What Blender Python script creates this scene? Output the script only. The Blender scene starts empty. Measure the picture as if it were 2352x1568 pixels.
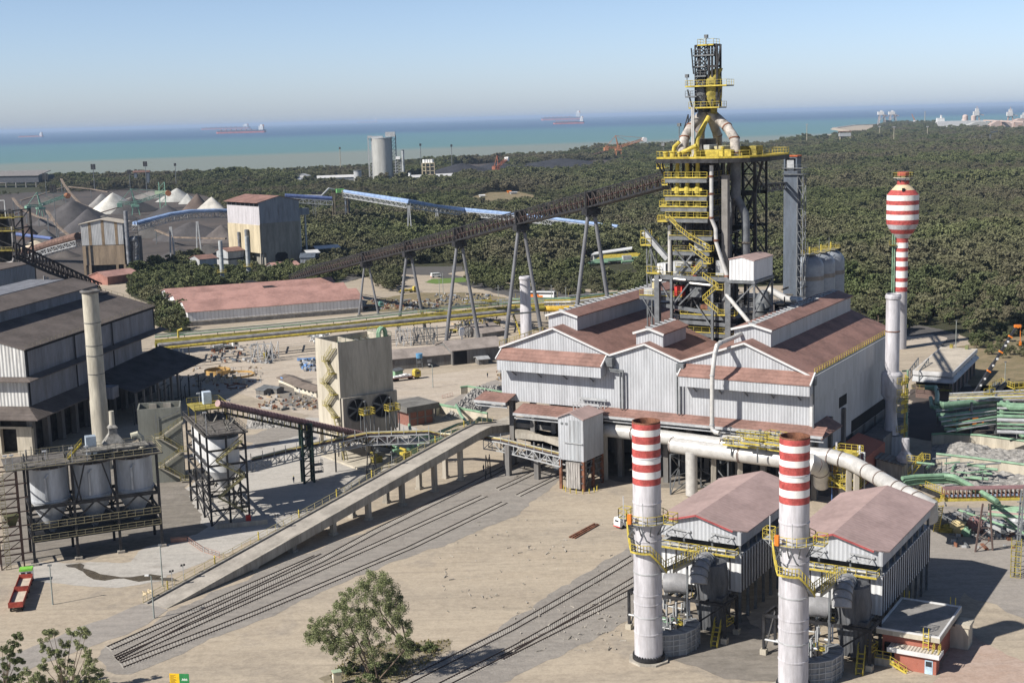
import bpy, bmesh, math, random
import numpy as np
from mathutils import Vector, Matrix
random.seed(7); rng=np.random.default_rng(7)
SC=bpy.context.scene; COL=SC.collection
PI=math.pi
F=3130.; CAMH=85.; ROLL=0.0272
PITCH=math.atan((784-269)*math.cos(ROLL)/F)
_f=Vector((0,math.cos(PITCH),-math.sin(PITCH))); _r=Vector((1,0,0)); _u=_r.cross(_f)
_c,_s=math.cos(ROLL),math.sin(ROLL)
CR=_c*_r-_s*_u; CU=_s*_r+_c*_u; CF=_f; CP=Vector((0,0,CAMH))
cam=bpy.data.cameras.new('camera'); camo=bpy.data.objects.new('camera',cam); COL.objects.link(camo)
cam.sensor_width=36; cam.lens=F/2352*36; cam.clip_start=1; cam.clip_end=500000
mw=Matrix((CR,CU,-CF)).transposed().to_4x4(); mw.translation=CP; camo.matrix_world=mw
SC.camera=camo
SUN_AZ=math.radians(209.0); SUN_EL=math.radians(39.5)     # direction towards the sun, measured from +X
sd=Vector((math.cos(SUN_AZ)*math.cos(SUN_EL),math.sin(SUN_AZ)*math.cos(SUN_EL),math.sin(SUN_EL)))
sl=bpy.data.lights.new('sun','SUN'); sl.energy=5.0; sl.angle=math.radians(0.5); sl.color=(1,.945,.86)
so=bpy.data.objects.new('sun',sl); COL.objects.link(so); so.rotation_euler=sd.to_track_quat('Z','Y').to_euler()
W=bpy.data.worlds.new('World'); SC.world=W; W.use_nodes=True
nt=W.node_tree; nt.nodes.clear()
sky=nt.nodes.new('ShaderNodeTexSky'); sky.sky_type='NISHITA'; sky.sun_disc=False
sky.sun_elevation=SUN_EL; sky.sun_rotation=math.atan2(sd.x,sd.y)
sky.altitude=0; sky.air_density=1.0; sky.dust_density=0.6; sky.ozone_density=4.0
bg=nt.nodes.new('ShaderNodeBackground'); bg.inputs[1].default_value=0.062
wo=nt.nodes.new('ShaderNodeOutputWorld'); tcw=nt.nodes.new('ShaderNodeTexCoord'); sxw=nt.nodes.new('ShaderNodeSeparateXYZ'); nt.links.new(tcw.outputs['Generated'],sxw.inputs[0])
crw=nt.nodes.new('ShaderNodeValToRGB'); nt.links.new(sxw.outputs[2],crw.inputs[0]); ew=crw.color_ramp.elements
ew[0].position=0; ew[0].color=(1.50,1.66,2.25,1); ew[1].position=.3; ew[1].color=(.88,.82,.80,1); _x=ew.new(.10); _x.color=(1.44,1.42,1.64,1)
mxw=nt.nodes.new('ShaderNodeMix'); mxw.data_type='RGBA'; mxw.blend_type='MULTIPLY'; mxw.inputs[0].default_value=1
nt.links.new(sky.outputs[0],mxw.inputs[6]); nt.links.new(crw.outputs[0],mxw.inputs[7]); nt.links.new(mxw.outputs[2],bg.inputs[0]); nt.links.new(bg.outputs[0],wo.inputs[0])
vs=SC.view_settings; vs.view_transform='Standard'; vs.look='None'; vs.exposure=0.45; vs.gamma=1
def ray(x,y): return CF+CR*((x-1176)/F)+CU*((784-y)/F)
def G(x,y,z=0.):
 d=ray(x,y); return CP+d*((z-CAMH)/d.z)
def PJ(P):
 v=Vector(P)-CP; w=v.dot(CF); return 1176+F*v.dot(CR)/w, 784-F*v.dot(CU)/w
def HZ(y,X,Y):
 lo,hi=-60,500
 for _ in range(50):
  m=(lo+hi)/2
  if PJ((X,Y,m))[1]>y: lo=m
  else: hi=m
 return lo
class Fr:
 """local frame: u along heading, v to its right, z up.  Mesh-local coords are (u,v,z) with v mirrored to keep right-handed: y=-v"""
 def __init__(s,X,Y,deg,z=0):
  s.X,s.Y,s.Z,s.deg=X,Y,z,deg; a=math.radians(deg)
  s.U=Vector((math.cos(a),math.sin(a),0)); s.V=Vector((math.sin(a),-math.cos(a),0)); s.O=Vector((X,Y,z))
 def w(s,u,v,z=0): return s.O+s.U*u+s.V*v+Vector((0,0,z))
 def l(s,P): P=Vector(P)-s.O; return P.dot(s.U),P.dot(s.V),P.z
 def pu(s,u,x,y):
  d=ray(x,y); t=(u-(CP-s.O).dot(s.U))/d.dot(s.U); a=s.l(CP+d*t); return a[1],a[2]
 def pv(s,v,x,y):
  d=ray(x,y); t=(v-(CP-s.O).dot(s.V))/d.dot(s.V); a=s.l(CP+d*t); return a[0],a[2]
 def pz(s,z,x,y): a=s.l(G(x,y,s.Z+z)); return a[0],a[1]
 def at(s,x,y,u): a=s.pu(u,x,y); return Vector((u,-a[0],a[1]))
 def av(s,x,y,v): a=s.pv(v,x,y); return Vector((a[0],-v,a[1]))
 def az(s,x,y,z): a=s.pz(z,x,y); return Vector((a[0],-a[1],z))
 def hz(s,y,u,v): P=s.w(u,v); return HZ(y,P.x,P.y)-s.Z
MATS={}
def mat(name,col,rough=.8,metal=0.,var=.12,scale=.35,kind=None,bump=.0,dirt=0.,spec=.3,col2=None,period=1.0,sc2=None):
 if name in MATS: return MATS[name]
 m=bpy.data.materials.new(name); m.use_nodes=True; n=m.node_tree.nodes; L=m.node_tree.links
 b=n['Principled BSDF']; b.inputs['Roughness'].default_value=rough; b.inputs['Metallic'].default_value=metal
 b.inputs['Specular IOR Level'].default_value=spec
 tc=n.new('ShaderNodeTexCoord');
 mp=n.new('ShaderNodeMapping'); L.new(tc.outputs['Object'],mp.inputs[0])
 if kind in('wall','corr'): mp.inputs['Scale'].default_value=(1,1,.18)
 no=n.new('ShaderNodeTexNoise'); no.inputs['Scale'].default_value=scale; no.inputs['Detail'].default_value=6; no.inputs['Roughness'].default_value=.62
 L.new(mp.outputs[0],no.inputs['Vector'])
 no2=n.new('ShaderNodeTexNoise'); no2.inputs['Scale'].default_value=(sc2 or scale*9); no2.inputs['Detail'].default_value=3
 L.new(mp.outputs[0],no2.inputs['Vector'])
 mx=n.new('ShaderNodeMix'); mx.data_type='RGBA'
 c=Vector(col); d=Vector(col2) if col2 else c*(1-2.4*var)
 mx.inputs[6].default_value=(*[max(0,q) for q in d],1); mx.inputs[7].default_value=(*[min(1,q) for q in (c*(1+var) if not col2 else c)],1)
 ad=n.new('ShaderNodeMath'); ad.operation='MULTIPLY_ADD'; ad.inputs[1].default_value=.35; L.new(no2.outputs[0],ad.inputs[0]);
 s1=n.new('ShaderNodeMath'); s1.operation='SUBTRACT'; s1.inputs[1].default_value=.175; L.new(no.outputs[0],s1.inputs[0]); L.new(s1.outputs[0],ad.inputs[2])
 rp=n.new('ShaderNodeMapRange'); rp.inputs[1].default_value=.34; rp.inputs[2].default_value=.62; L.new(ad.outputs[0],rp.inputs[0]); L.new(rp.outputs[0],mx.inputs[0])
 out=mx.outputs[2]
 hgt=None
 if kind=='corr' or kind=='panel' or kind=='roof' or kind=='roofv':
  sx=n.new('ShaderNodeSeparateXYZ'); L.new(tc.outputs['Object'],sx.inputs[0])
  a=n.new('ShaderNodeMath'); a.operation='ADD'
  if kind=='roof': L.new(sx.outputs[0],a.inputs[0]); a.inputs[1].default_value=0
  elif kind=='roofv': L.new(sx.outputs[1],a.inputs[0]); a.inputs[1].default_value=0
  else: L.new(sx.outputs[0],a.inputs[0]); L.new(sx.outputs[1],a.inputs[1])
  f=n.new('ShaderNodeMath'); f.operation='MULTIPLY'; f.inputs[1].default_value=2*PI/period; L.new(a.outputs[0],f.inputs[0])
  si=n.new('ShaderNodeMath'); si.operation='SINE'; L.new(f.outputs[0],si.inputs[0]); hgt=si.outputs[0]
  m2=n.new('ShaderNodeMapRange'); m2.inputs[1].default_value=.3; m2.inputs[2].default_value=.95; m2.inputs[3].default_value=1; m2.inputs[4].default_value=.84 if kind in('corr','panel') else .965
  L.new(si.outputs[0],m2.inputs[0])
  mm=n.new('ShaderNodeMix'); mm.data_type='RGBA'; mm.blend_type='MULTIPLY'; mm.inputs[0].default_value=1
  L.new(out,mm.inputs[6]); L.new(m2.outputs[0],mm.inputs[7]); out=mm.outputs[2]
 if kind=='brick':
  bt=n.new('ShaderNodeTexBrick'); bt.inputs['Scale'].default_value=2.2; bt.inputs['Color1'].default_value=(*col,1); bt.inputs['Color2'].default_value=(*[q*.8 for q in col],1); bt.inputs['Mortar'].default_value=(.35,.27,.22,1)
  cb=n.new('ShaderNodeCombineXYZ'); sx=n.new('ShaderNodeSeparateXYZ'); L.new(tc.outputs['Object'],sx.inputs[0])
  a=n.new('ShaderNodeMath'); a.operation='ADD'; L.new(sx.outputs[0],a.inputs[0]); L.new(sx.outputs[1],a.inputs[1]); L.new(a.outputs[0],cb.inputs[0]); L.new(sx.outputs[2],cb.inputs[1]); L.new(cb.outputs[0],bt.inputs[0])
  mm=n.new('ShaderNodeMix'); mm.data_type='RGBA'; mm.inputs[0].default_value=.6; L.new(out,mm.inputs[6]); L.new(bt.outputs[0],mm.inputs[7]); out=mm.outputs[2]
 if dirt>0:
  mq=n.new('ShaderNodeMapping'); mq.inputs['Scale'].default_value=(1,1,.12); L.new(tc.outputs['Object'],mq.inputs[0])
  n3=n.new('ShaderNodeTexNoise'); n3.inputs['Scale'].default_value=.9; n3.inputs['Detail'].default_value=8; L.new(mq.outputs[0],n3.inputs['Vector'])
  r3=n.new('ShaderNodeMapRange'); r3.inputs[1].default_value=.52; r3.inputs[2].default_value=.75; r3.inputs[4].default_value=dirt; L.new(n3.outputs[0],r3.inputs[0])
  mm=n.new('ShaderNodeMix'); mm.data_type='RGBA'; mm.inputs[7].default_value=(.09,.06,.045,1); L.new(r3.outputs[0],mm.inputs[0]); L.new(out,mm.inputs[6]); out=mm.outputs[2]
 L.new(out,b.inputs['Base Color'])
 if bump>0:
  bp=n.new('ShaderNodeBump'); bp.inputs['Strength'].default_value=bump; bp.inputs['Distance'].default_value=.15
  L.new(hgt if hgt is not None else no2.outputs[0],bp.inputs['Height']); L.new(bp.outputs[0],b.inputs['Normal'])
 MATS[name]=m; return m
sheet=mat('grey corrugated sheet',(.43,.445,.47),.55,0,.07,.5,'corr',.3,.14,period=.7)
sheetL=mat('old grey sheet',(.36,.38,.40),.6,0,.10,.4,'corr',.5,.30,period=1.1)
sheetW=mat('white sheet',(.66,.67,.68),.5,0,.06,.5,'corr',.4,.12,period=.9)
roofR=mat('red brown roof sheet',(.25,.145,.12),.7,0,.14,.16,'roof',.3,.25,period=1.0)
roofP=mat('faded pink roof sheet',(.39,.285,.265),.7,0,.09,.12,'roof',.1,.12,period=1.0)
roofO=mat('terracotta roof sheet',(.37,.215,.185),.8,0,.12,.10,'roofv',.3,0,period=1.2)
roofD=mat('dusty brown roof',(.125,.105,.095),.85,0,.14,.12,'roof',.3,0,period=1.2)
roofG=mat('dusty grey roof sheet',(.30,.26,.235),.85,0,.12,.2,'roofv',.3,0,period=1.0)
trimW=mat('white trim',(.58,.58,.58),.5,0,.05)
conc=mat('weathered concrete',(.38,.35,.30),.9,0,.14,.3,'wall',.2,.35)
concL=mat('pale concrete',(.46,.42,.345),.9,0,.10,.3,'wall',.2,.30)
concD=mat('sooty concrete',(.17,.165,.16),.9,0,.14,.3,'wall',.2,.45)
slab=mat('worn concrete deck',(.36,.33,.29),.9,0,.12,.25,None,.1,0)
steel=mat('dark painted steel',(.034,.034,.037),.6,.2,.25,.6)
steelM=mat('grey painted steel',(.16,.17,.18),.6,.2,.15,.6)
steelL=mat('pale grey steel',(.42,.43,.44),.5,.1,.10,.6)
rust=mat('rusty steel',(.20,.09,.055),.85,0,.25,.8)
yellow=mat('yellow safety paint',(.50,.40,.07),.6,0,.16,.9,None,0,.35)
yellowD=mat('grimy yellow paint',(.30,.25,.06),.7,0,.25,.8)
greenP=mat('pale green pipe paint',(.20,.33,.22),.5,0,.12,.6)
pipeW=mat('off white pipe lagging',(.53,.52,.50),.35,.15,.08,.5,None,0,.12,spec=.5)
pipeG=mat('grey pipe lagging',(.30,.29,.29),.6,.1,.15,.4,None,0,.35)
stackW=mat('pale painted chimney steel',(.53,.52,.55),.5,0,.12,.35,'wall',0,.32)
stripR=mat('faded red band paint',(.42,.08,.072),.65,0,.16,1.1,None,0,.2)
stripW=mat('white band paint',(.76,.75,.73),.5,0,.05,.6,None,0,.16)
blueP=mat('blue cladding',(.16,.30,.58),.5,0,.10,.5,'corr',.2,0,period=2)
blueS=mat('slate blue cladding',(.10,.12,.15),.6,0,.12,.4,'wall',.1,.2)
black=mat('black opening',(.012,.012,.014),.9,0,.1)
glassD=mat('dark window glass',(.03,.035,.045),.12,0,.05,spec=.6)
brick=mat('red brick',(.36,.11,.075),.9,0,.10,.4,'brick')
redP=mat('red paint',(.55,.05,.04),.5,0,.1)
orange=mat('orange paint',(.75,.22,.03),.5,0,.1)
whiteP=mat('white vehicle paint',(.78,.78,.77),.35,0,.04,spec=.5)
tyre=mat('black rubber',(.02,.02,.02),.9,0,.1)
pinkTube=mat('dull pink belt cover',(.26,.15,.15),.7,0,.12,.6)
AUTO={'leg','column','pillar','bracket','opening','footing','vent_frame','vent','inlet_fan','hoist_frame','gallery_railing_post','light_post','ladder_set','window','door','lamp_head','wheel','headlight','crate','railing_post','cabinet_box','warning_board','dust_hopper','rainwater_hopper','floodlight','roof_vent','tank','side_window','canopy_trim','gable_trim','truss','green_pipes','small_platform','lower_bracing','pump','landing','hoop','yellow_post','lamp','small_pipes','process_pipes','ladder','plant_pipework'}
class MB:
 def __init__(s): s.v=[]; s.f=[]
 def quad(s,a,b,c,d): n=len(s.v); s.v+= [tuple(a),tuple(b),tuple(c),tuple(d)]; s.f.append((n,n+1,n+2,n+3)); return s
 def poly(s,pts): n=len(s.v); s.v+=[tuple(p) for p in pts]; s.f.append(tuple(range(n,n+len(pts)))); return s
 def box(s,x0,x1,y0,y1,z0,z1):
  n=len(s.v); s.v+=[(x0,y0,z0),(x1,y0,z0),(x1,y1,z0),(x0,y1,z0),(x0,y0,z1),(x1,y0,z1),(x1,y1,z1),(x0,y1,z1)]
  s.f+=[(n+a,n+b,n+c,n+d) for a,b,c,d in((0,3,2,1),(4,5,6,7),(0,1,5,4),(1,2,6,5),(2,3,7,6),(3,0,4,7))]; return s
 def hexa(s,P):
  n=len(s.v); s.v+=[tuple(p) for p in P]
  s.f+=[(n+a,n+b,n+c,n+d) for a,b,c,d in((0,3,2,1),(4,5,6,7),(0,1,5,4),(1,2,6,5),(2,3,7,6),(3,0,4,7))]; return s
 def beam(s,p,q,w,h=None):
  h=h or w; p=Vector(p); q=Vector(q); d=q-p
  if d.length<1e-6: return s
  d.normalize(); up=Vector((0,0,1)) if abs(d.z)<.95 else Vector((1,0,0))
  a=d.cross(up).normalized(); b=a.cross(d).normalized(); a*=w/2; b*=h/2
  return s.hexa([p-a-b,p+a-b,p+a+b,p-a+b,q-a-b,q+a-b,q+a+b,q-a+b])
 def lathe(s,c,prof,n=24,cap0=True,cap1=True,a0=0,a1=2*PI):
  """prof: (r,z) pairs around vertical axis through c"""
  k=len(s.v); full=abs(a1-a0-2*PI)<1e-6; m=n if full else n+1
  for r,z in prof:
   for i in range(m):
    a=a0+(a1-a0)*i/n; s.v.append((c[0]+r*math.cos(a),c[1]+r*math.sin(a),(c[2] if len(c)>2 else 0)+z))
  for j in range(len(prof)-1):
   for i in range(n if full else n):
    i2=(i+1)%m; s.f.append((k+j*m+i,k+j*m+i2,k+(j+1)*m+i2,k+(j+1)*m+i))
  if cap0 and full: s.f.append(tuple(k+i for i in reversed(range(m))))
  if cap1 and full: s.f.append(tuple(k+(len(prof)-1)*m+i for i in range(m)))
  return s
 def tube(s,pts,r,n=8,cap=True):
  pts=[Vector(p) for p in pts]; k=len(s.v); N=len(pts); rr=r if isinstance(r,(list,tuple)) else [r]*N
  pa=None
  for i,p in enumerate(pts):
   t=(pts[min(i+1,N-1)]-pts[max(i-1,0)]).normalized()
   if 0<i<N-1:
    t1=(p-pts[i-1]).normalized(); t2=(pts[i+1]-p).normalized(); t=(t1+t2).normalized() if (t1+t2).length>1e-4 else t1
    st=1/max(.6,t.dot(t1))
   else: st=1
   if pa is None:
    up=Vector((0,0,1)) if abs(t.z)<.9 else Vector((1,0,0)); a=t.cross(up).normalized()
   else: a=(pa-t*pa.dot(t)).normalized()
   pa=a; b=a.cross(t)
   for j in range(n):
    q=2*PI*j/n; s.v.append(tuple(p+(a*math.cos(q)+b*math.sin(q))*rr[i]*st))
  for i in range(N-1):
   for j in range(n): s.f.append((k+i*n+j,k+i*n+(j+1)%n,k+(i+1)*n+(j+1)%n,k+(i+1)*n+j))
  if cap: s.f.append(tuple(k+j for j in range(n))); s.f.append(tuple(k+(N-1)*n+j for j in reversed(range(n))))
  return s
 def prism(s,prof,x0,x1,axis='x'):
  """prof in the plane across the axis: (y,z) for x, (x,z) for y"""
  m=len(prof); k=len(s.v)
  for x in(x0,x1):
   for a,b in prof: s.v.append((x,a,b) if axis=='x' else (a,x,b))
  s.f.append(tuple(k+i for i in range(m))); s.f.append(tuple(k+m+i for i in reversed(range(m))))
  for i in range(m): s.f.append((k+i,k+m+i,k+m+(i+1)%m,k+(i+1)%m))
  return s
 def extr(s,pts,z0,z1):
  m=len(pts); k=len(s.v)
  for z in(z0,z1):
   for p in pts: s.v.append((p[0],p[1],z))
  s.f.append(tuple(k+i for i in reversed(range(m)))); s.f.append(tuple(k+m+i for i in range(m)))
  for i in range(m): s.f.append((k+i,k+(i+1)%m,k+m+(i+1)%m,k+m+i))
  return s
 def rail(s,pts,h=1.1,step=2.0,w=.09):
  w*=.62
  pts=[Vector(p) for p in pts]; up=Vector((0,0,1))
  for a,b in zip(pts,pts[1:]):
   for t in(1,.52): s.beam(a+up*h*t,b+up*h*t,w*(1 if t==1 else .6))
   s.beam(a+up*.06,b+up*.06,.04,.11)
   n=max(1,int((b-a).length/step))
   for i in range(n+1): p=a+(b-a)*i/n; s.beam(p,p+up*h,w)
  return s
 def stair(s,a,b,w=1.0,n=None):
  a=Vector(a); b=Vector(b); d=b-a; hd=Vector((d.x,d.y,0)).normalized(); sd_=Vector((-hd.y,hd.x,0))*w/2
  for k in(-1,1): s.beam(a+sd_*k,b+sd_*k,.12,.3)
  n=n or max(3,int(abs(d.z)/.5))
  for i in range(n): p=a+d*(i+.5)/n; s.beam(p-sd_,p+sd_,.32,.08)
  return s
 def truss(s,a,b,h,w=.3,n=6,x=False,side=None):
  """vertical truss panel from bottom chord a->b with height h"""
  a=Vector(a); b=Vector(b); up=Vector((0,0,h)) if side is None else Vector(side)
  s.beam(a,b,w); s.beam(a+up,b+up,w)
  for i in range(n+1):
   p=a+(b-a)*i/n; s.beam(p,p+up,w*.7)
   if i<n:
    q=a+(b-a)*(i+1)/n
    if x or i%2==0: s.beam(p,q+up,w*.6)
    if x or i%2==1: s.beam(p+up,q,w*.6)
  return s
 def comps(s):
  par=list(range(len(s.v)))
  def fd(a):
   while par[a]!=a: par[a]=par[par[a]]; a=par[a]
   return a
  for f in s.f:
   for i in f[1:]: par[fd(i)]=fd(f[0])
  gr={}
  for f in s.f: gr.setdefault(fd(f[0]),[]).append(f)
  out=[]
  for fs in gr.values():
   idx=sorted({i for f in fs for i in f}); mp={a:b for b,a in enumerate(idx)}
   q=MB(); q.v=[s.v[i] for i in idx]; q.f=[tuple(mp[i] for i in f) for f in fs]; out.append(q)
  return out
 def out(s,name,m,parent=None,smooth=False,**kw):
  if name in AUTO and not kw.pop('nosplit',False):
   cs=s.comps()
   if len(cs)>1: return [c.out(name,m,parent,smooth,nosplit=True,**kw) for c in cs][0]
  kw.pop('nosplit',None)
  me=bpy.data.meshes.new(name); me.from_pydata(s.v,[],s.f); me.materials.append(m)
  if smooth:
   me.polygons.foreach_set('use_smooth',[len(f)==4 for f in s.f]); me.update(); me.set_sharp_from_angle(angle=.6)
  me.update(); o=bpy.data.objects.new(name,me); COL.objects.link(o)
  if parent is not None: o.parent=parent
  for k,x in kw.items(): o[k]=x
  return o
def thing(name,label,cat,loc=(0,0,0),deg=0,group=None):
 o=bpy.data.objects.new(name,None); COL.objects.link(o); o.location=loc; o.rotation_euler=(0,0,math.radians(deg)); o.empty_display_size=1
 o['label']=label; o['category']=cat
 if group: o['group']=group
 return o
def fthing(fr,name,label,cat,group=None): return thing(name,label,cat,tuple(fr.O),fr.deg,group)
def tag(o,label,cat,group=None):
 o['label']=label; o['category']=cat
 if group: o['group']=group
 return o
def struct(o): o['kind']='structure'; return o
def dup(root,loc,deg=None,label=None,scale=None):
 def cp(o,par):
  c=o.copy(); COL.objects.link(c)
  if par is not None: c.parent=par
  for ch in list(o.children): cp(ch,c)
  return c
 r=cp(root,None); r.location=loc
 if deg is not None: r.rotation_euler=(0,0,math.radians(deg))
 if label: r['label']=label
 if scale: r.scale=(scale,)*3
 return r
# ================================================================ SETTING
def ground_mat(name,c1,c2,c3,s1=.02,s2=.15,rough=.95,streak=True,bump=.3):
 m=bpy.data.materials.new(name); m.use_nodes=True; n=m.node_tree.nodes; L=m.node_tree.links; b=n['Principled BSDF']
 b.inputs['Roughness'].default_value=rough; b.inputs['Specular IOR Level'].default_value=.15
 tc=n.new('ShaderNodeTexCoord'); mp=n.new('ShaderNodeMapping'); mp.inputs['Rotation'].default_value=(0,0,math.radians(-55)); L.new(tc.outputs['Object'],mp.inputs[0])
 mp.inputs['Scale'].default_value=(.35,1,1) if streak else (1,1,1)
 def noise(sc,det=8,v=mp.outputs[0],dist=0):
  q=n.new('ShaderNodeTexNoise'); q.inputs['Scale'].default_value=sc; q.inputs['Detail'].default_value=det; q.inputs['Roughness'].default_value=.6; q.inputs['Distortion'].default_value=dist; L.new(v,q.inputs['Vector']); return q.outputs[0]
 def rng_(v,a,bb,c=0,d=1):
  q=n.new('ShaderNodeMapRange');
  for i,x in zip((1,2,3,4),(a,bb,c,d)): q.inputs[i].default_value=x
  L.new(v,q.inputs[0]); return q.outputs[0]
 def mix(f,a,bb,bt='MIX'):
  q=n.new('ShaderNodeMix'); q.data_type='RGBA'; q.blend_type=bt
  for i,x in((0,f),(6,a),(7,bb)):
   if hasattr(x,'links'): L.new(x,q.inputs[i])
   elif i==0: q.inputs[0].default_value=x
   else: q.inputs[i].default_value=(*x,1)
  return q.outputs[2]
 big=rng_(noise(s1,dist=1.2),.38,.62); med=rng_(noise(s2,dist=.6),.42,.66); fin=noise(2.2,4,tc.outputs['Object'])
 c=mix(big,c1,c2); c=mix(med,c,c3)
 g2=noise(.09,6,mp.outputs[0],2.5); c=mix(rng_(g2,.55,.72,0,.55),c,tuple(x*.72 for x in c2))
 mq=n.new('ShaderNodeMapping'); mq.inputs['Rotation'].default_value=(0,0,math.radians(-50)); mq.inputs['Scale'].default_value=(.035,1,1); L.new(tc.outputs['Object'],mq.inputs[0])
 c=mix(rng_(noise(.55,5,mq.outputs[0],1.4),.5,.68,0,.5 if streak else 0),c,tuple(x*.8 for x in c2))
 c=mix(rng_(noise(.022,5,tc.outputs['Object'],3),.56,.66,0,.5),c,(.25,.225,.20) if c1[0]>.2 else c2)
 c=mix(rng_(fin,.3,.7,.25,.0),c,(.05,.045,.04))
 c=mix(rng_(noise(.7,5,tc.outputs['Object']),.4,.7,0,.35),c,tuple(x*1.2 for x in c3))
 L.new(c,b.inputs['Base Color'])
 bp=n.new('ShaderNodeBump'); bp.inputs['Strength'].default_value=bump; bp.inputs['Distance'].default_value=.12; L.new(fin,bp.inputs['Height']); L.new(bp.outputs[0],b.inputs['Normal'])
 return m
g_sand=ground_mat('sandy yard ground',(.41,.345,.265),(.33,.285,.23),(.45,.385,.30))
g_ball=ground_mat('grey track ballast',(.28,.26,.235),(.245,.225,.205),(.31,.285,.255),.05,.6,streak=True,bump=.8)
g_conc=ground_mat('pale concrete yard',(.44,.42,.39),(.40,.38,.35),(.47,.445,.41),.03,.2)
g_road=ground_mat('dusty grey road',(.31,.285,.26),(.27,.25,.23),(.34,.31,.28),.03,.2)
g_asph=ground_mat('asphalt',(.085,.085,.088),(.10,.098,.095),(.13,.12,.115),.03,.2)
g_dark=ground_mat('dark stockyard dust',(.085,.076,.072),(.12,.10,.09),(.065,.06,.058),.012,.06,streak=False)
g_wood=ground_mat('woodland floor',(.045,.05,.028),(.06,.055,.035),(.035,.045,.02),.012,.08,streak=False)
g_dry=ground_mat('dry grass ground',(.20,.165,.095),(.155,.14,.08),(.28,.22,.14),.03,.15,streak=False)
g_scrub_shadow=ground_mat('dusty scrub ground',(.25,.21,.15),(.20,.17,.12),(.31,.27,.20),.06,.4,streak=False)
g_lawn=ground_mat('green lawn',(.12,.20,.05),(.10,.17,.045),(.15,.22,.06),.05,.3,streak=False)
g_pink=ground_mat('pinkish dirt',(.42,.31,.25),(.38,.29,.24),(.45,.36,.31),.03,.3)
g_pale=ground_mat('pale sandy works ground',(.47,.40,.32),(.42,.36,.30),(.50,.44,.37),.03,.2)
def patch(name,px,z,m,world=False,jag=1.0):
 pts=[Vector(p) if world else G(*p,0) for p in px]; q=MB(); rj=random.Random(len(px)*7+int(abs(px[0][0])))
 o2=[]
 for a,b in zip(pts,pts[1:]+pts[:1]):          # ragged edge
  L_=(b-a).length; st=1.6 if jag<2 else 6; n=max(1,min(int(L_/st),260)); t=(b-a).normalized(); nn=Vector((-t.y,t.x,0)); w=0
  for i in range(n): w=w*.8+rj.gauss(0,jag*.35); o2.append(a+(b-a)*i/n+nn*(w if 0<i else 0))
 pts=o2
 from mathutils.geometry import tessellate_polygon
 q.v=[(p.x,p.y,z) for p in pts]
 tr=tessellate_polygon([[Vector((p.x,p.y,0)) for p in pts]])
 for t in tr:
  a,b,c=[pts[i] for i in t]
  q.f.append(tuple(t) if (b-a).to_2d().cross((c-a).to_2d())>0 else tuple(reversed(t)))
 o=q.out(name,m); return struct(o)
COAST=[(-260,432),(0,419),(100,417),(200,417),(438,409),(589,402),(689,395),(840,383),(940,378),(1015,379),(1090,370),(1178,361),(1329,349),(1504,334),(1704,329),(1763,333),(1788,327),(1838,317),(1913,308),(1992,304),(1935,298),(1913,294.5),(1950,290),(1976,287),(2030,284),(2153,282.5),(2352,280.5),(2650,277)]
cp=[G(x,y) for x,y in COAST]
land=[Vector((-900,-150,0)),Vector((900,-150,0)),Vector((4500,5000,0))]+list(reversed(cp))
land=[(p.x,p.y) for p in land]
q=MB();
from mathutils.geometry import tessellate_polygon
tr=tessellate_polygon([[Vector((a,b,0)) for a,b in land]])
q.v=[(a,b,0) for a,b in land]
for t in tr:
 a,b,c=[Vector(land[i]) for i in t]; q.f.append(tuple(t) if (b-a).cross(c-a)>0 else tuple(reversed(t)))
n0=len(q.v); k=len(cp)-1
for i in range(k):
 a=cp[i]; b=cp[i+1]; o=Vector((0,60,0)); q.quad((a.x,a.y,0),(b.x,b.y,0),(b.x+o.x,b.y+o.y,-6.5),(a.x+o.x,a.y+o.y,-6.5))
ground=struct(q.out('ground',g_sand))
m=bpy.data.materials.new('sea water'); m.use_nodes=True; n=m.node_tree.nodes; L=m.node_tree.links; b=n['Principled BSDF']
b.inputs['Roughness'].default_value=.35; b.inputs['Specular IOR Level'].default_value=.15
tc=n.new('ShaderNodeTexCoord'); sx=n.new('ShaderNodeSeparateXYZ'); L.new(tc.outputs['Object'],sx.inputs[0])
no=n.new('ShaderNodeTexNoise'); no.inputs['Scale'].default_value=.0006; no.inputs['Detail'].default_value=4; L.new(tc.outputs['Object'],no.inputs[0])
ma=n.new('ShaderNodeMath'); ma.operation='MULTIPLY_ADD'; ma.inputs[1].default_value=.62; L.new(sx.outputs[0],ma.inputs[0])   # shallow limit follows the coast
mm=n.new('ShaderNodeMath'); mm.operation='MULTIPLY_ADD'; mm.inputs[1].default_value=-.45; L.new(sx.outputs[0],mm.inputs[0]); L.new(sx.outputs[1],mm.inputs[2])
m2=n.new('ShaderNodeMath'); m2.operation='MULTIPLY_ADD'; m2.inputs[1].default_value=500; L.new(no.outputs[0],m2.inputs[0]); L.new(mm.outputs[0],m2.inputs[2])
rp=n.new('ShaderNodeMapRange'); rp.inputs[1].default_value=0; rp.inputs[2].default_value=20000; L.new(m2.outputs[0],rp.inputs[0])
cr=n.new('ShaderNodeValToRGB'); L.new(rp.outputs[0],cr.inputs[0]); e=cr.color_ramp.elements
e[0].position=0; e[0].color=(.205,.21,.15,1); e[1].position=1; e[1].color=(.035,.085,.15,1)
for p,c in((.226,(.205,.22,.155,1)),(.25,(.10,.20,.175,1)),(.46,(.075,.18,.19,1)),(.60,(.035,.085,.15,1))):
 x=e.new(p); x.color=c
L.new(cr.outputs[0],b.inputs['Base Color'])
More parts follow.
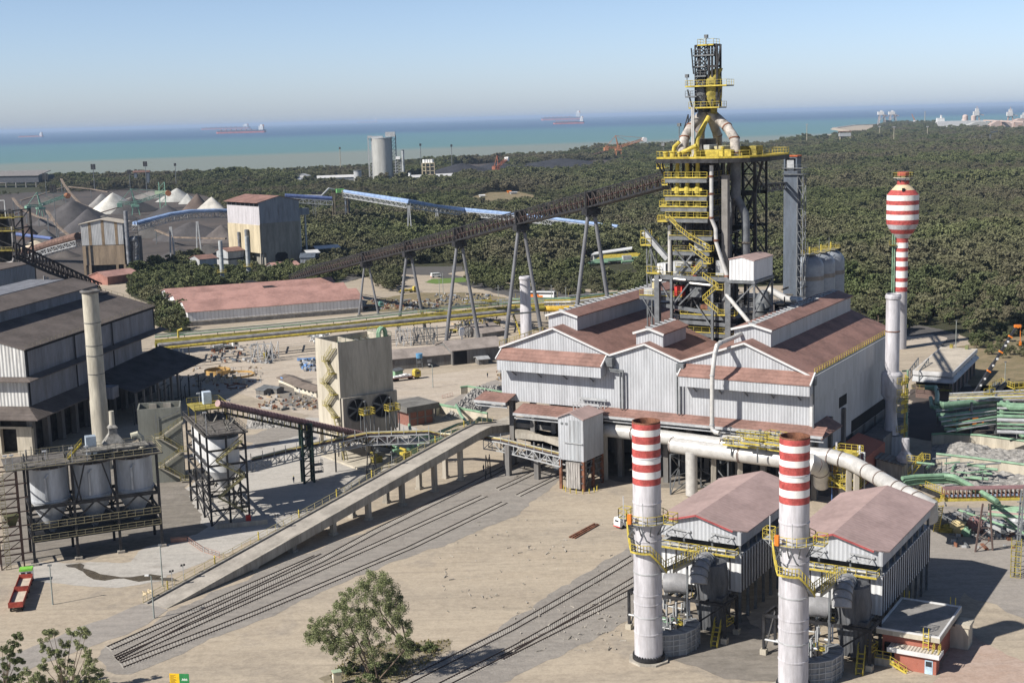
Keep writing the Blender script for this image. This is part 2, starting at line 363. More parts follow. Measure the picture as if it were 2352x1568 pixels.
nb=n.new('ShaderNodeTexNoise'); nb.inputs['Scale'].default_value=.05; nb.inputs['Detail'].default_value=6; mpp=n.new('ShaderNodeMapping'); mpp.inputs['Scale'].default_value=(.5,1,1); L.new(tc.outputs['Object'],mpp.inputs[0]); L.new(mpp.outputs[0],nb.inputs[0])
bp=n.new('ShaderNodeBump'); bp.inputs['Strength'].default_value=.5; bp.inputs['Distance'].default_value=2; L.new(nb.outputs[0],bp.inputs['Height']); L.new(bp.outputs[0],b.inputs['Normal'])
q=MB(); q.poly([(-40000,500,-6),(60000,500,-6),(90000,150000,-6),(-70000,150000,-6)]); struct(q.out('water',m))
patch('track_bed',[(222,1512),(262,1476),(385,1404),(860,1215),(1290,1020),(1330,1060),(1195,1180),(900,1290),(560,1440),(300,1548),(245,1540)],.02,g_ball)
patch('track_bed',[(800,1700),(905,1560),(1060,1492),(1290,1345),(1452,1255),(1500,1255),(1560,1330),(1375,1460),(1150,1568),(1000,1720)],.02,g_ball)
patch('road',[(-80,1545),(180,1440),(328,1385),(386,1399),(270,1463),(60,1540),(-80,1620)],.03,g_road)
patch('concrete_yard',[(362,1190),(400,1140),(560,1030),(705,958),(905,960),(990,1000),(1090,975),(1100,1010),(470,1290),(380,1330),(300,1345),(190,1345),(60,1330),(60,1290),(300,1290)],.025,g_conc)
patch('road',[(895,870),(1148,842),(1160,880),(1130,905),(1010,945),(905,960)],.03,g_pale)
patch('road',[(1000,935),(1140,868),(1165,885),(1165,925),(1040,945)],.04,g_road)
patch('sandy_yard',[(352,792),(440,760),(830,722),(1060,708),(1170,700),(1180,740),(1150,790),(1145,802),(898,835),(898,960),(720,960),(560,905),(500,905),(425,900),(380,860)],.02,g_pale)
patch('asphalt_road',[(780,652),(870,628),(990,632),(1085,660),(1250,700),(1500,705),(1500,680),(1250,662),(1120,645),(1030,628),(1140,612),(1000,612),(900,612),(800,632)],.035,g_asph)
patch('lawn',[(975,648),(990,641),(1085,637),(1078,647),(1000,652)],.06,g_lawn)
patch('scrap_yard',[(835,712),(840,690),(960,672),(1100,672),(1260,702),(1250,712),(1060,706),(880,716)],.03,g_dry)
patch('asphalt_road',[(2075,735),(2118,748),(2203,766),(2204,785),(2170,797),(2075,770)],.035,g_asph)
patch('dry_slope',[(2170,800),(2352,770),(2420,800),(2420,900),(2260,900),(2222,880),(2222,840)],.02,g_dry)
patch('sandy_yard',[(2078,775),(2140,768),(2175,775),(2160,795),(2085,795)],.045,g_pale)
patch('pipe_yard',[(2080,1000),(2100,880),(2200,890),(2480,870),(2480,1010),(2260,1015),(2120,1010)],.02,g_dark)
patch('yard_ground',[(2115,1160),(2240,1165),(2400,1160),(2480,1480),(2352,1420),(2215,1360),(2110,1480),(2100,1300)],.02,g_road)
patch('dirt_ground',[(2215,1420),(2250,1470),(2352,1520),(2480,1560),(2480,1700),(2120,1700),(2150,1560)],.03,g_pink)
patch('stockyard_ground',[(-250,640),(-250,470),(60,442),(130,440),(330,432),(480,450),(520,475),(700,590),(560,600),(300,640),(100,650)],.02,g_dark)
patch('dry_clearing',[(1060,460),(1120,442),(1190,440),(1240,452),(1190,470),(1120,478)],.03,g_dry)
patch('coal_yard',[(1010,405),(1040,378),(1150,372),(1185,385),(1175,402),(1100,412)],.03,g_dark)
patch('coal_yard',[(1180,385),(1250,372),(1400,366),(1500,352),(1520,362),(1370,384),(1240,402),(1190,405)],.03,g_dark)
patch('dirt_track',[(1080,700),(1330,700),(1500,700),(1500,715),(1240,718),(1080,712)],.04,g_pale)
g_dust_shade=ground_mat('oily dark ground',(.21,.19,.165),(.17,.155,.135),(.26,.235,.205),.05,.3)
patch('oily_ground',[(0,1060),(120,1050),(330,1040),(420,1100),(470,1215),(380,1250),(280,1265),(180,1285),(0,1300)],.03,g_dust_shade,jag=1.9)  # shade between hall and tank frame painted in, along with ore dust
patch('oily_ground',[(1180,1100),(1290,1060),(1400,1100),(1520,1120),(1700,1130),(1900,1140),(1900,1100),(1700,1060),(1400,1010),(1240,1020)],.028,g_dust_shade,jag=1.9)
patch('oily_ground',[(640,880),(720,870),(730,940),(650,930)],.03,g_dust_shade,jag=1.9)
patch('oily_ground',[(1480,1500),(1560,1400),(1700,1400),(1900,1560),(1700,1560),(1600,1530)],.028,g_dust_shade,jag=1.9)
patch('dirt_track',[(560,1000),(700,960),(720,985),(600,1030)],.04,g_ball,jag=1.9)
patch('plant_ground',[(1420,705),(1500,690),(1905,690),(1990,740),(2030,790),(1850,830),(1500,830)],.05,g_dark,jag=1.9)
patch('woodland_floor',[(-350,640),(-350,436),(0,421),(438,411),(840,385),(1090,372),(1504,336),(1763,335),(1992,306),(2030,286),(2650,279),(2900,800),(2300,830),(2205,765),(2112,750),(2064,772),(2000,742),(1920,694),(1905,650),(1500,668),(1240,660),(1140,612),(1000,612),(870,628),(780,652),(690,620),(640,600)],.012,g_wood)
patch('woodland_floor',[(285,640),(330,620),(700,600),(780,650),(700,655),(380,688),(350,700),(300,680)],.03,g_wood)
patch('shrub_ground',[(360,700),(372,690),(432,745),(440,762),(400,772),(352,745)],.03,g_wood)
patch('shrub_ground',[(765,1545),(815,1492),(900,1478),(1040,1470),(1000,1508),(950,1546),(860,1630),(750,1630)],.03,g_scrub_shadow,jag=1.9)  # scrub tone also holds the brown shadow painted beside the gum tree
wet=mat('wet dark stain',(.10,.085,.065),.25,0,.1,1,spec=.5)
q=patch('water_stain',[(150,1297),(185,1293),(205,1308),(230,1318),(260,1322),(300,1325),(345,1318),(372,1322),(365,1328),(340,1326),(395,1326),(412,1334),(390,1334),(300,1332),(240,1333),(215,1330),(200,1322),(190,1312)],.05,wet)
# ================================================================ CAST HOUSE (three bays)
MF=Fr(-2.8,328.5,59.5)
def build_casthouse():
 t=fthing(MF,'cast_house','huge grey corrugated cast house with three red brown gabled roofs and roof monitors','factory hall')
 v1,v2,v3=29.9,47.8,78.1; E=29.6; L1,L2,L3=66,23,66; ez3=28.3
 zb=16.6
 bays=[(0,v1,29.8,29.8,35.3,L1,0),(v1,v2,29.8,29.5,32.9,L2,0),(v2,v3,29.5,28.3,34.6,L3,0)]
 w=MB()
 pr=[(0,zb),(v3,zb),(v3,28.2),((v2+v3)/2,34.4),(v2,29.3),((v1+v2)/2,32.7),(v1,29.6),(v1/2,35.1),(0,29.6)]
 w.prism([(-a,z) for a,z in pr],0,.4)
 w.box(.4,L3,-v3,-v3+.4,9,28.2); w.box(.4,L3,-v3-.55,-v3-.01,22.6,28.0)
 w.box(.4,L1,-.4,0,zb-2,29.6)                  # left side wall
 w.prism([(-a,z) for a,z in [(v2,10),(v3,10),(v3,28.2),((v2+v3)/2,34.4),(v2,29.3)]],L3-.4,L3)
 w.prism([(-a,z) for a,z in [(0,10),(v1,10),(v1,29.6),(v1/2,35.1),(0,29.6)]],L1-.4,L1)
 w.box(L2,L3,-v2-.2,-v2+.2,12,29.2); w.box(L2,L1,-v1-.2,-v1+.2,12,29.4)
 w.box(L2-.4,L2,-v2,-v1,12,29.2)
 w.out('wall',sheet,t)
 for a,b,za,zb_,zc,Lx,_ in bays:
  r=MB(); m=(a+b)/2
  for p,q_,zp in((a,m,za),(b,m,zb_)):
   r.hexa([(-.6,-p,zp),(Lx+.6,-p,zp),(Lx+.6,-q_,zc),(-.6,-q_,zc),(-.6,-p,zp+.25),(Lx+.6,-p,zp+.25),(Lx+.6,-q_,zc+.25),(-.6,-q_,zc+.25)])
  r.out('roof',roofR,t)
 tr=MB()
 for a,b,za,zb_,zc,Lx,_ in bays:
  m=(a+b)/2
  tr.beam((-.75,-a,za-.1),(-.75,-m,zc-.1),.2,.42); tr.beam((-.75,-b,zb_-.1),(-.75,-m,zc-.1),.2,.42)
 tr.box(-.3,0,-v3-.3,-v3+.3,zb,28.2)
 tr.out('gable_trim',trimW,t)
 for (a,b,u0,u1,zc,h,wd) in((0,v1,4.5,L1-2,35.3,3.2,3.9),(v1,v2,2.2,15.5,32.9,3.0,3.4),(v2,v3,4.5,L3-1,34.6,3.2,4.3)):
  m=(a+b)/2; k=MB(); base=zc-wd*.37
  k.prism([(-m+wd,base),(-m-wd,base),(-m-wd,zc+h-1.0),(-m,zc+h+.25),(-m+wd,zc+h-1.0)],u0,u1)
  o=k.out('roof_monitor',sheet,t)
  r=MB()
  for sg in(-1,1):
   if sg<0: # right (visible) slope
    r.hexa([(u0-.6,-m-wd-.5,zc+h-1.1),(u1+.6,-m-wd-.5,zc+h-1.1),(u1+.6,-m-.9,zc+h+.1),(u0-.6,-m-.9,zc+h+.1),(u0-.6,-m-wd-.5,zc+h-.85),(u1+.6,-m-wd-.5,zc+h-.85),(u1+.6,-m-.9,zc+h+.35),(u0-.6,-m-.9,zc+h+.35)])
   else:
    r.hexa([(u0-.6,-m+wd+.5,zc+h-1.1),(u1+.6,-m+wd+.5,zc+h-1.1),(u1+.6,-m+.9,zc+h+.1),(u0-.6,-m+.9,zc+h+.1),(u0-.6,-m+wd+.5,zc+h-.85),(u1+.6,-m+wd+.5,zc+h-.85),(u1+.6,-m+.9,zc+h+.35),(u0-.6,-m+.9,zc+h+.35)])
  r.out('monitor_roof',roofR,o)
  s=MB(); s.box(u0,u1,-m-.85,-m+.85,zc+h-.1,zc+h+.12); s.out('ridge_vent',black,o)
  s=MB(); n=int((u1-u0)/2.6)
  for i in range(n+1):
   x=u0+(u1-u0)*i/n; s.beam((x,-m-.95,zc+h+.3),(x,-m+.95,zc+h+.5),.35,.25)
  s.out('vent_frame',steelL,o)
  s=MB(); s.beam((u0-.75,-m,zc+h+.2),(u0-.75,-m-wd-.5,zc+h-1.05),.25,.5); s.beam((u0-.75,-m,zc+h+.2),(u0-.75,-m+wd+.5,zc+h-1.05),.25,.5); s.out('monitor_trim',trimW,o)
 def canopy(name,a,b,zt,zm,zl,d,fm=sheet):
  c=MB(); c.prism([(-.02,zt),(-d,zm),(-d,zl),(-.02,zl+ .5)],-b,-a,'y'); o=c.out(name,fm,t)
  c=MB(); c.hexa([(-.05,-b-.2,zt+.05),(-d-.2,-b-.2,zm),(-d-.2,-a+.2,zm),(-.05,-a+.2,zt+.05),(-.05,-b-.2,zt+.3),(-d-.2,-b-.2,zm+.25),(-d-.2,-a+.2,zm+.25),(-.05,-a+.2,zt+.3)]); c.out('canopy_roof',roofR,o)
  c=MB()
  for e in(a-.2,b+.2): c.beam((-.1,-e,zt+.2),(-d-.2,-e,zm+.1),.3,.5)
  c.out('canopy_trim',trimW,o)
  c=MB(); n=max(2,int((b-a)/6))
  for i in range(n):
   y=-(a+(b-a)*(i+.5)/n); c.beam((-.1,y,zl-1.6),(-d+.5,y,zl+.1),.25)
  c.out('bracket',steelM,o)
 pz=lambda u,x,y:MF.pu(u,x,y)[1]
 canopy('ventilation_canopy',.7,28.8,pz(0,1178,801),pz(-3.2,1178,828),pz(-3.2,1178,852),3.2)
 c=MB(); c.hexa([(12,-v3-7,0),(34,-v3-7,0),(34,-v3-.6,0),(12,-v3-.6,0),(12,-v3-7,6.6),(34,-v3-7,6.6),(34,-v3-.6,8.4),(12,-v3-.6,8.4)]); c.out('side_annex',brick,t); c=MB(); c.box(36,60,-v3-6,-v3-.6,0,7); c.out('side_annex',concD,t)
 canopy('ventilation_canopy',v2+.6,v3+.6,pz(0,1590,838),pz(-3.2,1590,866),pz(-3.2,1590,889),3.2)
 def skirt(a,b,zt,d,drop,nm='lower_canopy'):
  c=MB(); c.hexa([(-.05,-b,zt),(-d,-b,zt-drop),(-d,-a,zt-drop),(-.05,-a,zt),(-.05,-b,zt+.25),(-d,-b,zt-drop+.25),(-d,-a,zt-drop+.25),(-.05,-a,zt+.25)])
  o=c.out(nm,roofG if 0 else roofR,t); c=MB(); c.beam((-d-.1,-a,zt-drop-.1),(-d-.1,-b,zt-drop-.1),.3,.6); c.beam((-d+.6,-a,zt-drop-1.1),(-d+.6,-b,zt-drop-1.1),.3,.4); c.out('gutter',steelL,o)
 skirt(27,v3+3.6,zb+.3,3.2,1.3)
 skirt(6,26,zb-.6,5,1.4); skirt(-5,4,zb+1.5,5,1.2)
 Lq=11; c=MB(); c.hexa([(-3.8,-v3-3.6,zb-1.5),(Lq,-v3-3.6,zb-1.5),(Lq,-v3-.05,zb+.3),(0,-v3-.05,zb+.3),(-3.8,-v3-3.6,zb-1.25),(Lq,-v3-3.6,zb-1.25),(Lq,-v3-.05,zb+.55),(0,-v3-.05,zb+.55)]); c.out('lower_canopy',roofR,t)
 c=MB()
 for u in(1.5,12,22):
  for i in range(14): y=-(1+i*5.9); c.box(u,u+1.2,y-1.2,y,0,zb)
 for i in range(6):
  u=12+i*10; c.box(u,u+1.,-v3+.1,-v3+1.1,0,zb)
 c.out('column',concD,t)
 c=MB(); c.box(2.8,L3-1,-v3+1.2,-.5,9.2,10.4); c.out('casting_floor',concD,t)
 c=MB(); c.box(24,25,-v3+1.2,-.5,0,zb); c.box(24,L3,-v3+.6,-v3+1.1,0,14.5); c.out('inner_wall',concD,t)
 for v,zt in((v1+.2,29.4),(v2+.2,29.2)):
  c=MB(); c.box(-1.7,-.05,-v-.9,-v+.9,zt-2.2,zt-.2); o=c.out('rainwater_hopper',steelM,t)
  c=MB(); s_=-1 if v<40 else 1; yb=-v+s_*3.4 if v<40 else -v+.9
  for dy in(0,.9):
   c.tube([(-1.0,-v,zt-2.2-.3*dy),(-1.0,-v,zt-2.9-.5*dy),(-1.0,yb+dy*-s_*.8,zt-3.1-.5*dy),(-1.0,yb+dy*-s_*.8,zb+.6)],.22,6)
  c.out('downpipe',steelM,t,True)
 c=MB(); c.box(-1.2,-.02,-v3-1.2,-v3-.1,26.3,28.1); c.tube([(-.7,-v3-.7,26.4),(-.7,-v3-.7,10)],.22,6); c.out('downpipe',steelM,t)
 c=MB(); c.rail([(1,-v3-.3,28.4),(L3,-v3-.3,28.4)],1.2,1.8,.13); c.out('railing',yellow,t)
 c=MB(); c.rail([(0,.3,29.8),(L1,.3,29.8)],1.3,2.4,.14); c.rail([(-.3,.2,29.9),(-.3,-12,34.2)],1.1,2.4,.1); c.out('railing',yellowD,t)
 c=MB(); c.box(-6,-.5,-29,-21.8,zb-1.7,zb-1.2);
 for i in range(8): y=-22.2-i*.9; c.beam((-4.5,y,zb-2.5),(-4.5,y,zb+1.6),.18); c.beam((-.8,y,zb-2),(-.8,y,zb+2),.18)
 c.beam((-4.5,-22,zb+1.8),(-4.5,-29,zb+1.8),.5); c.beam((-1,-22,zb+2.3),(-1,-29,zb+2.3),.5)
 c.out('pipe_cage',steelL,t)
 c=MB(); c.box(20,26,-v3-.05,-v3+.02,17.0,19.5); c.box(8,9.4,-v3-.05,-v3+.02,13,15.4); c.box(30,62,-v3-.04,-v3+.02,9.1,12); c.out('opening',black,t)
 return t
build_casthouse()
# ================================================================ BLAST FURNACE
def build_furnace():
 f=MF; A=f.at
 t=fthing(f,'blast_furnace','towering blast furnace of dark steel with yellow platforms, forked gas uptakes and top tower','blast furnace')
 u0=26.; u1=44.; uc=36.
 yl=A(1536,600,u0).y; yr=A(1636,600,u0).y      # left/right column lines (mesh y)
 yc=(yl+yr)/2
 zt=A(1600,360,u0).z                           # top deck height
 lev=[A(1580,y,u0).z for y in(407,448.5,473,498)]
 low=[A(1590,y,u0).z for y in(540,575,612,636)]
 base=[A(1600,y,u0).z for y in(681,720,760)]
 m=MB()
 for u in(u0+.6,uc-2,u1):
  for y in(yl-.6,yc,yr+.6): m.beam((u,y,20 if u==u0+.6 else 0),(u,y,zt),.55)
 zs=sorted(base+low+lev)+[zt]
 for z0,z1 in zip(zs,zs[1:]):
  for u in(u0+.6,u1): m.beam((u,yl,z1-.5),(u,yr,z1-.5),.4,.6)
  for y in(yl-.6,yr+.6):
   m.beam((u0+.6,y,z1-.5),(u1,y,z1-.5),.4,.6); m.beam((u0+.6,y,z0),(uc-2,y,z1),.28); m.beam((u1,y,z0),(uc-2,y,z1),.28)
 for a,b in((0,2),(3,5)):
  m.beam((u0+.6,yl,zs[a]),(u0+.6,yc,zs[b]),.3); m.beam((u0+.6,yr,zs[a]),(u0+.6,yc,zs[b]),.3)
 m.out('tower_frame',steel,t)
 m=MB(); m.lathe((uc+1,yc),[(6.2,8),(6.4,22),(6.6,30),(7.2,36),(7.0,42),(5.2,62),(4.6,66),(2.2,zt+1),(2.2,zt+4)],28)
 m.out('furnace_shell',mat('dark furnace shell',(.075,.07,.068),.7,.1,.3,.5,'wall',0,.3),t,True)
 m=MB(); m.lathe((uc+1,yc),[(8.0,33.4),(8.8,34.2),(8.0,35),(7.2,34.2),(8.0,33.4)],28,False,False); m.out('bustle_pipe',pipeG,t,True)
 for i,(z,xl,xr) in enumerate(zip(lev,(1530,1529,1519,1532),(1628,1628,1628,1630))):
  a=A(xl,498,u0-1).y; b=A(xr,498,u0-1).y
  m=MB(); m.box(u0-2,u1,b,a,z-.35,z-.12); m.box(u0-1.9,u1,b+.2,a-.2,z-1.25,z-.36); o=m.out('platform',steelM,t)
  m=MB(); m.beam((u0-2.05,a,z-.05),(u0-2.05,b,z-.05),.2,.22); m.rail([(u0-2,a,z),(u0-2,b,z)],1.3,1.7,.13); m.rail([(u0-2,b,z),(u1,b,z)],1.2,2.2,.1); m.rail([(u0-2,a,z),(u1,a,z)],1.2,2.2,.1); m.out('railing',yellow,o)
 for i,(z,xl,xr) in enumerate(zip(low+base,(1541,1550,1556,1513,1473,1566,1560),(1640,1634,1630,1672,1570,1668,1690))):
  a=A(xl,600,u0).y; b=A(xr,600,u0).y; e=u0+9 if i>3 else u1
  m=MB(); m.box(u0-1.2,e,b,a,z-.3,z-.1); m.beam((u0-1.1,a,z-.75),(u0-1.1,b,z-.75),.4,.8); o=m.out('platform',steelM,t)
  m=MB(); m.beam((u0-1.25,a,z),(u0-1.25,b,z),.14,.22); m.rail([(u0-1.2,a,z),(u0-1.2,b,z)],1.2,1.9,.1); m.out('railing',yellow if i>2 else yellowD,o)
 def st(x0,y0,x1,y1,u=u0-2.2):
  m=MB(); p=A(x0,y0,u); q=A(x1,y1,u); m.stair(p,q,1.2); m.out('stair',steelM,t)
  m=MB(); m.beam(p+Vector((-.7,0,1.2)),q+Vector((-.7,0,1.2)),.14); m.beam(p+Vector((-.7,0,.1)),q+Vector((-.7,0,.1)),.14);
  for k in range(7): r=p+(q-p)*k/6; m.beam(r+Vector((-.7,0,0)),r+Vector((-.7,0,1.2)),.1)
  m.out('stair_railing',yellow,t)
 for s in((1555,523,1586,548),(1586,548,1632,574),(1586,570,1630,604),(1613,610,1592,632),(1616,636,1652,662),(1648,662,1617,690),(1622,694,1652,719),(1540,505,1556,520)): st(*s)
 for (x0,x1,y) in ((1646,1662,664),(1650,1690,722),(1622,1636,576),(1618,1634,604),(1512,1535,508),(1584,1592,548)):
  m=MB(); p=A(x0,y,u0-2.4); q=A(x1,y,u0-2.4); m.box(u0-3,u0-1.3,q.y,p.y,p.z-.15,p.z); m.rail([(u0-3,p.y,p.z),(u0-3,q.y,p.z),(u0-1.4,q.y,p.z)],1.3,1.5,.14); m.out('landing',yellow,t)
 for x in(1556,1578.6,1602.4):
  p=A(x,362,u0-.2); q=A(x,512,u0-.2); m=MB(); m.tube([p,q],.5,10)
  for y in(437,474,403): r=A(x,y,u0-.2); m.lathe((r.x,r.y,r.z),[(.5,-1.0),(.75,-.7),(.8,0),(.75,.7),(.5,1.0)],10)
  r=A(x,437,u0-.2); m.box(r.x-.5,r.x+.5,r.y-1.3,r.y+1.3,r.z-.2,r.z+.5)
  m.out('gas_riser',yellow,t,True)
 pl=[A(1508,362,u0-4),A(1650,363,u0-4),A(1712,360,u0-2)]; z=pl[0].z
 pts=[(u0-4,pl[0].y),(u0-4,A(1650,363,u0-4).y),(u0-1,A(1722,360,u0-1).y),(u0+6,A(1767,351,u0+6).y),(u1+2,A(1767,351,u0+6).y),(u1+2,pl[0].y),]
 m=MB(); m.extr(pts,z-.35,z-.05); m.extr([(x,y) for x,y in pts],z-.36-.001,z-.352); m.out('top_deck',mat('yellow deck plate',(.50,.38,.05),.6,0,.2,.6),t)
 m=MB()
 for (a,b) in zip(pts,pts[1:]+pts[:1]): m.beam((a[0],a[1],z-.9),(b[0],b[1],z-.9),.4,1.0)
 for k in range(1,5):
  x=u0-4+(u1-u0+6)*k/5; m.beam((x,pts[0][1],z-.9),(x,pts[2][1]+2,z-.9),.3,.9)
 m.beam((u0-4,pts[0][1],z-1),(u0+.6,yl,z-7),.3); m.beam((u0-2,pts[0][1]-.5,z-1),(u0-1,yl,z-6),.3)
 m.out('deck_beam',steel,t)
 m=MB(); m.rail([(a,b,z) for a,b in pts+pts[:1]],1.4,2,.14); m.out('railing',yellow,t)
 for (x0,x1,y) in((1508,1526,386),(1520,1533,424),(1519,1530,470),(1511,1530,506)):
  p=A(x0,y,u0); q=A(x1,y,u0); m=MB(); m.box(u0,u0+3,q.y,p.y,p.z-.2,p.z); m.rail([(u0+3,p.y,p.z),(u0,p.y,p.z),(u0,q.y,p.z)],1.3,1.3,.14); m.out('balcony',yellow,t)
 for (x0,x1,ya,yb,u,mm) in((1605,1679,345,358,u0+1,yellow),(1581,1604,348,358,u0+2,yellow),(1700,1736,336,358,u0+8,yellowD),(1616,1629,333,346,u0+6,steelL),(1640,1668,336,344,u0+8,mat('cream cabinet',(.55,.50,.30),.6))):
  p=A(x0,ya,u); q=A(x1,yb,u); m=MB(); m.box(u,u+5,q.y,p.y,z,p.z); m.out('deck_housing',mm,t)
 for (x,ya,yb,r) in((1529,352,362,.5),(1545,350,362,.6),(1598,345,362,.4),(1560,352,362,.35),(1660,340,350,.4)):
  p=A(x,ya,u0-2); m=MB(); m.lathe((p.x,p.y),[(r,z),(r,p.z),(r*1.4,p.z),(r*1.4,p.z+.3)],10); m.out('vent_stub',yellow,t,True)
 upm=mat('rust stained uptake steel',(.40,.37,.34),.7,0,.22,.5,None,0,.55)
 up=[([(1567,366,u0),(1567,351,u0),(1572.5,317,u0+2),(1586,293,u0+5),(1617,258,uc)],1.15,upm),([(1690,366,u0+4),(1690,350,u0+4),(1687,318,u0+5),(1670,292,u0+7),(1632,258,uc)],1.15,upm),([(1608,366,u1),(1608,300,u1-2),(1622,256,uc)],1.1,pipeG),([(1650,366,u1+2),(1648,310,u1),(1628,256,uc+1)],1.1,pipeG)]
 for pts_,r,mm in up:
  m=MB(); m.tube([A(x,y,u) for x,y,u in pts_],r,14); o=m.out('gas_uptake',mm,t,True)
  m=MB()
  for k in (1,2,3) if len(pts_)>3 else (1,):
   p=A(*pts_[k]); d=(A(*pts_[k])-A(*pts_[k-1])).normalized(); m.tube([p-d*.15,p+d*.15],r*1.13,14)
  m.out('flange',rust,o,True)
 m=MB(); m.tube([A(x,y,u) for x,y,u in((1628,268,u0+4),(1612,297,u0+2),(1601,321,u0),(1601,366,u0-1))],.55,10); m.out('yellow_pipe',yellow,t,True)
 m=MB(); m.tube([A(x,y,u0-1) for x,y in((1600,334),(1562,353),(1556,362))],.5,10); m.out('yellow_pipe',yellow,t,True)
 m=MB(); m.tube([A(x,y,u0-1) for x,y in((1561,326),(1549,337),(1544,362))],.45,10); m.out('yellow_pipe',yellow,t,True)
 for dx in(0,3.6):
  m=MB(); m.tube([A(x+dx,y,u0-1) for x,y in((1589.5,246),(1589.5,325),(1591,350),(1587,360),(1586,372))],.22,8); m.out('white_pipe',pipeW,t,True)
 T=t; ua,ub=u0+6,u0+8.2
 X=lambda x,u=ua: A(x,190,u).y
 zy=lambda y,u=ua: A(1620,y,u).z
 m=MB(); L0,L1_,R0,R1=X(1597),X(1619),X(1628),X(1647)
 for y in(L0,L1_):
  for u in(ua,ua+3,ub): m.beam((u,y,zy(258)),(u,y,zy(104)),.3)
 for y in(X(1636),R1):
  for u in(ua,ub): m.beam((u,y,zy(247)),(u,y,zy(103)),.45)
 m.beam((ua,X(1608),zy(240)),(ua,X(1608),zy(104)),.3); m.beam((ua,R0,zy(197)),(ua,R0,zy(104)),.45)
 lv=[258,247,222,197,175,153,127,104]
 for a,b in zip(lv,lv[1:]):
  for u in(ua,ub):
   m.beam((u,L0,zy(a)),(u,L1_,zy(b)),.22); m.beam((u,L1_,zy(a)),(u,L0,zy(b)),.22); m.beam((u,L0,zy(b)),(u,L1_,zy(b)),.35)
  for y in(L0,L1_): m.beam((ua,y,zy(a)),(ub,y,zy(b)),.2); m.beam((ua,y,zy(b)),(ub,y,zy(b)),.3)
 for yy in(104,127,153,222): m.beam((ua,L1_,zy(yy)),(ua,R1,zy(yy)),.32,.5); m.beam((ub,L1_,zy(yy)),(ub,R1,zy(yy)),.32,.5)
 for a,b in((222,197),(127,104)): m.beam((ua,R1,zy(a)),(ua,X(1640),zy(b)),.25); m.beam((ua,R1,zy(b)),(ua,X(1640),zy(a)),.25)
 m.beam((ua,R1-1.0,zy(104)),(ua,R1,zy(160)),.35); m.beam((ua,R1-1.0,zy(206)),(ua,R1,zy(247)),.3)
 m.beam((ua-1,L0+1.6,zy(205)),(ua-1,L0+.4,zy(247)),.3); m.beam((ua-1,L0+.6,zy(110)),(ua-1,L0,zy(170)),.25)
 m.beam((ua-1,L0,zy(255)),(ua-1,X(1573),zy(300)),.22); m.beam((ua-1,X(1584),zy(262)),(ua-1,X(1573),zy(300)),.22); m.beam((ua-1,X(1584),zy(262)),(ua-1,X(1584),zy(320)),.2)
 m.out('top_tower_frame',steel,T)
 m=MB(); cx,cy=ua+1.5,X(1634);
 m.lathe((cx,cy),[(.8,zy(262)),(.9,zy(247)),(1.0,zy(242)),(2.0,zy(225)),(2.1,zy(198)),(2.0,zy(182)),(1.4,zy(172))],14);
 m.hexa([(cx-1,cy-1.3,zy(175)),(cx+1,cy-1.3,zy(175)),(cx+1,cy+1.3,zy(175)),(cx-1,cy+1.3,zy(175)),(cx-1,cy-2.0,zy(158)),(cx+1,cy-2.0,zy(158)),(cx+1,cy+.2,zy(160)),(cx-1,cy+.2,zy(160))])
 m.out('charging_hopper',yellowD,T,True)
 m=MB(); cy=X(1608); m.lathe((cx,cy),[(.8,zy(256)),(1.7,zy(236)),(1.9,zy(205)),(1.2,zy(178)),(1.0,zy(160))],12); m.box(cx-1,cx+1,cy-1.2,cy+1.2,zy(200),zy(180)); m.out('charging_hopper',steelM,T,True)
 for (x0,x1,y,ur) in((1574,1669,197,ua-1.5),(1582,1652,247,ua-1.5),(1592,1640,127,ua-.5),(1602,1639,103,ua-.5),(1574,1600,222,ua-1.5),(1590,1620,153,ua-.5),(1596,1622,175,ua-.5)):
  zz=A(x0+ (x1-x0)/2,y,ur).z; a,b=A(x0,y,ur).y,A(x1,y,ur).y
  m=MB(); m.box(ur,ub+1,b,a,zz-.25,zz-.05); o=m.out('platform',steel,T)
  m=MB(); m.rail([(ub+1,a,zz),(ur,a,zz),(ur,b,zz),(ub+1,b,zz)],1.35,1.4,.13); m.beam((ur-.1,a,zz-.1),(ur-.1,b,zz-.1),.14,.22); m.out('railing',yellow if y in(197,247,103) else steelM,o)
 for x,ya,yb in((1622,82,103),(1578,173,197),(1560,285,330),(1524,330,362)):
  m=MB(); p=A(x,yb,ua-1); q=A(x,ya,ua-1); m.beam(p,q,.16); m.box(q.x-.4,q.x+.4,q.y-.4,q.y+.4,q.z-.6,q.z+.2); m.out('floodlight_mast',steelM,T)
 u=u0+8
 m=MB(); P=lambda x,y:A(x,y,u)
 for x in(1706,1734): m.beam(P(x,366),P(x+2,600),.55); m.beam(P(x,366)+Vector((8,0,0)),P(x,600)+Vector((8,0,0)),.5)
 for a,b in((366,400),(400,440),(440,490),(490,540),(540,590)):
  m.beam(P(1706,a),P(1734,b),.3); m.beam(P(1734,a),P(1706,b),.3); m.beam(P(1706,b),P(1735,b),.35)
  m.beam(P(1734,a),P(1734,b)+Vector((8,0,0)),.3)
 m.beam(P(1755,357),P(1734,440),.55); m.beam(P(1734,440),P(1712,500),.5); m.beam(P(1660,588),P(1712,570),.5,.9); m.beam(P(1660,530),P(1712,520),.5,.9)
 m.beam(P(1660,575),P(1700,500),.35); m.beam(P(1690,588),P(1670,530),.35)
 for x in(1690,1712): m.beam(P(x,570),P(x,700),.6)
 for yy in(445,520,588,640):
  for du in(0,8): a_=A(1640,yy,u); b_=A(1736,yy,u); m.beam((u+du,a_.y,a_.z),(u+du,b_.y,a_.z),.5,.8)
 for x_ in(1650,1672,1690): q_=A(x_,380,u+8); m.beam(q_,Vector((q_.x,q_.y,0)),.6)
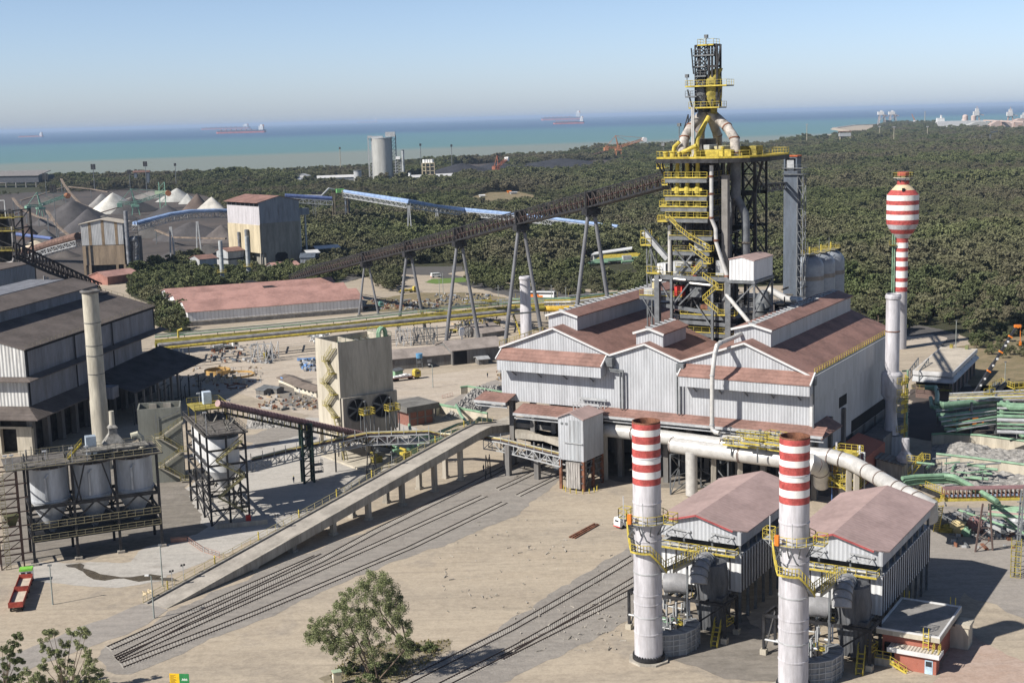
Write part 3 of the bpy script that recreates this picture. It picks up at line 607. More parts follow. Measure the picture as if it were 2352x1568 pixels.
 for k_ in range(7): q_=A(1640,400+k_*35,u+8); e_=A(1700,435+k_*35,u+8); m.beam(q_,e_,.3); m.beam(Vector((q_.x,q_.y,e_.z)),Vector((e_.x,e_.y,q_.z)),.3)
 m.out('side_tower_frame',steel,t)
 m=MB()
 for yy in(445,520,588,640): a_=A(1640,yy,u); b_=A(1725,yy,u); m.box(u,u+9,b_.y,a_.y,a_.z-.2,a_.z)
 a_=A(1645,400,u+10); b_=A(1668,640,u+10); m.box(u+10,u+11,b_.y,a_.y,10,a_.z)
 m.out('rear_floor',steel,t)
 m=MB(); m.tube([A(x,y,u0+5) for x,y in((1690,366),(1690,446),(1688,458))],1.2,14); m.tube([A(x,y,u0+5) for x,y in((1688,452),(1678,478),(1672,520),(1672,640))],1.0,12); m.tube([A(x,y,u0+5) for x,y in((1692,452),(1710,490),(1713,512),(1713,600))],1.0,12)
 m.out('offtake_duct',mat('dark duct steel',(.14,.15,.165),.6,.1,.15,.5),t,True)
 m=MB(); a=A(1657,402,u0); b=A(1671,640,u0); m.box(u0,u0+1.6,b.y,a.y,0,a.z); m.out('elevator_shaft',mat('grey shaft cladding',(.20,.19,.18),.7,0,.1),t)
 U=u0-1.6
 pts=[A(1634,380,U),A(1634,502,U),A(1643.5,525,U),A(1645,557,U),A(1668.5,630,U),A(1669.3,677.6,U-1)]
 m=MB(); m.tube(pts+[A(1700,715,18),A(1724,744,14)],.48,12); m.out('winding_pipe',pipeW,t,True)
 m=MB()
 for x,y in((1634,405),(1634,445),(1634,500),(1645,552),(1669,634)): p=A(x,y,U); m.lathe((p.x,p.y),[(.62,p.z-.25),(.62,p.z+.25)],12)
 m.out('pipe_clamp',rust,t,True)
 m=MB(); m.tube([A(1538.5,518,u0),A(1538.5,625,u0)],.5,12); m.out('vertical_pipe',pipeW,t,True)
 for x,ya,w in((1510,632,1.25),(1672,640,1.1),(1542,640,.6),(1636,640,.6)):
  p=A(x,ya,u0-2.5); m=MB(); m.box(p.x-w/2,p.x+w/2,p.y-w/2,p.y+w/2,0,p.z); m.out('column',steelM,t)
 m=MB();
 for (a,b) in(((1512,640),(1545,700)),((1476,684),(1507,735)),((1590,640),(1545,700)),((1600,700),(1635,752)),((1660,690),(1690,640)),((1560,700),(1600,660)),((1598,575),(1551,632)),((1551,575),(1598,632))): m.beam(A(*a,u0-2),A(*b,u0-2),.32)
 m.beam(A(1510,636,u0-2.4),A(1672,642,u0-2.4),.5,1.0); m.beam(A(1520,700,u0-1),A(1690,728,u0-1),.5,.9); m.beam(A(1560,738,u0-1),A(1690,748,u0-1),.5,.9)
 m.out('lower_bracing',steelM,t)
 rr=random.Random(3)
 for (x,y,w,h,mm) in((1570,628,5,3,steelL),(1594,627,1.6,1.8,redP),(1580,628,3,2.4,steelM),(1610,570,3,2,steelL),(1505,672,1.2,2.6,mat('cream tank',(.62,.55,.32),.6)),(1496,676,3.5,1.6,steelL),(1655,626,2,3,steelL),(1612,626,3,3.4,steelM),(1600,676,3,2,steelM),(1560,676,2,2.2,redP),(1640,716,3,2,steelM),(1620,715,2,1.6,rust)):
  p=A(x,y,u0); m=MB(); m.box(u0-.6,u0+1.4,p.y-w/2,p.y+w/2,p.z-.6,p.z+h); m.out('equipment_box',mm,t)
 for a,b in(((1500,643),(1520,644)),((1548,640),(1575,643)),((1585,650),(1632,655))): m=MB(); m.tube([A(*a,u0-2.8),A(*b,u0-2.8)],.28,8); m.out('white_pipe',pipeW,t,True)
 m=MB()
 for k in range(90):
  x=rr.uniform(1538,1690); y=rr.uniform(370,760); p=A(x,y,u0+rr.uniform(1,6)); q=p+Vector((0,rr.choice((-1,1))*rr.uniform(2,6),0)) if rr.random()<.5 else p+Vector((0,0,rr.uniform(3,7))); m.tube([p,q],rr.uniform(.1,.3),6)
 o=m.out('service_pipe',mat('grimy service pipe',(.09,.08,.07),.8,0,.4,.7),t,True)
 m=MB(); m.box(u0+3,u1-2,yr+1.5,yl-1.5,8,30); m.out('core_wall',concD,t)
build_furnace()
def build_boxhouse():
 f=MF; U=24.
 a=f.at(1679,642.6,U+3); c=f.at(1731.4,645,U-2);
 f2=Fr(*f.w(c.x,-c.y).to_2d(),59.5,c.z)
 t=fthing(f2,'winch_house','grey clad box house with pink roof raised on legs right of the furnace','plant house')
 w=6.1; L=13; h=f2.hz(600,0,0)
 m=MB(); m.prism([(0,0),(w,0),(w,h+.2),(w*.5,h+.8),(0,h)],0,L); m.out('wall',sheetW,t)
 m=MB(); m.hexa([(-.2,-.2,h),(L,-.2,h),(L,w*.5,h+.85),(-.2,w*.5,h+.85),(-.2,-.2,h+.2),(L,-.2,h+.2),(L,w*.5,h+1.05),(-.2,w*.5,h+1.05)]); m.hexa([(-.2,w*.5,h+.85),(L,w*.5,h+.85),(L,w+.2,h+.2),(-.2,w+.2,h+.2),(-.2,w*.5,h+1.05),(L,w*.5,h+1.05),(L,w+.2,h+.4),(-.2,w+.2,h+.4)]); m.out('roof',roofP,t)
 m=MB(); m.box(-.2,L+.2,-.3,w+.3,-.7,-.1)
 for x in(.3,L-.3):
  for y in(0,w): m.beam((x,y,-.7),(x,y,-f2.Z),.4)
 m.beam((.3,0,-.7),(.3,w,-7),.3); m.beam((.3,0,-.7),(L,0,-8),.3); m.beam((L,0,-.7),(.3,0,-8),.3)
 m.out('support_frame',steelM,t)
build_boxhouse()
def build_elevator():
 P=G(1825,815); f=Fr(P.x,P.y,59.5); f.O.z=0
 A=lambda x,y:f.at(x,y,0)
 t=fthing(f,'elevator_tower','tall slate blue clad elevator tower with open stair side behind the cast house','tower')
 l=A(1799,600).y; r=A(1829,600).y; zt=A(1815,360).z
 m=MB(); m.box(0,4.5,r,l,0,zt-5); m.box(0,4.5,l-.5,l,zt-5,zt); m.box(0,4.5,r,r+.5,zt-5,zt); m.box(3.8,4.5,r,l,zt-5,zt); m.box(0,4.5,r,l,zt-.6,zt-.1); m.out('shaft',blueS,t)
 m=MB(); m.box(-.3,4.6,r-.2,l+.2,zt,zt+.4); m.out('roof',mat('orange red cap',(.5,.13,.05)),t)
 m=MB(); m.box(.5,3,l-3.4,l-.9,zt-5,zt-1.2); m.out('machine_cabinet',steelL,t)
 m=MB();
 for y in(r-2.2,r-.2):
  for x in(0,3): m.beam((x,y,0),(x,y,zt-6),.3)
 n=16
 for k in range(n): z0=(zt-6)*k/n; z1=(zt-6)*(k+1)/n; m.beam((0,r-2.2,z0),(0,r-.2,z1) if k%2 else (0,r-.2,z1),.2); m.beam((0,r-2.2,z1),(0,r-.2,z1),.2); m.beam((3,r-2.2,z0 if k%2 else z1),(0,r-2.2,z1 if k%2 else z0),.22)
 m.out('stair_frame',steelM,t)
 for y0,w in((386,3),(400,4)):
  z=A(1815,y0).z; m=MB(); m.box(-.9,4.8,r-2.4,l+.2,z-.2,z); m.rail([(-.9,l+.2,z),(-.9,r-2.4,z),(4.8,r-2.4,z)],1.2,1.5,.1); m.out('platform',steelM,t)
 a=f.at(1799,426,1.5); b=MF.at(1736,432,34.); bw=MF.w(b.x,-b.y,b.z); q=f.l(bw); b=Vector((q[0],-q[1],q[2]))
 a2=Vector((1.5,l,a.z))
 m=MB()
 for du in(0,1.8): m.truss(a2+Vector((du,0,-1.2)),b+Vector((du,0,-1.2)),2.1,.35,8)
 m.out('bridge',steel,t)
build_elevator()
def build_stoves():
 rr=5.0;
 for i,(x,y) in enumerate(((1858,800),(1884,792),(1906,782))):
  P=G(x,y); zt=HZ((584,578,572)[i],P.x,P.y)
  t=thing('hot_stove',('nearest and leftmost of the three grey domed vessels beside the elevator tower','middle of the three grey domed vessels beside the elevator tower','rightmost of the three grey domed vessels beside the elevator tower')[i],'stove',tuple(P),59.5,'domed stove vessels')
  m=MB(); m.lathe((0,0),[(rr,0),(rr,zt-rr*.9)]+[(rr*math.cos(a),zt-rr*.9+rr*.9*math.sin(a)) for a in [k*PI/2/7 for k in range(1,7)]]+[(.3,zt)],26); m.out('shell',mat('pale blue grey shell',(.27,.30,.34),.45,.2,.08,.4),t,True)
  m=MB(); m.lathe((0,0),[(rr+.05,zt-rr-4),(rr+.12,zt-rr-4),(rr+.12,zt-rr-2.5),(rr+.05,zt-rr-2.5)],26,False,False); m.out('band',mat('taupe band',(.22,.20,.18),.6),t,True)
  m=MB(); pr=[(rr*.99*math.cos(a),zt-rr*.9+rr*.9*math.sin(a)+.25) for a in [k*PI/2/8 for k in range(0,8)]]
  for s in(-.5,.5): m.tube([(-r_,s,z_) for r_,z_ in pr],.12,5)
  for r_,z_ in pr: m.beam((-r_,-.5,z_),(-r_,.5,z_),.15)
  m.out('ladder',steelL,t)
  m=MB(); m.box(-3,3,-2.5,2.5,zt-.1,zt+.15); m.out('platform',steelM,t)
  m=MB(); m.rail([(-3,-2.5,zt+.15),(3,-2.5,zt+.15),(3,2.5,zt+.15),(-3,2.5,zt+.15),(-3,-2.5,zt+.15)],1.3,1.3,.14); m.tube([(0,0,zt),(0,0,zt+2.6)],.35,8); m.out('top_railing',yellow,t)
  m=MB(); m.beam((1,1,zt),(1,1,zt+4.4),.15); m.out('mast',steelM,t)
build_stoves()
def build_sidetower():
 P=MF.w(30,22); f=Fr(P.x,P.y,59.5); A=lambda x,y,u=0:f.at(x,y,u)
 t=fthing(f,'loading_tower','slender steel tower with yellow platforms and a tilted grey chute left of the furnace','tower')
 l=A(1486,600).y; r=A(1496,600).y; z1=A(1490,560).z; z2=A(1495,627).z
 m=MB()
 for y in(l,r):
  for u in(0,3): m.beam((u,y,0),(u,y,z1),.28)
 for k in range(10): a=z1*k/10; b=z1*(k+1)/10; m.beam((0,l,a if k%2 else b),(0,r,b if k%2 else a),.18); m.beam((0,l,b),(0,r,b),.2)
 m.beam(A(1496,575),A(1511,620),.2)
 m.out('frame',steelM,t)
 for x0,x1,y in((1471,1495,562),(1485,1514,626),(1472,1480,545)):
  p=A(x0,y,-1); q=A(x1,y,-1); m=MB(); m.box(-1,3.5,q.y,p.y,p.z-.25,p.z); m.rail([(-1,p.y,p.z),(-1,q.y,p.z),(3.5,q.y,p.z)],1.6,1.2,.16); m.out('platform',yellow,t)
 m=MB(); a=A(1480,532,0); b=A(1534,595,0); m.beam(a,b,1.6,1.1); m.out('chute',steelL,t)
 m=MB(); a=A(1480,532,-1); b=A(1534,595,-1); m.beam(a+Vector((0,0,.9)),b+Vector((0,0,.9)),.18); m.out('chute_railing',steelM,t)
 m=MB(); p=A(1513,604,1); q=A(1524,630,1); m.box(0,3,q.y-1,p.y,q.z-1,p.z); m.out('cabin',sheetW,t)
build_sidetower()
def build_gasplant():
 P=MF.w(70,38); t=thing('gas_cleaning_plant','dark cluttered gas cleaning plant in the shade between the furnace and the elevator tower','plant',tuple(P),59.5); rr=random.Random(17)
 for k,(x,y,w,d,h,mm) in enumerate(((0,0,9,7,31,steel),(-8,6,6,5,34,steelM),(10,-8,6,7,32,steel),(-2,-12,8,6,30,blueS),(14,4,8,8,33,steel),(4,12,7,6,31,steelM))):
  m=MB(); m.box(x-w/2,x+w/2,y-d/2,y+d/2,0,h); m.box(x-w/2-.6,x+w/2+.6,y-d/2-.6,y+d/2+.6,h,h+.3); o=m.out('plant_block',mm,t)
  m=MB(); m.rail([(x-w/2,y-d/2,h+.3),(x+w/2,y-d/2,h+.3),(x+w/2,y+d/2,h+.3),(x-w/2,y+d/2,h+.3)],1.1,2,.1); m.out('block_railing',steelL,o)
 m=MB(); m.lathe((5,-2),[(2.6,0),(2.6,33),(1,36)],18); m.lathe((-6,-5),[(2,0),(2,31),(1,34)],16); m.out('scrubber_vessel',steelM,t,True)
 m=MB(); m.tube([(-6,-16,33),(0,-14,34.5),(4,-9,34),(7,-3,36)],.9,12); m.out('white_duct',pipeW,t,True)
 m=MB()
 for k in range(60): a=Vector((rr.uniform(-12,16),rr.uniform(-16,14),rr.uniform(24,36))); m.tube([a,a+rr.choice((Vector((0,0,-6)),Vector((0,-5,0)),Vector((5,0,0))))],rr.uniform(.12,.35),6)
 o=m.out('plant_pipework',mat('grimy service pipe',(.09,.08,.07)),t,True)
build_gasplant()
def build_roofpipe():
 t=fthing(MF,'lagged_pipe','fat pale lagged pipe running over the cast house roof and down its front','pipe')
 A=MF.at
 zr=MF.pu(2,1710,762)[1]
 pts=[A(1724,744,14),A(1718,752,12),A(1709.5,763,6),A(1690,773,2),A(1655,787,-3),A(1647,793,-5.2),A(1642,812,-6.2),A(1636,862,-6.5),A(1635.6,975,-6.5),A(1637,986,-6.6),A(1643,992,-6.8),A(1652,994,-7)]
 m=MB(); m.tube(pts,.5,12); m.out('pipe',pipeW,t,True)
 m=MB()
 for i in(4,6,7,8):
  d=(pts[i]-pts[i-1]).normalized(); m.tube([pts[i]-d*.12,pts[i]+d*.12],.6,12)
 m.out('flange',steelL,t,True)
build_roofpipe()
# ================================================================ RAMP, TRACKS, CHIMNEYS, FILTER HOUSES
RF=Fr(*G(384.5,1397).to_2d(),58.3)
def build_ramp():
 t=fthing(RF,'ramp_bridge','long sloping concrete ramp road on pillars with a yellow railing','ramp')
 top=[RF.pv(0,x,y) for x,y in((384.5,1395),(589,1282),(858.5,1129.3),(960,1072),(1040,1027),(1100,993),(1128,979),(1178,974))]
 top=[(0,.05)]+top[1:]
 W_=6.2; D=1.9
 m=MB()
 for (a,za),(b,zb) in zip(top,top[1:]):
  d0=min(D,za-.02) if za<D else D; d1=min(D,zb)
  m.hexa([(a,0,za-d0),(b,0,zb-d1),(b,.5,zb-d1),(a,.5,za-d0),(a,0,za+.02),(b,0,zb+.02),(b,.5,zb+.02),(a,.5,za+.02)])
  m.hexa([(a,W_-.5,za-d0),(b,W_-.5,zb-d1),(b,W_,zb-d1),(a,W_,za-d0),(a,W_-.5,za-.05),(b,W_-.5,zb-.05),(b,W_,zb-.05),(a,W_,za-.05)])
 m.out('side_beam',conc,t)
 m=MB()
 for (a,za),(b,zb) in zip(top,top[1:]):
  m.hexa([(a,.5,max(-.4,za-.7)),(b,.5,zb-.7),(b,W_-.5,zb-.7),(a,W_-.5,max(-.4,za-.7)),(a,.5,za-.04),(b,.5,zb-.04),(b,W_-.5,zb-.04),(a,W_-.5,za-.04)])
 m.out('deck',slab,t)
 m=MB()
 for (a,za),(b,zb) in zip(top,top[1:]): m.hexa([(a,W_-1.3,za-.03),(b,W_-1.3,zb-.03),(b,W_-1.05,zb-.03),(a,W_-1.05,za-.03),(a,W_-1.3,za+.28),(b,W_-1.3,zb+.28),(b,W_-1.05,zb+.28),(a,W_-1.05,za+.28)])
 m.out('kerb',concD,t)
 def zat(u):
  for (a,za),(b,zb) in zip(top,top[1:]):
   if a<=u<=b: return za+(zb-za)*(u-a)/(b-a)
  return top[-1][1]
 for x,y in((604,1311),(692,1271),(777,1229.5),(856,1194.5),(931,1160.6),(1001.3,1128),(1066.4,1103)):
  u,v=RF.pz(0,x,y)
  for yy in(.4,W_-1.4):
   m=MB(); z=zat(u)-1.9+.3; m.box(u-.55,u+.55,yy,yy+1.0,-.2,z); m.box(u-.8,u+.8,yy-.2,yy+1.2,-.2,.5); m.out('pillar',conc,t)
 m=MB(); pts=[(a,W_-.15,z) for a,z in top];
 m.rail(pts[0:],1.25,2.4,.11); m.out('railing',mat('sun bleached yellow',(.46,.40,.20),.7),t)
 m=MB()
 for i in range(9): u=6+i*12.5; z=zat(u); m.box(u,u+.16,W_-.25,W_-.05,z,z+1.7)
 m.out('railing_post',yellow,t)
 a=top[0]; m=MB(); m.box(1.2,1.3,W_+.1,W_+1.2,.9,1.7); m.box(2.4,2.5,W_+.1,W_+1.2,.9,1.7); m.beam((1.25,W_+.2,0),(1.25,W_+.2,1.7),.1); m.out('warning_board',mat('weathered sign board',(.55,.45,.30),.6,0,.3,3),t)
 e=top[-1]; z=e[1]
 p=[RF.w(e[0],0),RF.w(e[0],-W_),RF.w(e[0]+11,-W_),MF.w(-1,4),MF.w(-1,26),MF.w(-9,26)]
 loc=[RF.l(q) for q in p]
 m=MB(); m.extr([(a,-b) for a,b,c in reversed(loc)],z-1.5,z-.05); m.out('head_slab',conc,t)
 m=MB()
 for q in(MF.w(-8,24),MF.w(-8,14),MF.w(-8,6),MF.w(-2,2)):
  a,b,c=RF.l(q); m.box(a-.6,a+.6,-b-.6,-b+.6,0,z-1.5)
 m.out('pillar',concD,t)
 return zat
zat=build_ramp()
def build_tracks():
 def track(A_,B_,label,sl=True):
  t=thing('railway_track',label,'railway track',(0,0,0),0,'railway tracks across the yard')
  R=[[G(x,y,.12) for x,y in L_] for L_ in(A_,B_)]
  for L_ in R:
   m=MB()
   for a,b in zip(L_,L_[1:]): m.beam(a,b,.14,.16)
   m.out('rail',mat('dark rail steel',(.085,.06,.05),.6,.3,.1),t)
  if sl:
   m=MB()
   for k in range(len(A_)-1):
    a0,a1,b0,b1=R[0][k],R[0][k+1],R[1][k],R[1][k+1] if k+1<len(R[1]) else R[1][-1]
    n=int((a1-a0).length/.62)
    for i in range(n):
     p=a0+(a1-a0)*i/n; q=b0+(b1-b0)*i/n; d=(q-p).normalized()*.55; p=p-d; q=q+d; p.z=q.z=.0; m.beam(p,q,.24,.14)
   o=m.out('sleepers',mat('concrete sleeper',(.33,.31,.28),.9,0,.1),t); o['kind']='stuff'
 track([(245.5,1483.6),(589,1332),(722,1274.6)],[(255.5,1491),(589,1343),(737,1271)],'railway track closest to the ramp, running from its foot along its shadow')
 track([(262,1505),(420,1428),(589,1348),(735,1281),(860,1214),(1060,1118),(1185,1055)],[(270,1513),(424,1435),(589,1360),(741,1290),(868,1222),(1068,1124),(1192,1061)],'second track from the ramp, curving up into the shadow of the ramp')
 track([(265.5,1508.6),(589,1366),(850,1251),(1105,1137)],[(274,1517),(589,1375),(862,1254.5),(1119,1139.4)],'third track from the ramp, ending short beyond the yard middle')
 track([(277,1521),(589,1400),(932,1257),(1151.6,1152)],[(283,1531),(589,1410),(952,1257),(1165,1154.4)],'outermost of the upper tracks, next to the open sandy yard')
 track([(1140,1120.5),(1178,1103),(1274,1058)],[(1147,1125),(1178,1112),(1279,1063)],'short track stub ending at the back of the grey hopper tower')
 track([(1185,1135.6),(1289,1085.5)],[(1195,1139),(1289,1093)],'short track stub left of the hopper tower legs')
 track([(850,1600),(912,1568),(1178,1433.5),(1375,1320),(1449,1275)],[(880,1600),(942,1568),(1178,1447),(1375,1334),(1457,1284)],'lower track nearest the leafy tree, running to the left chimney')
 track([(950,1600),(1007.5,1568),(1178,1482),(1375,1371),(1457,1323)],[(980,1600),(1037.6,1568),(1178,1496),(1375,1384),(1457,1336)],'middle lower track with the switch, running to the left chimney')
 track([(1145,1508),(1375,1391),(1457,1347)],[(1155,1513),(1375,1403),(1458,1360)],'nearest lower track, branching off and passing the left chimney')
 m=MB(); a,b=G(1308,1233,.15),G(1366,1202,.15); d=Vector((.5,-.4,0)); m.beam(a,b,.35,.3); m.beam(a+d,b+d,.3,.3); m.beam(a+d*2,b+d*1.6,.25,.2)
 tag(m.out('rail_stack',rust),'pile of rusty rails lying on the open sandy yard','rails')
 p=G(1243,1591 and 1591*0+1591-0,0) if 0 else G(1207,1592-2*0,0)
build_tracks()
FF=Fr(37.26,218.54,59.15); FF2=Fr(57.49,206.16,59.15); S1=Vector((20.21,204.08,0))
SU,SV,_=FF.l(S1)
def build_stack():
 t=thing('striped_chimney','left of the two tall white chimneys with red and white bands at the top','chimney',tuple(S1),59.15,'red and white banded chimneys')
 Z=lambda y: HZ(y,S1.x,S1.y-2.2)
 ys=[976.5,989,1004,1021.6,1035.5,1054,1068,1085.5,1101.8,1116.8]; zs=[Z(y) for y in ys]; r=2.18
 m=MB(); m.lathe((0,0),[(r+.03,.9),(r,zs[-1])],40,False,False); m.out('shaft',stackW,t,True)
 for i in range(9):
  m=MB(); z1,z0=zs[i],zs[i+1]; m.lathe((0,0),[(r,z0),(r,z1)],40,False,False); m.out('band',stripR if i%2==0 else stripW,t,True)
 m=MB(); m.lathe((0,0),[(r,zs[0]),(r,zs[0]+.25),(r-.18,zs[0]+.25),(r-.18,zs[0]-6),(0.01,zs[0]-6)],40,False,False); m.out('liner',rust,t,True)
 m=MB(); m.lathe((0,0),[(r+.15,.35),(r+.35,.35),(r+.35,.95),(r+.05,1.0)],40,False,False)
 for i in range(32): a=2*PI*i/32; m.beam((math.cos(a)*(r+.2),math.sin(a)*(r+.2),.3),(math.cos(a)*(r+.2),math.sin(a)*(r+.2),1.25),.12)
 m.out('base_ring',steel,t,True)
 m=MB(); m.lathe((0,0),[(r+1.1,-.1),(r+1.1,.3)],8); m.out('plinth',conc,t)
 for y in(1321,1421,1054.5,1460,1160,1245,1370,1392): z=Z(y); m=MB(); m.lathe((0,0),[(r,z-.12),(r+.09,z-.1),(r+.09,z+.1),(r,z+.12)],40,False,False); m.out('hoop',stackW if y not in(1321,1421) else steelL,t,True)
 z=Z(1203);
 m=MB(); m.lathe((0,0),[(r+.02,z-.1),(r+1.05,z-.1),(r+1.05,z),(r+.02,z)],16,False,False); m.box(-.9,.9,-r-2.6,-r-.8,z-.1,z); m.box(-.9,.9,r+.8,r+2.3,z-.1,z); m.out('platform',steelL,t)
 m=MB(); pts=[((r+1.05)*math.cos(a),(r+1.05)*math.sin(a),z) for a in [2*PI*i/14 for i in range(15)]]; m.rail(pts,1.3,1.5,.14)
 for s in(-1,1): e_=2.3 if s>0 else 2.6; m.rail([(-.9,s*(r+1.),z),(-.9,s*(r+e_),z),(.9,s*(r+e_),z),(.9,s*(r+1.),z)],1.5,.9,.15)
 m.out('platform_railing',yellow,t)
 m=MB()
 for i in range(10): a=2*PI*i/10; m.beam((math.cos(a)*r,math.sin(a)*r,z-2),(math.cos(a)*(r+1.0),math.sin(a)*(r+1.0),z-.1),.14)
 m.beam((-.8,-r-.1,z-1.8),(-.8,-r-2.4,z-.1),.16); m.beam((-.8,r+.1,z-1.8),(-.8,r+2.1,z-.1),.16)
 for sx_,zz in((-2.9,-2.6),(2.2,-1.8)):
  m.beam((-r-.1,sx_*.5,z-2.8),(-r-1.8,sx_*.6,z+zz*.4-1),.16); m.beam((-r-1.8,sx_*.6,z+zz*.4-1),(-r-1.4,sx_*.2,z-.2),.16)
 m.out('bracket',steelM,t)
 m=MB(); m.box(-r-1.2,-r-.6,1.2,1.8,z,z+1.5); m.out('control_box',orange,t)
 m=MB(); m.beam((-r-1.3,-.9,z),(-r-1.3,-.9,z+3.6),.12); m.beam((-r-.6,2.7,z),(-r-.6,2.7,z+4.2),.12); m.out('light_post',steelL,t)
 z2=Z(1268); m=MB(); n=22; al=math.radians(112); ab=math.radians(150); R1=r+.75
 for i in range(n):
  a=al+(ab-al)*i/n; zz=z-(z-z2)*i/n; m.beam((math.cos(a)*(r+.05),math.sin(a)*(r+.05),zz),(math.cos(a)*(r+.85),math.sin(a)*(r+.85),zz),.3,.08)
 m.out('stair_tread',steelM,t)
 m=MB()
 for dz in(0,.6,1.2): m.tube([(math.cos(al+(ab-al)*i/12)*(r+.9),math.sin(al+(ab-al)*i/12)*(r+.9),z-(z-z2)*i/12+dz) for i in range(13)],.06 if dz else .13,5)
 m.out('stair_railing',yellow,t)
 z3=FF.hz(1306,SU+2,SV+2.8); ac=math.radians(275); q=[]
 for i in range(15):
  a=ab+(ac-ab)*i/14; s=max(0,(i-7)/7); q.append((a,z2-(z2-z3)*s))
 m=MB()
 for (a,za),(b,zb) in zip(q,q[1:]): m.hexa([(math.cos(a)*r,math.sin(a)*r,za-.1),(math.cos(a)*(r+.95),math.sin(a)*(r+.95),za-.1),(math.cos(b)*(r+.95),math.sin(b)*(r+.95),zb-.1),(math.cos(b)*r,math.sin(b)*r,zb-.1),(math.cos(a)*r,math.sin(a)*r,za),(math.cos(a)*(r+.95),math.sin(a)*(r+.95),za),(math.cos(b)*(r+.95),math.sin(b)*(r+.95),zb),(math.cos(b)*r,math.sin(b)*r,zb)])
 m.out('walkway',steelM,t)
 m=MB(); m.rail([(math.cos(a)*(r+.95),math.sin(a)*(r+.95),zz) for a,zz in q],1.3,1.4,.14)
 for (a,za),(b,zb) in zip(q,q[1:]): m.beam((math.cos(a)*(r+.97),math.sin(a)*(r+.97),za),(math.cos(b)*(r+.97),math.sin(b)*(r+.97),zb),.1,.3)
 m.out('walkway_railing',yellow,t)
 return t,z3
STK,ZB=build_stack()
def build_filter():
 t=fthing(FF,'filter_house','left bag filter house with pale pink gabled roof over ribbed grey panels','filter house','pink roofed bag filter houses')
 W_,L_,ze,za=15.64,30.25,15.7,17.9; zg=13.5; zb0,zb1=5.4,11.9
 m=MB(); m.prism([(0,zg),(W_,zg),(W_,ze),(W_/2,za),(0,ze)],0,.3); m.prism([(0,zg),(W_,zg),(W_,ze),(W_/2,za),(0,ze)],L_-.3,L_); m.box(.3,L_-.3,0,.3,zg,ze-.02); m.box(.3,L_-.3,W_-.3,W_,zg,ze-.02); m.out('upper_wall',sheet,t)
 m=MB(); o=.7
 k=(za-ze)/(W_/2)
 def sl(pts):
  lo=[(x,y,ze+(y if y<W_/2 else W_-y)*k+.02) for x,y in pts]; n=len(lo); m.poly(lo[::-1]); m.poly([(a,b,c+.2) for a,b,c in lo])
  for i in range(n): p,q=lo[i],lo[(i+1)%n]; m.quad(p,q,(q[0],q[1],q[2]+.2),(p[0],p[1],p[2]+.2))
 sl([(-o,W_/2),(-o,W_+o),(L_+o,W_+o),(L_+o,W_/2)][::-1]); sl([(-o,1.2),(1.4,-o),(L_+o,-o),(L_+o,W_/2),(-o,W_/2)]); m.out('roof',roofP,t)
 m=MB(); m.beam((-o-.05,W_/2,za+.02),(-o-.05,W_+o,ze-.15),.15,.3); m.beam((-o-.05,W_/2,za+.02),(-o-.05,1.2,ze+.3),.15,.3); m.out('roof_edge',mat('dull crimson edge',(.35,.08,.08)),t)
 m=MB(); m.box(0,L_,0,W_,zb0,zb1); o_=m.out('filter_casing',sheetW,t)
 m=MB()
 for i in range(1,8): y=W_*i/8; m.box(-.12,0,y-.09,y+.09,zb0+.3,zb1)
 for i in range(0,23): x=.4+i*(L_-.8)/22; m.box(x-.1,x+.1,-.16,0,zb0+.1,zb1-.05); m.box(x-.1,x+.1,W_,W_+.16,zb0+.1,zb1-.05)
 m.out('casing_rib',mat('dark rib steel',(.10,.09,.09),.6,0,.2),t)
 m=MB()
 for i in range(9):
  x=.3+i*(L_-.6)/8
  for y in(.3,W_-.3): m.box(x-.22,x+.22,y-.22,y+.22,0,zb0); m.box(x-.18,x+.18,y-.18,y+.18,zb1,zg)
 for y in(W_*.33,W_*.66): m.box(-.0,.3,y-.15,y+.15,zb1,zg+.6); m.box(0,.4,y-.2,y+.2,0,zb0)
 m.out('leg',steelM,t)
 m=MB()
 for i in range(6):
  x0=1+i*(L_-2)/6; x1=x0+(L_-2)/6-.3;
  for y0 in(.8,W_/2+.3):
   y1=y0+W_/2-1.2; cx,cy=(x0+x1)/2,(y0+y1)/2
   m.hexa([(cx-.4,cy-.4,2.2),(cx+.4,cy-.4,2.2),(cx+.4,cy+.4,2.2),(cx-.4,cy+.4,2.2),(x0,y0,zb0),(x1,y0,zb0),(x1,y1,zb0),(x0,y1,zb0)])
 m.out('dust_hopper',steelM,t)
 m=MB(); m.box(2,L_-2,2,W_-2,zb1,zg+.3); m.out('head_core',steel,t)
 m=MB(); m.box(-1.4,.0,.5,W_,zb1-.15,zb1+.02); m.box(-.0,L_,.02,W_-.02,zb1+.0,zb1+.03); m.out('gallery_floor',steelL,t)
 m=MB(); m.rail([(-1.4,W_,zb1+.02),(-1.4,.5,zb1+.02),(0,.5,zb1+.02)],1.2,1.6,.13); m.beam((-1.42,.5,zb1-.05),(-1.42,W_,zb1-.05),.12,.25); m.out('gallery_railing',yellow,t)
 m=MB()
 for y0 in(3.2,11.):   # hoist frames on the gable
  z=zg+1.2; m.beam((-.1,y0-1.6,z),(-2.0,y0-1.6,z-.2),.18); m.beam((-.1,y0+1.2,z+.3),(-2.0,y0+1.6,z),.18); m.beam((-2.0,y0-1.6,z-.2),(-2.0,y0+1.6,z),.22); m.beam((-.2,y0-2.,z+.1),(-.2,y0+2.0,z+.3),.28); m.beam((-2.0,y0+1.6,z),(-.1,y0+2.6,z-1),.18)
 m.out('hoist_frame',steelL,t)
 m=MB(); m.tube([(-.9,2.2,zb1+.6),(-.9,6,zb1+.6)],.35,8); m.tube([(-.9,8,zb1+.4),(-.9,13,zb1+.4)],.2,8)
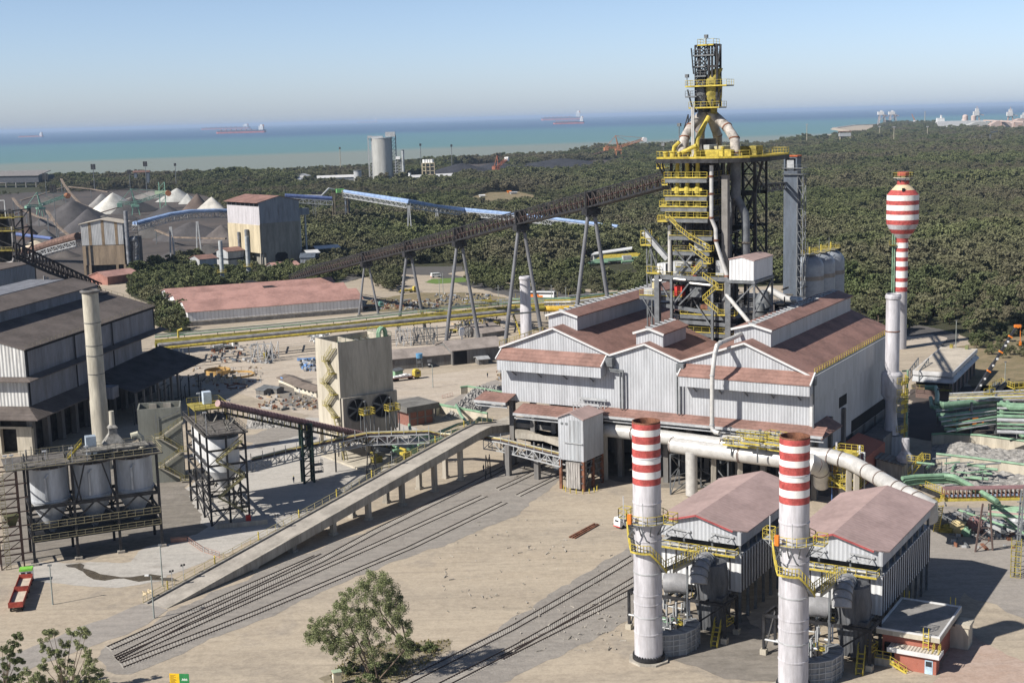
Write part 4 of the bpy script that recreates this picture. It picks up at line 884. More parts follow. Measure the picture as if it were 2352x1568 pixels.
 for i in range(7): m.lathe((-.7,3+i*1.6),[(.25,zb1),(.25,zb1+.8)],8)
 m.out('valve_manifold',steelL,t,True)
 m=MB()
 for y in(3.0,4.6,6.2):
  for x in(-.5,-1.3): m.beam((x,y,3),(x,y,10.2),.07)
 for z in(4,5.8,7.6,9.4): m.beam((-1.3,3,z),(-1.3,6.2,z),.07); m.box(-1.3,-.5,3,6.2,z-.06,z)
 m.out('scaffold',mat('weathered scaffold',(.30,.26,.22),.8,0,.2),t)
 return t
FILT=build_filter()
def build_duct():
 """fan, coiled duct and low outlet duct between chimney and filter house"""
 t=fthing(FF,'fan_duct','grey ribbed fan duct looping between the left chimney and its filter house','duct')
 sx_,sy=SU,-SV
 m=MB()
 prof=[(sx_+1.4,sy-1.0),(sx_+2.8,sy-3.0),(sx_+4.5,sy-4.4),(sx_+7.0,sy-5.0),(sx_+9.5,sy-4.6),(sx_+11.0,sy-3.2)]
 for (a,b),(c,d) in zip(prof,prof[1:]):
  tt=Vector((c-a,d-b,0)).normalized(); nn=Vector((-tt.y,tt.x,0))*2.0
  p=Vector((a,b,0)); q=Vector((c,d,0)); m.hexa([p,q,q+nn,p+nn]+[v+Vector((0,0,3.7)) for v in(p,q,q+nn,p+nn)])
 m.out('outlet_duct',mat('grey ribbed duct',(.26,.27,.28),.6,.1,.1,.8,'corr',.5,.1,period=.9),t)
 m=MB()
 for (a,b),(c,d) in zip(prof,prof[1:]):
  p=Vector((a,b,0)); q=Vector((c,d,0)); tt=(q-p).normalized(); o=Vector((tt.y,-tt.x,0))*.08
  for z in(.9,1.8,2.7,3.6): m.beam(p+o+Vector((0,0,z)),q+o+Vector((0,0,z)),.12)
  m.beam(p+o,p+o+Vector((0,0,3.7)),.12); mm_=(p+q)/2; m.beam(mm_+o,mm_+o+Vector((0,0,3.7)),.12)
 m.out('duct_rib',steelL,t)
 A=lambda x,y,u: FF.at(x,y,u)
 m=MB(); pts=[A(1535,1335,-8),A(1570,1335,-8),A(1590,1345,-7)];
 m.tube([A(1527,1338,-9.5),A(1560,1338,-9),A(1578,1342,-8.5)],1.6,14); m.out('inlet_duct',mat('mid grey duct',(.30,.30,.31),.5,.1,.1,.5),t,True)
 c=A(1590,1340,-8.5)
 m=MB(); ring=[];
 for i in range(15):
  a=math.radians(-60+i*16); ring.append(c+Vector((math.cos(a)*3.4+1.2,-.6-i*.10,math.sin(a)*3.6)))
 m.tube(ring,1.45,12); m.out('coil_duct',mat('mid grey duct'.strip(),(.30,.30,.31)),t,True)
 m=MB()
 for i in range(1,14):
  p=ring[i]; d=(ring[i]-ring[i-1]).normalized(); m.tube([p-d*.07,p+d*.07],1.6,12)
 m.out('stiffener',steelM,t,True)
 m=MB(); p=A(1614,1268,-1.5); m.tube([ring[8],p+Vector((-1,0,-1)),p+Vector((1.5,0,-1.5))],1.3,12); m.out('riser_duct',mat('mid grey duct',(.3,.3,.31)),t,True)
 m=MB(); e=A(1618,1330,-6); m.lathe((e.x,e.y-1.2),[(2.6,e.z-3.2),(2.9,e.z),(2.6,e.z+3.2)],14); m.hexa([(e.x-2,e.y-3.5,1),(e.x+2,e.y-3.5,1),(e.x+2,e.y-.2,1),(e.x-2,e.y-.2,1),(e.x-2.2,e.y-4.0,e.z-2),(e.x+2.2,e.y-4.0,e.z-2),(e.x+2.2,e.y+1,e.z-2),(e.x-2.2,e.y+1,e.z-2)]); m.out('fan_housing',mat('dark ribbed casing',(.12,.125,.135),.6,.1,.15,.8,'corr',.6,.1,period=.8),t,True)
 rr=random.Random(5)
 for k in range(9):
  x=sx_+7+rr.random()*9; y=sy-2.5+rr.random()*6.5; z=rr.choice((0,0,2.2,3.6)); w=rr.uniform(.5,1.3)
  m=MB(); m.box(x-w,x+w,y-w*.7,y+w*.7,z,z+rr.uniform(.8,2.0)); m.out('cabinet' if k%2 else 'motor',rr.choice((steelL,steelM,mat('pale cabinet',(.52,.55,.52),.5),greenP)),t)
 m=MB()
 for k in range(46):
  p=Vector((sx_+6+rr.random()*11,sy-3+rr.random()*8,rr.random()*5.5+.3)); d=rr.choice((Vector((1,0,0)),Vector((0,1,0)),Vector((0,0,1)),Vector((0,0,1)))); m.tube([p,p+d*rr.uniform(1,3.5)],rr.uniform(.06,.22),6)
 m.out('small_pipes',steelL,t,True)
 return t
DUCT=build_duct()
def build_portal():
 t=fthing(FF,'steel_portal','dark steel portal frame standing around the fan of the left filter house','steel frame')
 A=FF.at; B=lambda x,y: Vector((FF.pz(0,x,y)[0],-FF.pz(0,x,y)[1],0))
 f0,f1,f2,f3=B(1445.5,1443),B(1664.5,1477),B(1692,1455),B(1475,1424)
 h=FF.hz(1358,f0.x,-f0.y)
 m=MB()
 for p in(f0,f1,f2,f3,(f0+f1)/2): m.beam(p,p+Vector((0,0,h)),.4)
 up=Vector((0,0,h))
 for a,b in((f0,f1),(f1,f2),(f2,f3),(f3,f0),((f0+f1)/2,(f2+f3)/2)): m.beam(a+up,b+up,.4,.45)
 m.beam(f0+up*.0,f3+up*.9,.2); m.beam((f0+f1)/2,f1+up,.25); m.beam((f0+f1)/2+up*.1,(f0*.75+f1*.25)+up,.25); m.beam(f1+up*.95,f2+up*.2,.2)
 m.beam(f0*.6+f1*.4+up,f3*.6+f2*.4+up,.35); m.beam(f0*.2+f1*.8+up,f3*.2+f2*.8+up,.35)
 m.out('frame',steel,t)
 m=MB()
 for p in(f0,f1,f2): m.box(p.x-.5,p.x+.5,p.y-.5,p.y+.5,-.05,.9)
 m.out('footing',concL,t)
 m=MB(); a=B(1640,1487); m.stair(a,a+Vector((3.2,.6,2.6)),1.0); m.rail([a+Vector((0,-.5,0)),a+Vector((3.2,.1,2.6))],1.1,1,.13); m.rail([a+Vector((0,.6,0)),a+Vector((3.2,1.2,2.6)),a+Vector((5.5,1.4,2.6)),a+Vector((5.5,-1.2,2.6)),a+Vector((3.2,-.9,2.6))],1.1,1.2,.13); m.out('access_stair',yellow,t)
 m=MB(); p=B(1580,1468); m.box(p.x,p.x+1.6,p.y-.2,p.y+2.2,2.2,2.3); m.rail([(p.x,p.y-.2,2.3),(p.x,p.y+2.2,2.3),(p.x+1.6,p.y+2.2,2.3)],1.1,1,.13); m.rail([(f3.x+3,f3.y-12,4.5),(f3.x+3,f3.y-8,4.5)],1,1,.1); m.out('small_platform',yellow,t)
 return t
PORT=build_portal()
def build_catwalk():
 t=fthing(FF,'stair_bridge','yellow railed stair bridge from the left chimney up to its filter house','stair')
 a=Vector((SU+2,-SV-2.8,ZB)); b=Vector((-1.6,-SV-1.2,12.0))
 m=MB(); m.stair(a,b,1.3,16); m.beam(a+Vector((0,-.65,-.3)),b+Vector((0,-.65,-.3)),.2,.5); m.beam(a+Vector((0,.65,-.3)),b+Vector((0,.65,-.3)),.2,.5); m.box(-2.4,-1.4,b.y-.7,b.y+.7,11.7,11.85); m.out('flight',mat('dusty tread grating',(.36,.33,.26),.8,0,.15),t)
 m=MB()
 for s in(-.7,.7): m.rail([a+Vector((0,s,0)),b+Vector((0,s,0))],1.25,1.5,.15)
 m.out('railing',yellow,t)
 m=MB(); q=a+(b-a)*.5; m.beam(q,Vector((q.x,q.y,0)),.3); m.beam(a+(b-a)*.85,Vector(((a+(b-a)*.85).x,q.y,5)),.3); m.out('prop',steelM,t)
 return t
CAT=build_catwalk()
def second(o,label):
 d=Vector((57.49-37.26,206.16-218.54,0)); c=dup(o,Vector(o.location)+d,None,label); return c
for o,lb in((STK,'right of the two tall white chimneys with red and white bands at the top'),(FILT,'right bag filter house with pale pink gabled roof behind the brick substation'),(DUCT,'grey ribbed fan duct looping between the right chimney and its filter house'),(PORT,'dark steel portal frame standing around the fan of the right filter house'),(CAT,'yellow railed stair bridge from the right chimney up to its filter house')): second(o,lb)
for o in(DUCT,PORT,CAT): o['group']={'fan_duct':'fan ducts of the filter houses','steel_portal':'portal frames of the filter houses','stair_bridge':'stair bridges of the chimneys'}[o.name]
for o in COL.objects:
 if o.name in('fan_duct.001','steel_portal.001','stair_bridge.001'): o['group']={'fan_duct':'fan ducts of the filter houses','steel_portal':'portal frames of the filter houses','stair_bridge':'stair bridges of the chimneys'}[o.name[:-4]]
def build_substation():
 f=Fr(63.43,196.69,59.5); t=fthing(f,'brick_substation','low red brick substation with flat slab roof and lower lean annex','substation')
 w,L_,H=8.85,14.06,4.6
 m=MB(); m.box(.4,L_-.4,.4,w-.4,0,H); m.out('wall',brick,t)
 m=MB(); m.box(-.4,L_+.4,-.4,w+.4,H,H+.75); m.out('roof_slab',concL,t)
 m=MB()
 m.box(-.4,-.1,-.4,w+.4,H+.75,H+1.0); m.box(L_+.1,L_+.4,-.4,w+.4,H+.75,H+1.0); m.box(-.1,L_+.1,-.4,-.1,H+.75,H+1.0); m.box(-.1,L_+.1,w+.1,w+.4,H+.75,H+1.0); m.out('parapet',trimW,t)
 m=MB(); m.box(-.1,L_+.1,-.1,w+.1,H+.752,H+.78); m.out('roof_membrane',mat('grey roof felt',(.25,.24,.23),.9,0,.1),t)
 a=f.az(2149.8,1550,0); ya=a.y; xa=a.x; wa=6.3
 m=MB(); m.box(xa,0.35,ya,ya+wa,0,2.7); m.out('annex_wall',brick,t)
 m=MB(); m.box(xa-.6,.3,ya-.5,ya+wa+1.0,2.75,3.25); m.out('annex_roof',mat('ribbed cream roof',(.52,.48,.42),.7,0,.05,.3,'roofv',.6,0,period=.5),t)
 m=MB(); m.box(xa-.62,xa-.5,ya-.52,ya+wa+1.02,2.7,3.4); m.box(xa-.5,.3,ya-.6,ya-.5,2.7,3.4); m.out('annex_fascia',trimW,t)
 m=MB(); m.box(xa-.06,xa,ya+.5,ya+1.7,0,2.2); o=m.out('door',mat('pale blue door',(.42,.55,.66),.5),t)
 m=MB(); m.box(xa-.10,xa-.065,ya+.65,ya+1.55,1.2,2.0); m.out('door_pane',glassD,o)
 for y in(ya+.2,ya+1.0,ya-.25,ya+3.2): pass
 m=MB()
 for y0 in(1.2,2.0): m.beam((-.7,y0,3.3),(-.7,y0,6.8),.12)
 for z in(3.8,4.5,5.2,5.9): m.beam((-.7,1.2,z),(-.7,2.0,z),.1)
 m.rail([(xa+.2,ya-.2,3.2),(xa+1.8,ya-.2,3.2)],1.3,.6,.12); m.rail([(xa+.2,ya+.7,3.2),(xa+1.8,ya+.7,3.2)],1.3,.6,.12)
 for y0 in(8.,8.8): m.beam((L_+.5,y0,0),(L_+.5,y0,6.8),.12)
 for y0 in(.6,1.4): m.beam((L_+.5,y0,0),(L_+.5,y0,6.8),.12)
 m.out('ladder',yellow,t)
 m=MB(); m.box(L_-4,L_-.5,-2.6,-.4,3.6,4.1); m.box(L_-3.8,L_-.7,-2.4,.4,0,3.6); m.out('side_porch',concL,t)
 m=MB(); x=xa-.2; m.box(x+.1,0.3,ya+wa+.02,ya+wa+3.0,0,1.2); m.out('landing',conc,t)
 m=MB(); m.rail([(x+.1,ya+wa+.5,1.2),(x+.1,ya+wa+3.0,1.2),(x+3,ya+wa+3.0,1.2)],1.2,1.2,.13); m.stair((x-.7,ya+wa-2.2,0),(x-.7,ya+wa+.3,1.2),.9); m.rail([(x-1.1,ya+wa-2.2,0),(x-1.1,ya+wa+.3,1.2)],1.1,1,.1); m.out('stair',yellow,t)
 m=MB(); m.box(-.05,.35,w-2.8,w-.8,0,3.2); m.out('opening',black,t)
build_substation()
def build_hopper():
 f=Fr(15.61,301.97,57.06); t=fthing(f,'hopper_tower','tall narrow grey clad tower with pink gabled roof on rusty legs over the tracks','tower')
 w,L_=6.6,9.3; H=16.9; zb=f.hz(1061,0,0)
 m=MB(); m.prism([(0,zb),(w,zb),(w,H),(w/2,H+1.3),(0,H)],0,L_); m.out('wall',sheet,t)
 m=MB(); k=1.3/(w/2)
 for y0,z0,y1,z1 in((-.3,H-.1,w/2,H+1.32),(w+.3,H-.1,w/2,H+1.32)): m.hexa([(-.5,y0,z0),(L_+.4,y0,z0),(L_+.4,y1,z1),(-.5,y1,z1),(-.5,y0,z0+.2),(L_+.4,y0,z0+.2),(L_+.4,y1,z1+.2),(-.5,y1,z1+.2)])
 m.out('roof',roofP,t)
 for i in range(3):
  for j in(0,1): m=MB(); x=.3+i*(L_-.6)/2; y=.3+j*(w-.6); m.box(x-.3,x+.3,y-.3,y+.3,0,zb); m.out('leg',rust,t)
 m=MB()
 for z in(2,3.6,5.2,zb-.6): m.beam((0,.3,z),(L_,.3,z),.2); m.beam((0,w-1.8,z),(0,.3,z),.2)
 m.beam((.3,.3,0),(L_/2,.3,zb),.2); m.beam((L_-.3,.3,0),(L_/2,.3,zb),.2)
 m.out('bracing',steelM,t)
 m=MB(); m.box(-.3,3,.9,w-2.0,.6,zb-.4); m.out('inner_cage',mat('galvanised strips',(.40,.38,.36),.6,.1,.2,1.5,'corr',.6,.4,period=.6),t)
 m=MB(); m.box(-.05,0,.8,w-2.8,zb+.2,H-.4); m.out('strip_panel',sheetL,t)
 m=MB();
 for y in(w-1.0,w-2.2): m.box(-.1,-.02,y-.3,y+.3,H-1.6,H-1.1)
 m.out('vent',steelM,t)
 m=MB(); m.beam((-.25,.2,zb+4.2),(-.25,w-1.6,zb+4.2),.2); m.out('door_rail',steelL,t)
 m=MB()
 for i in range(9): a=PI*.2+PI*1.0*i/8; q=(1.5-3.6*math.sin(a),w/2-1.4+4.0*math.cos(a)); m.beam((q[0],q[1],0),(q[0],q[1],1.1),.16)
 m.out('bollard_row',yellow,t)
build_hopper()
# ================================================================ GAS MAINS, RIGHT SIDE
def build_mains():
 g0=G(1540,1135.5); zt=HZ(1045,g0.x,g0.y); z1=zt+1.9; z2=z1+1.0
 gp=lambda x,y,z:G(x,y,z)
 t=thing('gas_main','upper white gas main from the hopper tower, passing behind both chimneys to the right','pipe')
 pts=[gp(1390,986,z2),gp(1455,994,z2),gp(1660,1021,z2),(gp(1795,1038,z2)),gp(1905,1047,z2),gp(1950,1060,z2-.6),gp(1985,1078,z2-1.2),gp(2060,1122,z2-2.),gp(2105,1146,z2-2.6),gp(2128,1166,z2-3.4),gp(2136,1190,z2-6)]
 m=MB(); m.tube(pts,1.62,20); m.out('pipe',pipeW,t,True)
 m=MB()
 for i,f in((1,.0),(2,.0),(4,0),(4,.6),(6,.1),(6,.5),(7,0),(7,.5),(8,0)):
  p=pts[i]+(pts[i+1]-pts[i])*f; d=(pts[i+1]-pts[i]).normalized(); m.tube([p-d*.1,p+d*.1],1.78,20)
 m.out('hoop',mat('rusted hoop',(.22,.17,.15),.7,.1,.2),t,True)
 m=MB()
 for x,y in((1420,1082),(1700,1110),(1760,1118),(2010,1150),(2060,1170)):
  p=G(x,y); c=min(((pts[i]+(pts[i+1]-pts[i])*f/10) for i in range(len(pts)-1) for f in range(10)),key=lambda q:(q.xy-p.xy).length); m.box(c.x-.5,c.x+.5,c.y-.5,c.y+.5,0,c.z-1.4)
 m.out('leg',conc,t)
 t=thing('gas_main','shorter lower white gas main with a capped left end on steel trestles','pipe')
 pts=[gp(1543,1021,z1),gp(1650,1036,z1),gp(1795,1055,z1),gp(1862,1064,z1),gp(1882,1072,z1-1.2),gp(1887,1088,z1-3.2),gp(1887,1110,z1-6)]
 m=MB(); m.tube(pts,1.78,20); m.out('pipe',pipeW,t,True)
 m=MB()
 for i,f in((0,0.02),(1,.35),(1,.37),(2,.5),(3,.5),(4,.5)):
  p=pts[i]+(pts[i+1]-pts[i])*f; d=(pts[i+1]-pts[i]).normalized(); m.tube([p-d*.08,p+d*.08],1.9,20)
 m.out('hoop',mat('rusted hoop',(.22,.17,.15)),t,True)
 m=MB(); p=gp(1588,1029,z1); m.tube([p+Vector((0,0,-.8)),Vector((p.x,p.y,.3))],1.35,16); m.out('drop_leg',pipeW,t,True)
 m=MB(); L=[G(1540,1135.5),G(1610,1118),G(1560,1112),G(1672,1150),G(1655,1108)]
 for q in L: m.beam(q,q+Vector((0,0,zt)),.3)
 m.out('leg',steelM,t)
 m=MB(); up=Vector((0,0,zt))
 for a,b in((0,1),(0,2),(1,4),(1,3),(3,4)): m.beam(L[a]+up,L[b]+up,.28); m.beam(L[a]+up*.45,L[b]+up*.45,.2); m.beam(L[a],L[b]+up*.45,.18); m.beam(L[a]+up,L[b]+up*.45,.18)
 m.out('trestle_brace',steelM,t)
 t=thing('valve_platform','yellow railed platforms on top of the white gas mains, left of the right chimney','platform')
 zz=z2+1.9
 m=MB(); fl=MB()
 for (x0,y0,x1,y1,dz,w) in((1660,1020,1722,1028,-.6,2.4),(1690,1004,1760,1012,.4,2.2),(1722,1026,1796,1036,-.4,2.4),(1755,1004,1800,1012,1.0,2.4),(1700,1016,1745,1022,.9,1.6),(1755,1018,1800,1024,1.2,1.6)):
  a=gp(x0,y0,zz+dz); b=gp(x1,y1,zz+dz); d=(b-a).normalized(); n=Vector((-d.y,d.x,0))*w
  fl.hexa([a,b,b+n,a+n]+[q+Vector((0,0,.15)) for q in(a,b,b+n,a+n)])
  m.rail([a,b,b+n,a+n,a],1.3,1.1,.15); m.beam(a,b,.14,.35)
 fl.out('grating',steelL,t); m.out('railing',yellow,t)
 m=MB()
 for x,y in((1680,1016),(1720,1012),(1760,1022),(1785,1016),(1740,1030)):
  p=gp(x,y,zz); m.beam(p+Vector((0,0,-3)),p+Vector((0,0,.2)),.3)
 m.out('prop',steelM,t)
 m=MB()
 for L_ in ([(1652,994),(1690,990),(1715,994),(1722,1004)],[(1654,1003),(1700,1006),(1712,1016)]): m.tube([gp(x,y,zz+.3) for x,y in L_],.5,10)
 m.out('branch_pipe',pipeW,t,True)
 m=MB()
 for x,y in((1678,980),(1746,986),(1788,990),(1780,998)): p=gp(x,y+28,zz); q=Vector((p.x,p.y,HZ(y,p.x,p.y))); m.beam(p,q,.12); m.box(q.x-.3,q.x+.3,q.y-.3,q.y+.3,q.z-.3,q.z)
 m.out('lamp',steelM,t)
 b0=G(1946,1166); zb=HZ(1108,b0.x,b0.y);
 t=thing('valve_tower','twin white vessels caged in yellow and blue steel, right of the right chimney','vessel tower',(b0.x,b0.y,0),59.5)
 H=lambda y:HZ(y,b0.x,b0.y)
 for s in(-1,1):
  m=MB(); c=(0,s*1.35); m.lathe(c,[(.2,H(1098)),(.7,H(1088)),(.78,H(1050)),(.6,H(1046)),(.55,H(1040))],14); m.out('vessel',whiteP if 0 else stackW,t,True)
  m=MB(); m.beam((0,s*2.5,H(1060)),(0,s*2.5,H(1018 if s>0 else 1020)),.36); m.out('post',stackW,t)
 m=MB(); m.lathe((0,0),[(1.9,.2),(1.9,H(1100)),(1.6,H(1097))],16); m.out('base_vessel',pipeG,t,True)
 m=MB()
 for y,r in((1040,2.6),(1096,3.0),(1112,3.2),(1076,2.7)):
  z=H(y);
  if y!=1076: m.box(-r,r,-r,r,z-.12,z)
  m.rail([(-r,-r,z),(-r,r,z),(r,r,z),(r,-r,z),(-r,-r,z)],1.3,1.1,.16)
 for z0,z1_ in((H(1112),H(1038)),): m.beam((-2.8,.3,z0),(-2.8,.3,z1_),.12); m.beam((-2.8,-.4,z0),(-2.8,-.4,z1_),.12)
 m.stair((-3.4,4.5,H(1080)),(-3.4,-2.5,H(1125)),.9)
 m.out('cage',yellow,t)
 m=MB()
 for sx in(-2.6,2.6):
  for sy in(-2.6,2.6): m.beam((sx,sy,0),(sx,sy,H(1045)),.2)
 m.out('leg',mat('blue painted steel',(.07,.13,.30),.5),t)
 m=MB(); m.tube([(0,-3.6,0),(0,-3.6,H(1036)),(0,-2,H(1034))],.18,8)
 rr=random.Random(8)
 for k in range(16): a=Vector((rr.uniform(-2.4,2.4),rr.uniform(-2.4,2.4),rr.uniform(H(1120),H(1070)))); m.tube([a,a+Vector((rr.uniform(-1,1),rr.uniform(-1,1),rr.uniform(.5,2)))],rr.uniform(.08,.3),6)
 m.out('fittings',steelL,t,True)
build_mains()
def lathe_tower(name,label,cat,P,prof,mats,group=None):
 """prof: list of (y_px, r) ; mats: material between successive entries"""
 t=thing(name,label,cat,(P.x,P.y,0),0,group); z=[(HZ(y,P.x,P.y) if y is not None else 0,r) for y,r in prof]
 return t,z
def build_watertower():
 P=G(2067,800); t=thing('water_tower','red and white banded water tower with bottle shaped tank above the wood','water tower',(P.x,P.y,0))
 Y=lambda zt: 235.7+zt/3.992
 Z=lambda zt: HZ(Y(zt),P.x,P.y-4)
 px=1/6.28
 R=lambda w: w/3.992/2*px
 cream=mat('stained cream paint',(.62,.50,.33),.6,0,.12,.5)
 seg=[(640,110,675,110,stripR),(715,104,690,100,stripW),(757,106,720,106,stripR),(805,200,757,112,cream),(850,274,805,200,stripR),(900,276,850,276,stripW),(940,277,900,277,stripR),(990,277,940,277,stripW),(1028,277,990,277,stripR),(1078,278,1028,278,stripW),(1120,272,1078,278,stripR),(1165,230,1120,272,stackW),(1207,178,1165,230,stripR),(1250,110,1207,178,stackW)]
 seg=[(675,100,640,100,stripR),(715,104,690,100,stripW)]+seg[2:]
 y0=1250
 for k,y1 in enumerate((1290,1340,1375,1425,1462,1510,1550+0,1615,1651,1699,1742)): seg.append((y1,107,y0,107,stripR if k%2==0 else stripW)); y0=y1
 for a,wa,b,wb,mm in seg:
  m=MB(); m.lathe((0,0),[(R(wa),Z(a)),(R(wb),Z(b))],32,False,b in(640,)); m.out('band',mm,t,True)
 m=MB(); m.lathe((0,0),[(R(112),-.1),(R(107),Z(1742))],32,False,False); m.out('stem',mat('weathered grey stem',(.40,.39,.41),.6,0,.08,.3,'wall',0,.08),t,True)
 z=Z(690); m=MB(); m.lathe((0,0),[(R(100),z-.2),(R(172),z-.2),(R(172),z),(R(100),z)],20,False,False); m.out('gallery',steelL,t)
 m=MB(); m.rail([(R(172)*math.cos(a),R(172)*math.sin(a),z) for a in [2*PI*i/12 for i in range(13)]],1.6,2,.18); m.out('gallery_railing',yellow,t)
 m=MB()
 for i in range(8): a=2*PI*i/8; m.beam((R(100)*math.cos(a),R(100)*math.sin(a),z-1.8),(R(165)*math.cos(a),R(165)*math.sin(a),z-.2),.2)
 m.out('bracket',steelM,t)
 m=MB(); zz=Z(800); m.lathe((-1,-R(200)*.98),[(.5,zz-.6),(.5,zz+.6)],12); m.out('manhole',black,t)
 m=MB();
 for dx in(-3.4,-2.7): m.tube([(dx,-.6,0),(dx,-.6,Z(1205))],.22,8)
 m.out('riser_pipe',greenP,t,True)
 m=MB(); z=Z(1310); m.box(-4.4,-2.2,-1.6,.5,z-.15,z); m.rail([(-2.2,-1.6,z),(-4.4,-1.6,z),(-4.4,.5,z)],1.4,1,.15); m.out('riser_platform',yellowD,t)
build_watertower()
def build_whitestack():
 P=G(2045,1050); t=thing('white_chimney','tall plain white chimney with a swollen lower section in front of the banded water tower','chimney',(P.x,P.y,0))
 Z=lambda y:HZ(y,P.x,P.y-2); s=1/9.15
 m=MB(); m.lathe((0,0),[(17*s,Z(1000)),(12.5*s,Z(960)),(13.5*s,Z(924)),(17*s,Z(918)),(23.5*s,Z(908)),(23.5*s,Z(862)),(20*s,Z(857)),(15.5*s,Z(856)),(15.3*s,Z(686))],32,True,False); m.out('shaft',stackW,t,True)
 m=MB(); m.lathe((0,0),[(15.3*s,Z(690)),(17.4*s,Z(687)),(17.4*s,Z(681)),(16*s,Z(679)),(16*s,Z(677)),(14*s,Z(677)),(14*s,Z(700)),(.01,Z(700))],32,False,False); m.out('rim',stackW,t,True)
 for y in(763,): m=MB(); m.lathe((0,0),[(15.5*s,Z(y)-.15),(16.2*s,Z(y)-.1),(16.2*s,Z(y)+.1),(15.5*s,Z(y)+.15)],32,False,False); m.out('hoop',rust,t,True)
 m=MB(); m.box(-2.4,2.4,-2.2,2.2,-.1,Z(1003)); m.out('base_house',mat('pale base cladding',(.35,.36,.38),.6,0,.1,.4,'corr',.3,.2),t)
 m=MB(); a=2.9
 for z0,z1 in((Z(862),Z(1040)),):
  m.beam((a,-1,z1),(a,-1,z0),.12); m.beam((a,-1.8,z1),(a,-1.8,z0),.12)
  for k in range(36): z=z1+(z0-z1)*k/36; m.beam((a,-1,z),(a,-1.8,z),.08)
 for y in(880,907,925,945,990): z=Z(y); m.rail([(.5,-2.9,z),(3.4,-2.4,z),(3.6,.8,z)],1.4,1,.15); m.beam((1.6,-2.8,z),(3.5,-1,z),.1,.9)
 m.out('caged_ladder',yellow,t)
 m=MB(); m.tube([(2.6,.5,Z(857)),(3.9,.2,Z(856)),(3.9,.2,Z(1030))],.2,8); m.out('riser_pipe',greenP,t,True)
build_whitestack()
def build_smallstack():
 P=G(1209,776); t=thing('white_chimney','shorter plain white chimney left of the cast house by the pipe rack','chimney',(P.x,P.y,0))
 Z=lambda y:HZ(y,P.x,P.y); r=12.8*.162;
 m=MB(); m.lathe((0,0),[(r*1.05,-.1),(r*1.05,Z(707)),(r,Z(706)),(r*.98,Z(641))],28,False,False); m.out('shaft',stackW,t,True)
 m=MB(); m.lathe((0,0),[(r,Z(642)),(r*1.12,Z(641)),(r*1.12,Z(637)),(r*.95,Z(634)),(r*.85,Z(634)),(r*.85,Z(650)),(.01,Z(650))],28,False,False); m.out('rim',stackW,t,True)
build_smallstack()
def build_control():
 P=G(2186,920); f=Fr(P.x,P.y,62); H=f.hz(856,0,0); t=fthing(f,'control_building','two storey control building with cream flat roof and dark shaded walls at the road','building')
 b=f.az(2228.7,797,H); c=f.az(2096,851,H); L_=b.x*.95; w=c.y
 m=MB(); m.box(.8,L_-.8,.8,w-.8,0,H-2.6); m.out('wall',mat('dark glazed brick wall',(.15,.10,.09),.7,0,.1,.5,'brick'),t)
 m=MB(); m.box(0,L_,0,w,H-1.3,H); m.out('roof_slab',trimW,t)
 m=MB(); m.box(.3,L_-.3,.3,w-.3,H+.003,H+.03); m.out('roof_membrane',mat('cream gravel roof',(.46,.41,.34),.9,0,.08,.2),t)
 m=MB(); m.prism([(1.2,H-1.35),(-.6,H-3.0),(-.6,H-2.8),(1.2,H-1.2)],-.2,L_); m.hexa([(-.9,-.4,H-3.1),(-.9,w,H-3.1),(.7,w,H-1.5),(.7,-.4,H-1.5),(-.9,-.4,H-2.9),(-.9,w,H-2.9),(.7,w,H-1.3),(.7,-.4,H-1.3)]); m.out('sun_shade',steelL,t)
 m=MB(); m.box(.3,.6,1,w-1,H-4.6,H-3.2); m.out('window_band',glassD,t)
 m=MB(); m.rail([(-.9,0,H-5.2),(-.9,w,H-5.2)],1.2,2,.12); m.box(-1.2,.8,0,4,H-5.3,H-5.1); m.out('balcony_railing',yellowD,t)
 m=MB()
 for i in range(7): x=2+i*(L_-4)/6; m.box(x-.35,x+.35,.3,.8,0,H-1.4)
 m.out('column',concD,t)
 for k,(x,y) in enumerate(((L_-2,3),(L_-1,w*.7))): m=MB(); m.box(x-.5,x+.5,y-.5,y+.5,H,H+1.2); m.out('roof_cowl',yellowD if k else mat('olive box',(.2,.22,.1)),t)
 m=MB(); a=Vector((-1,w+1,H-3)); m.truss(a,a+Vector((14,0,1.5)),3,.25,5); m.truss(a+Vector((0,-3,0)),a+Vector((14,-3,1.5)),3,.25,5); m.out('cable_bridge',steelM,t)
build_control()
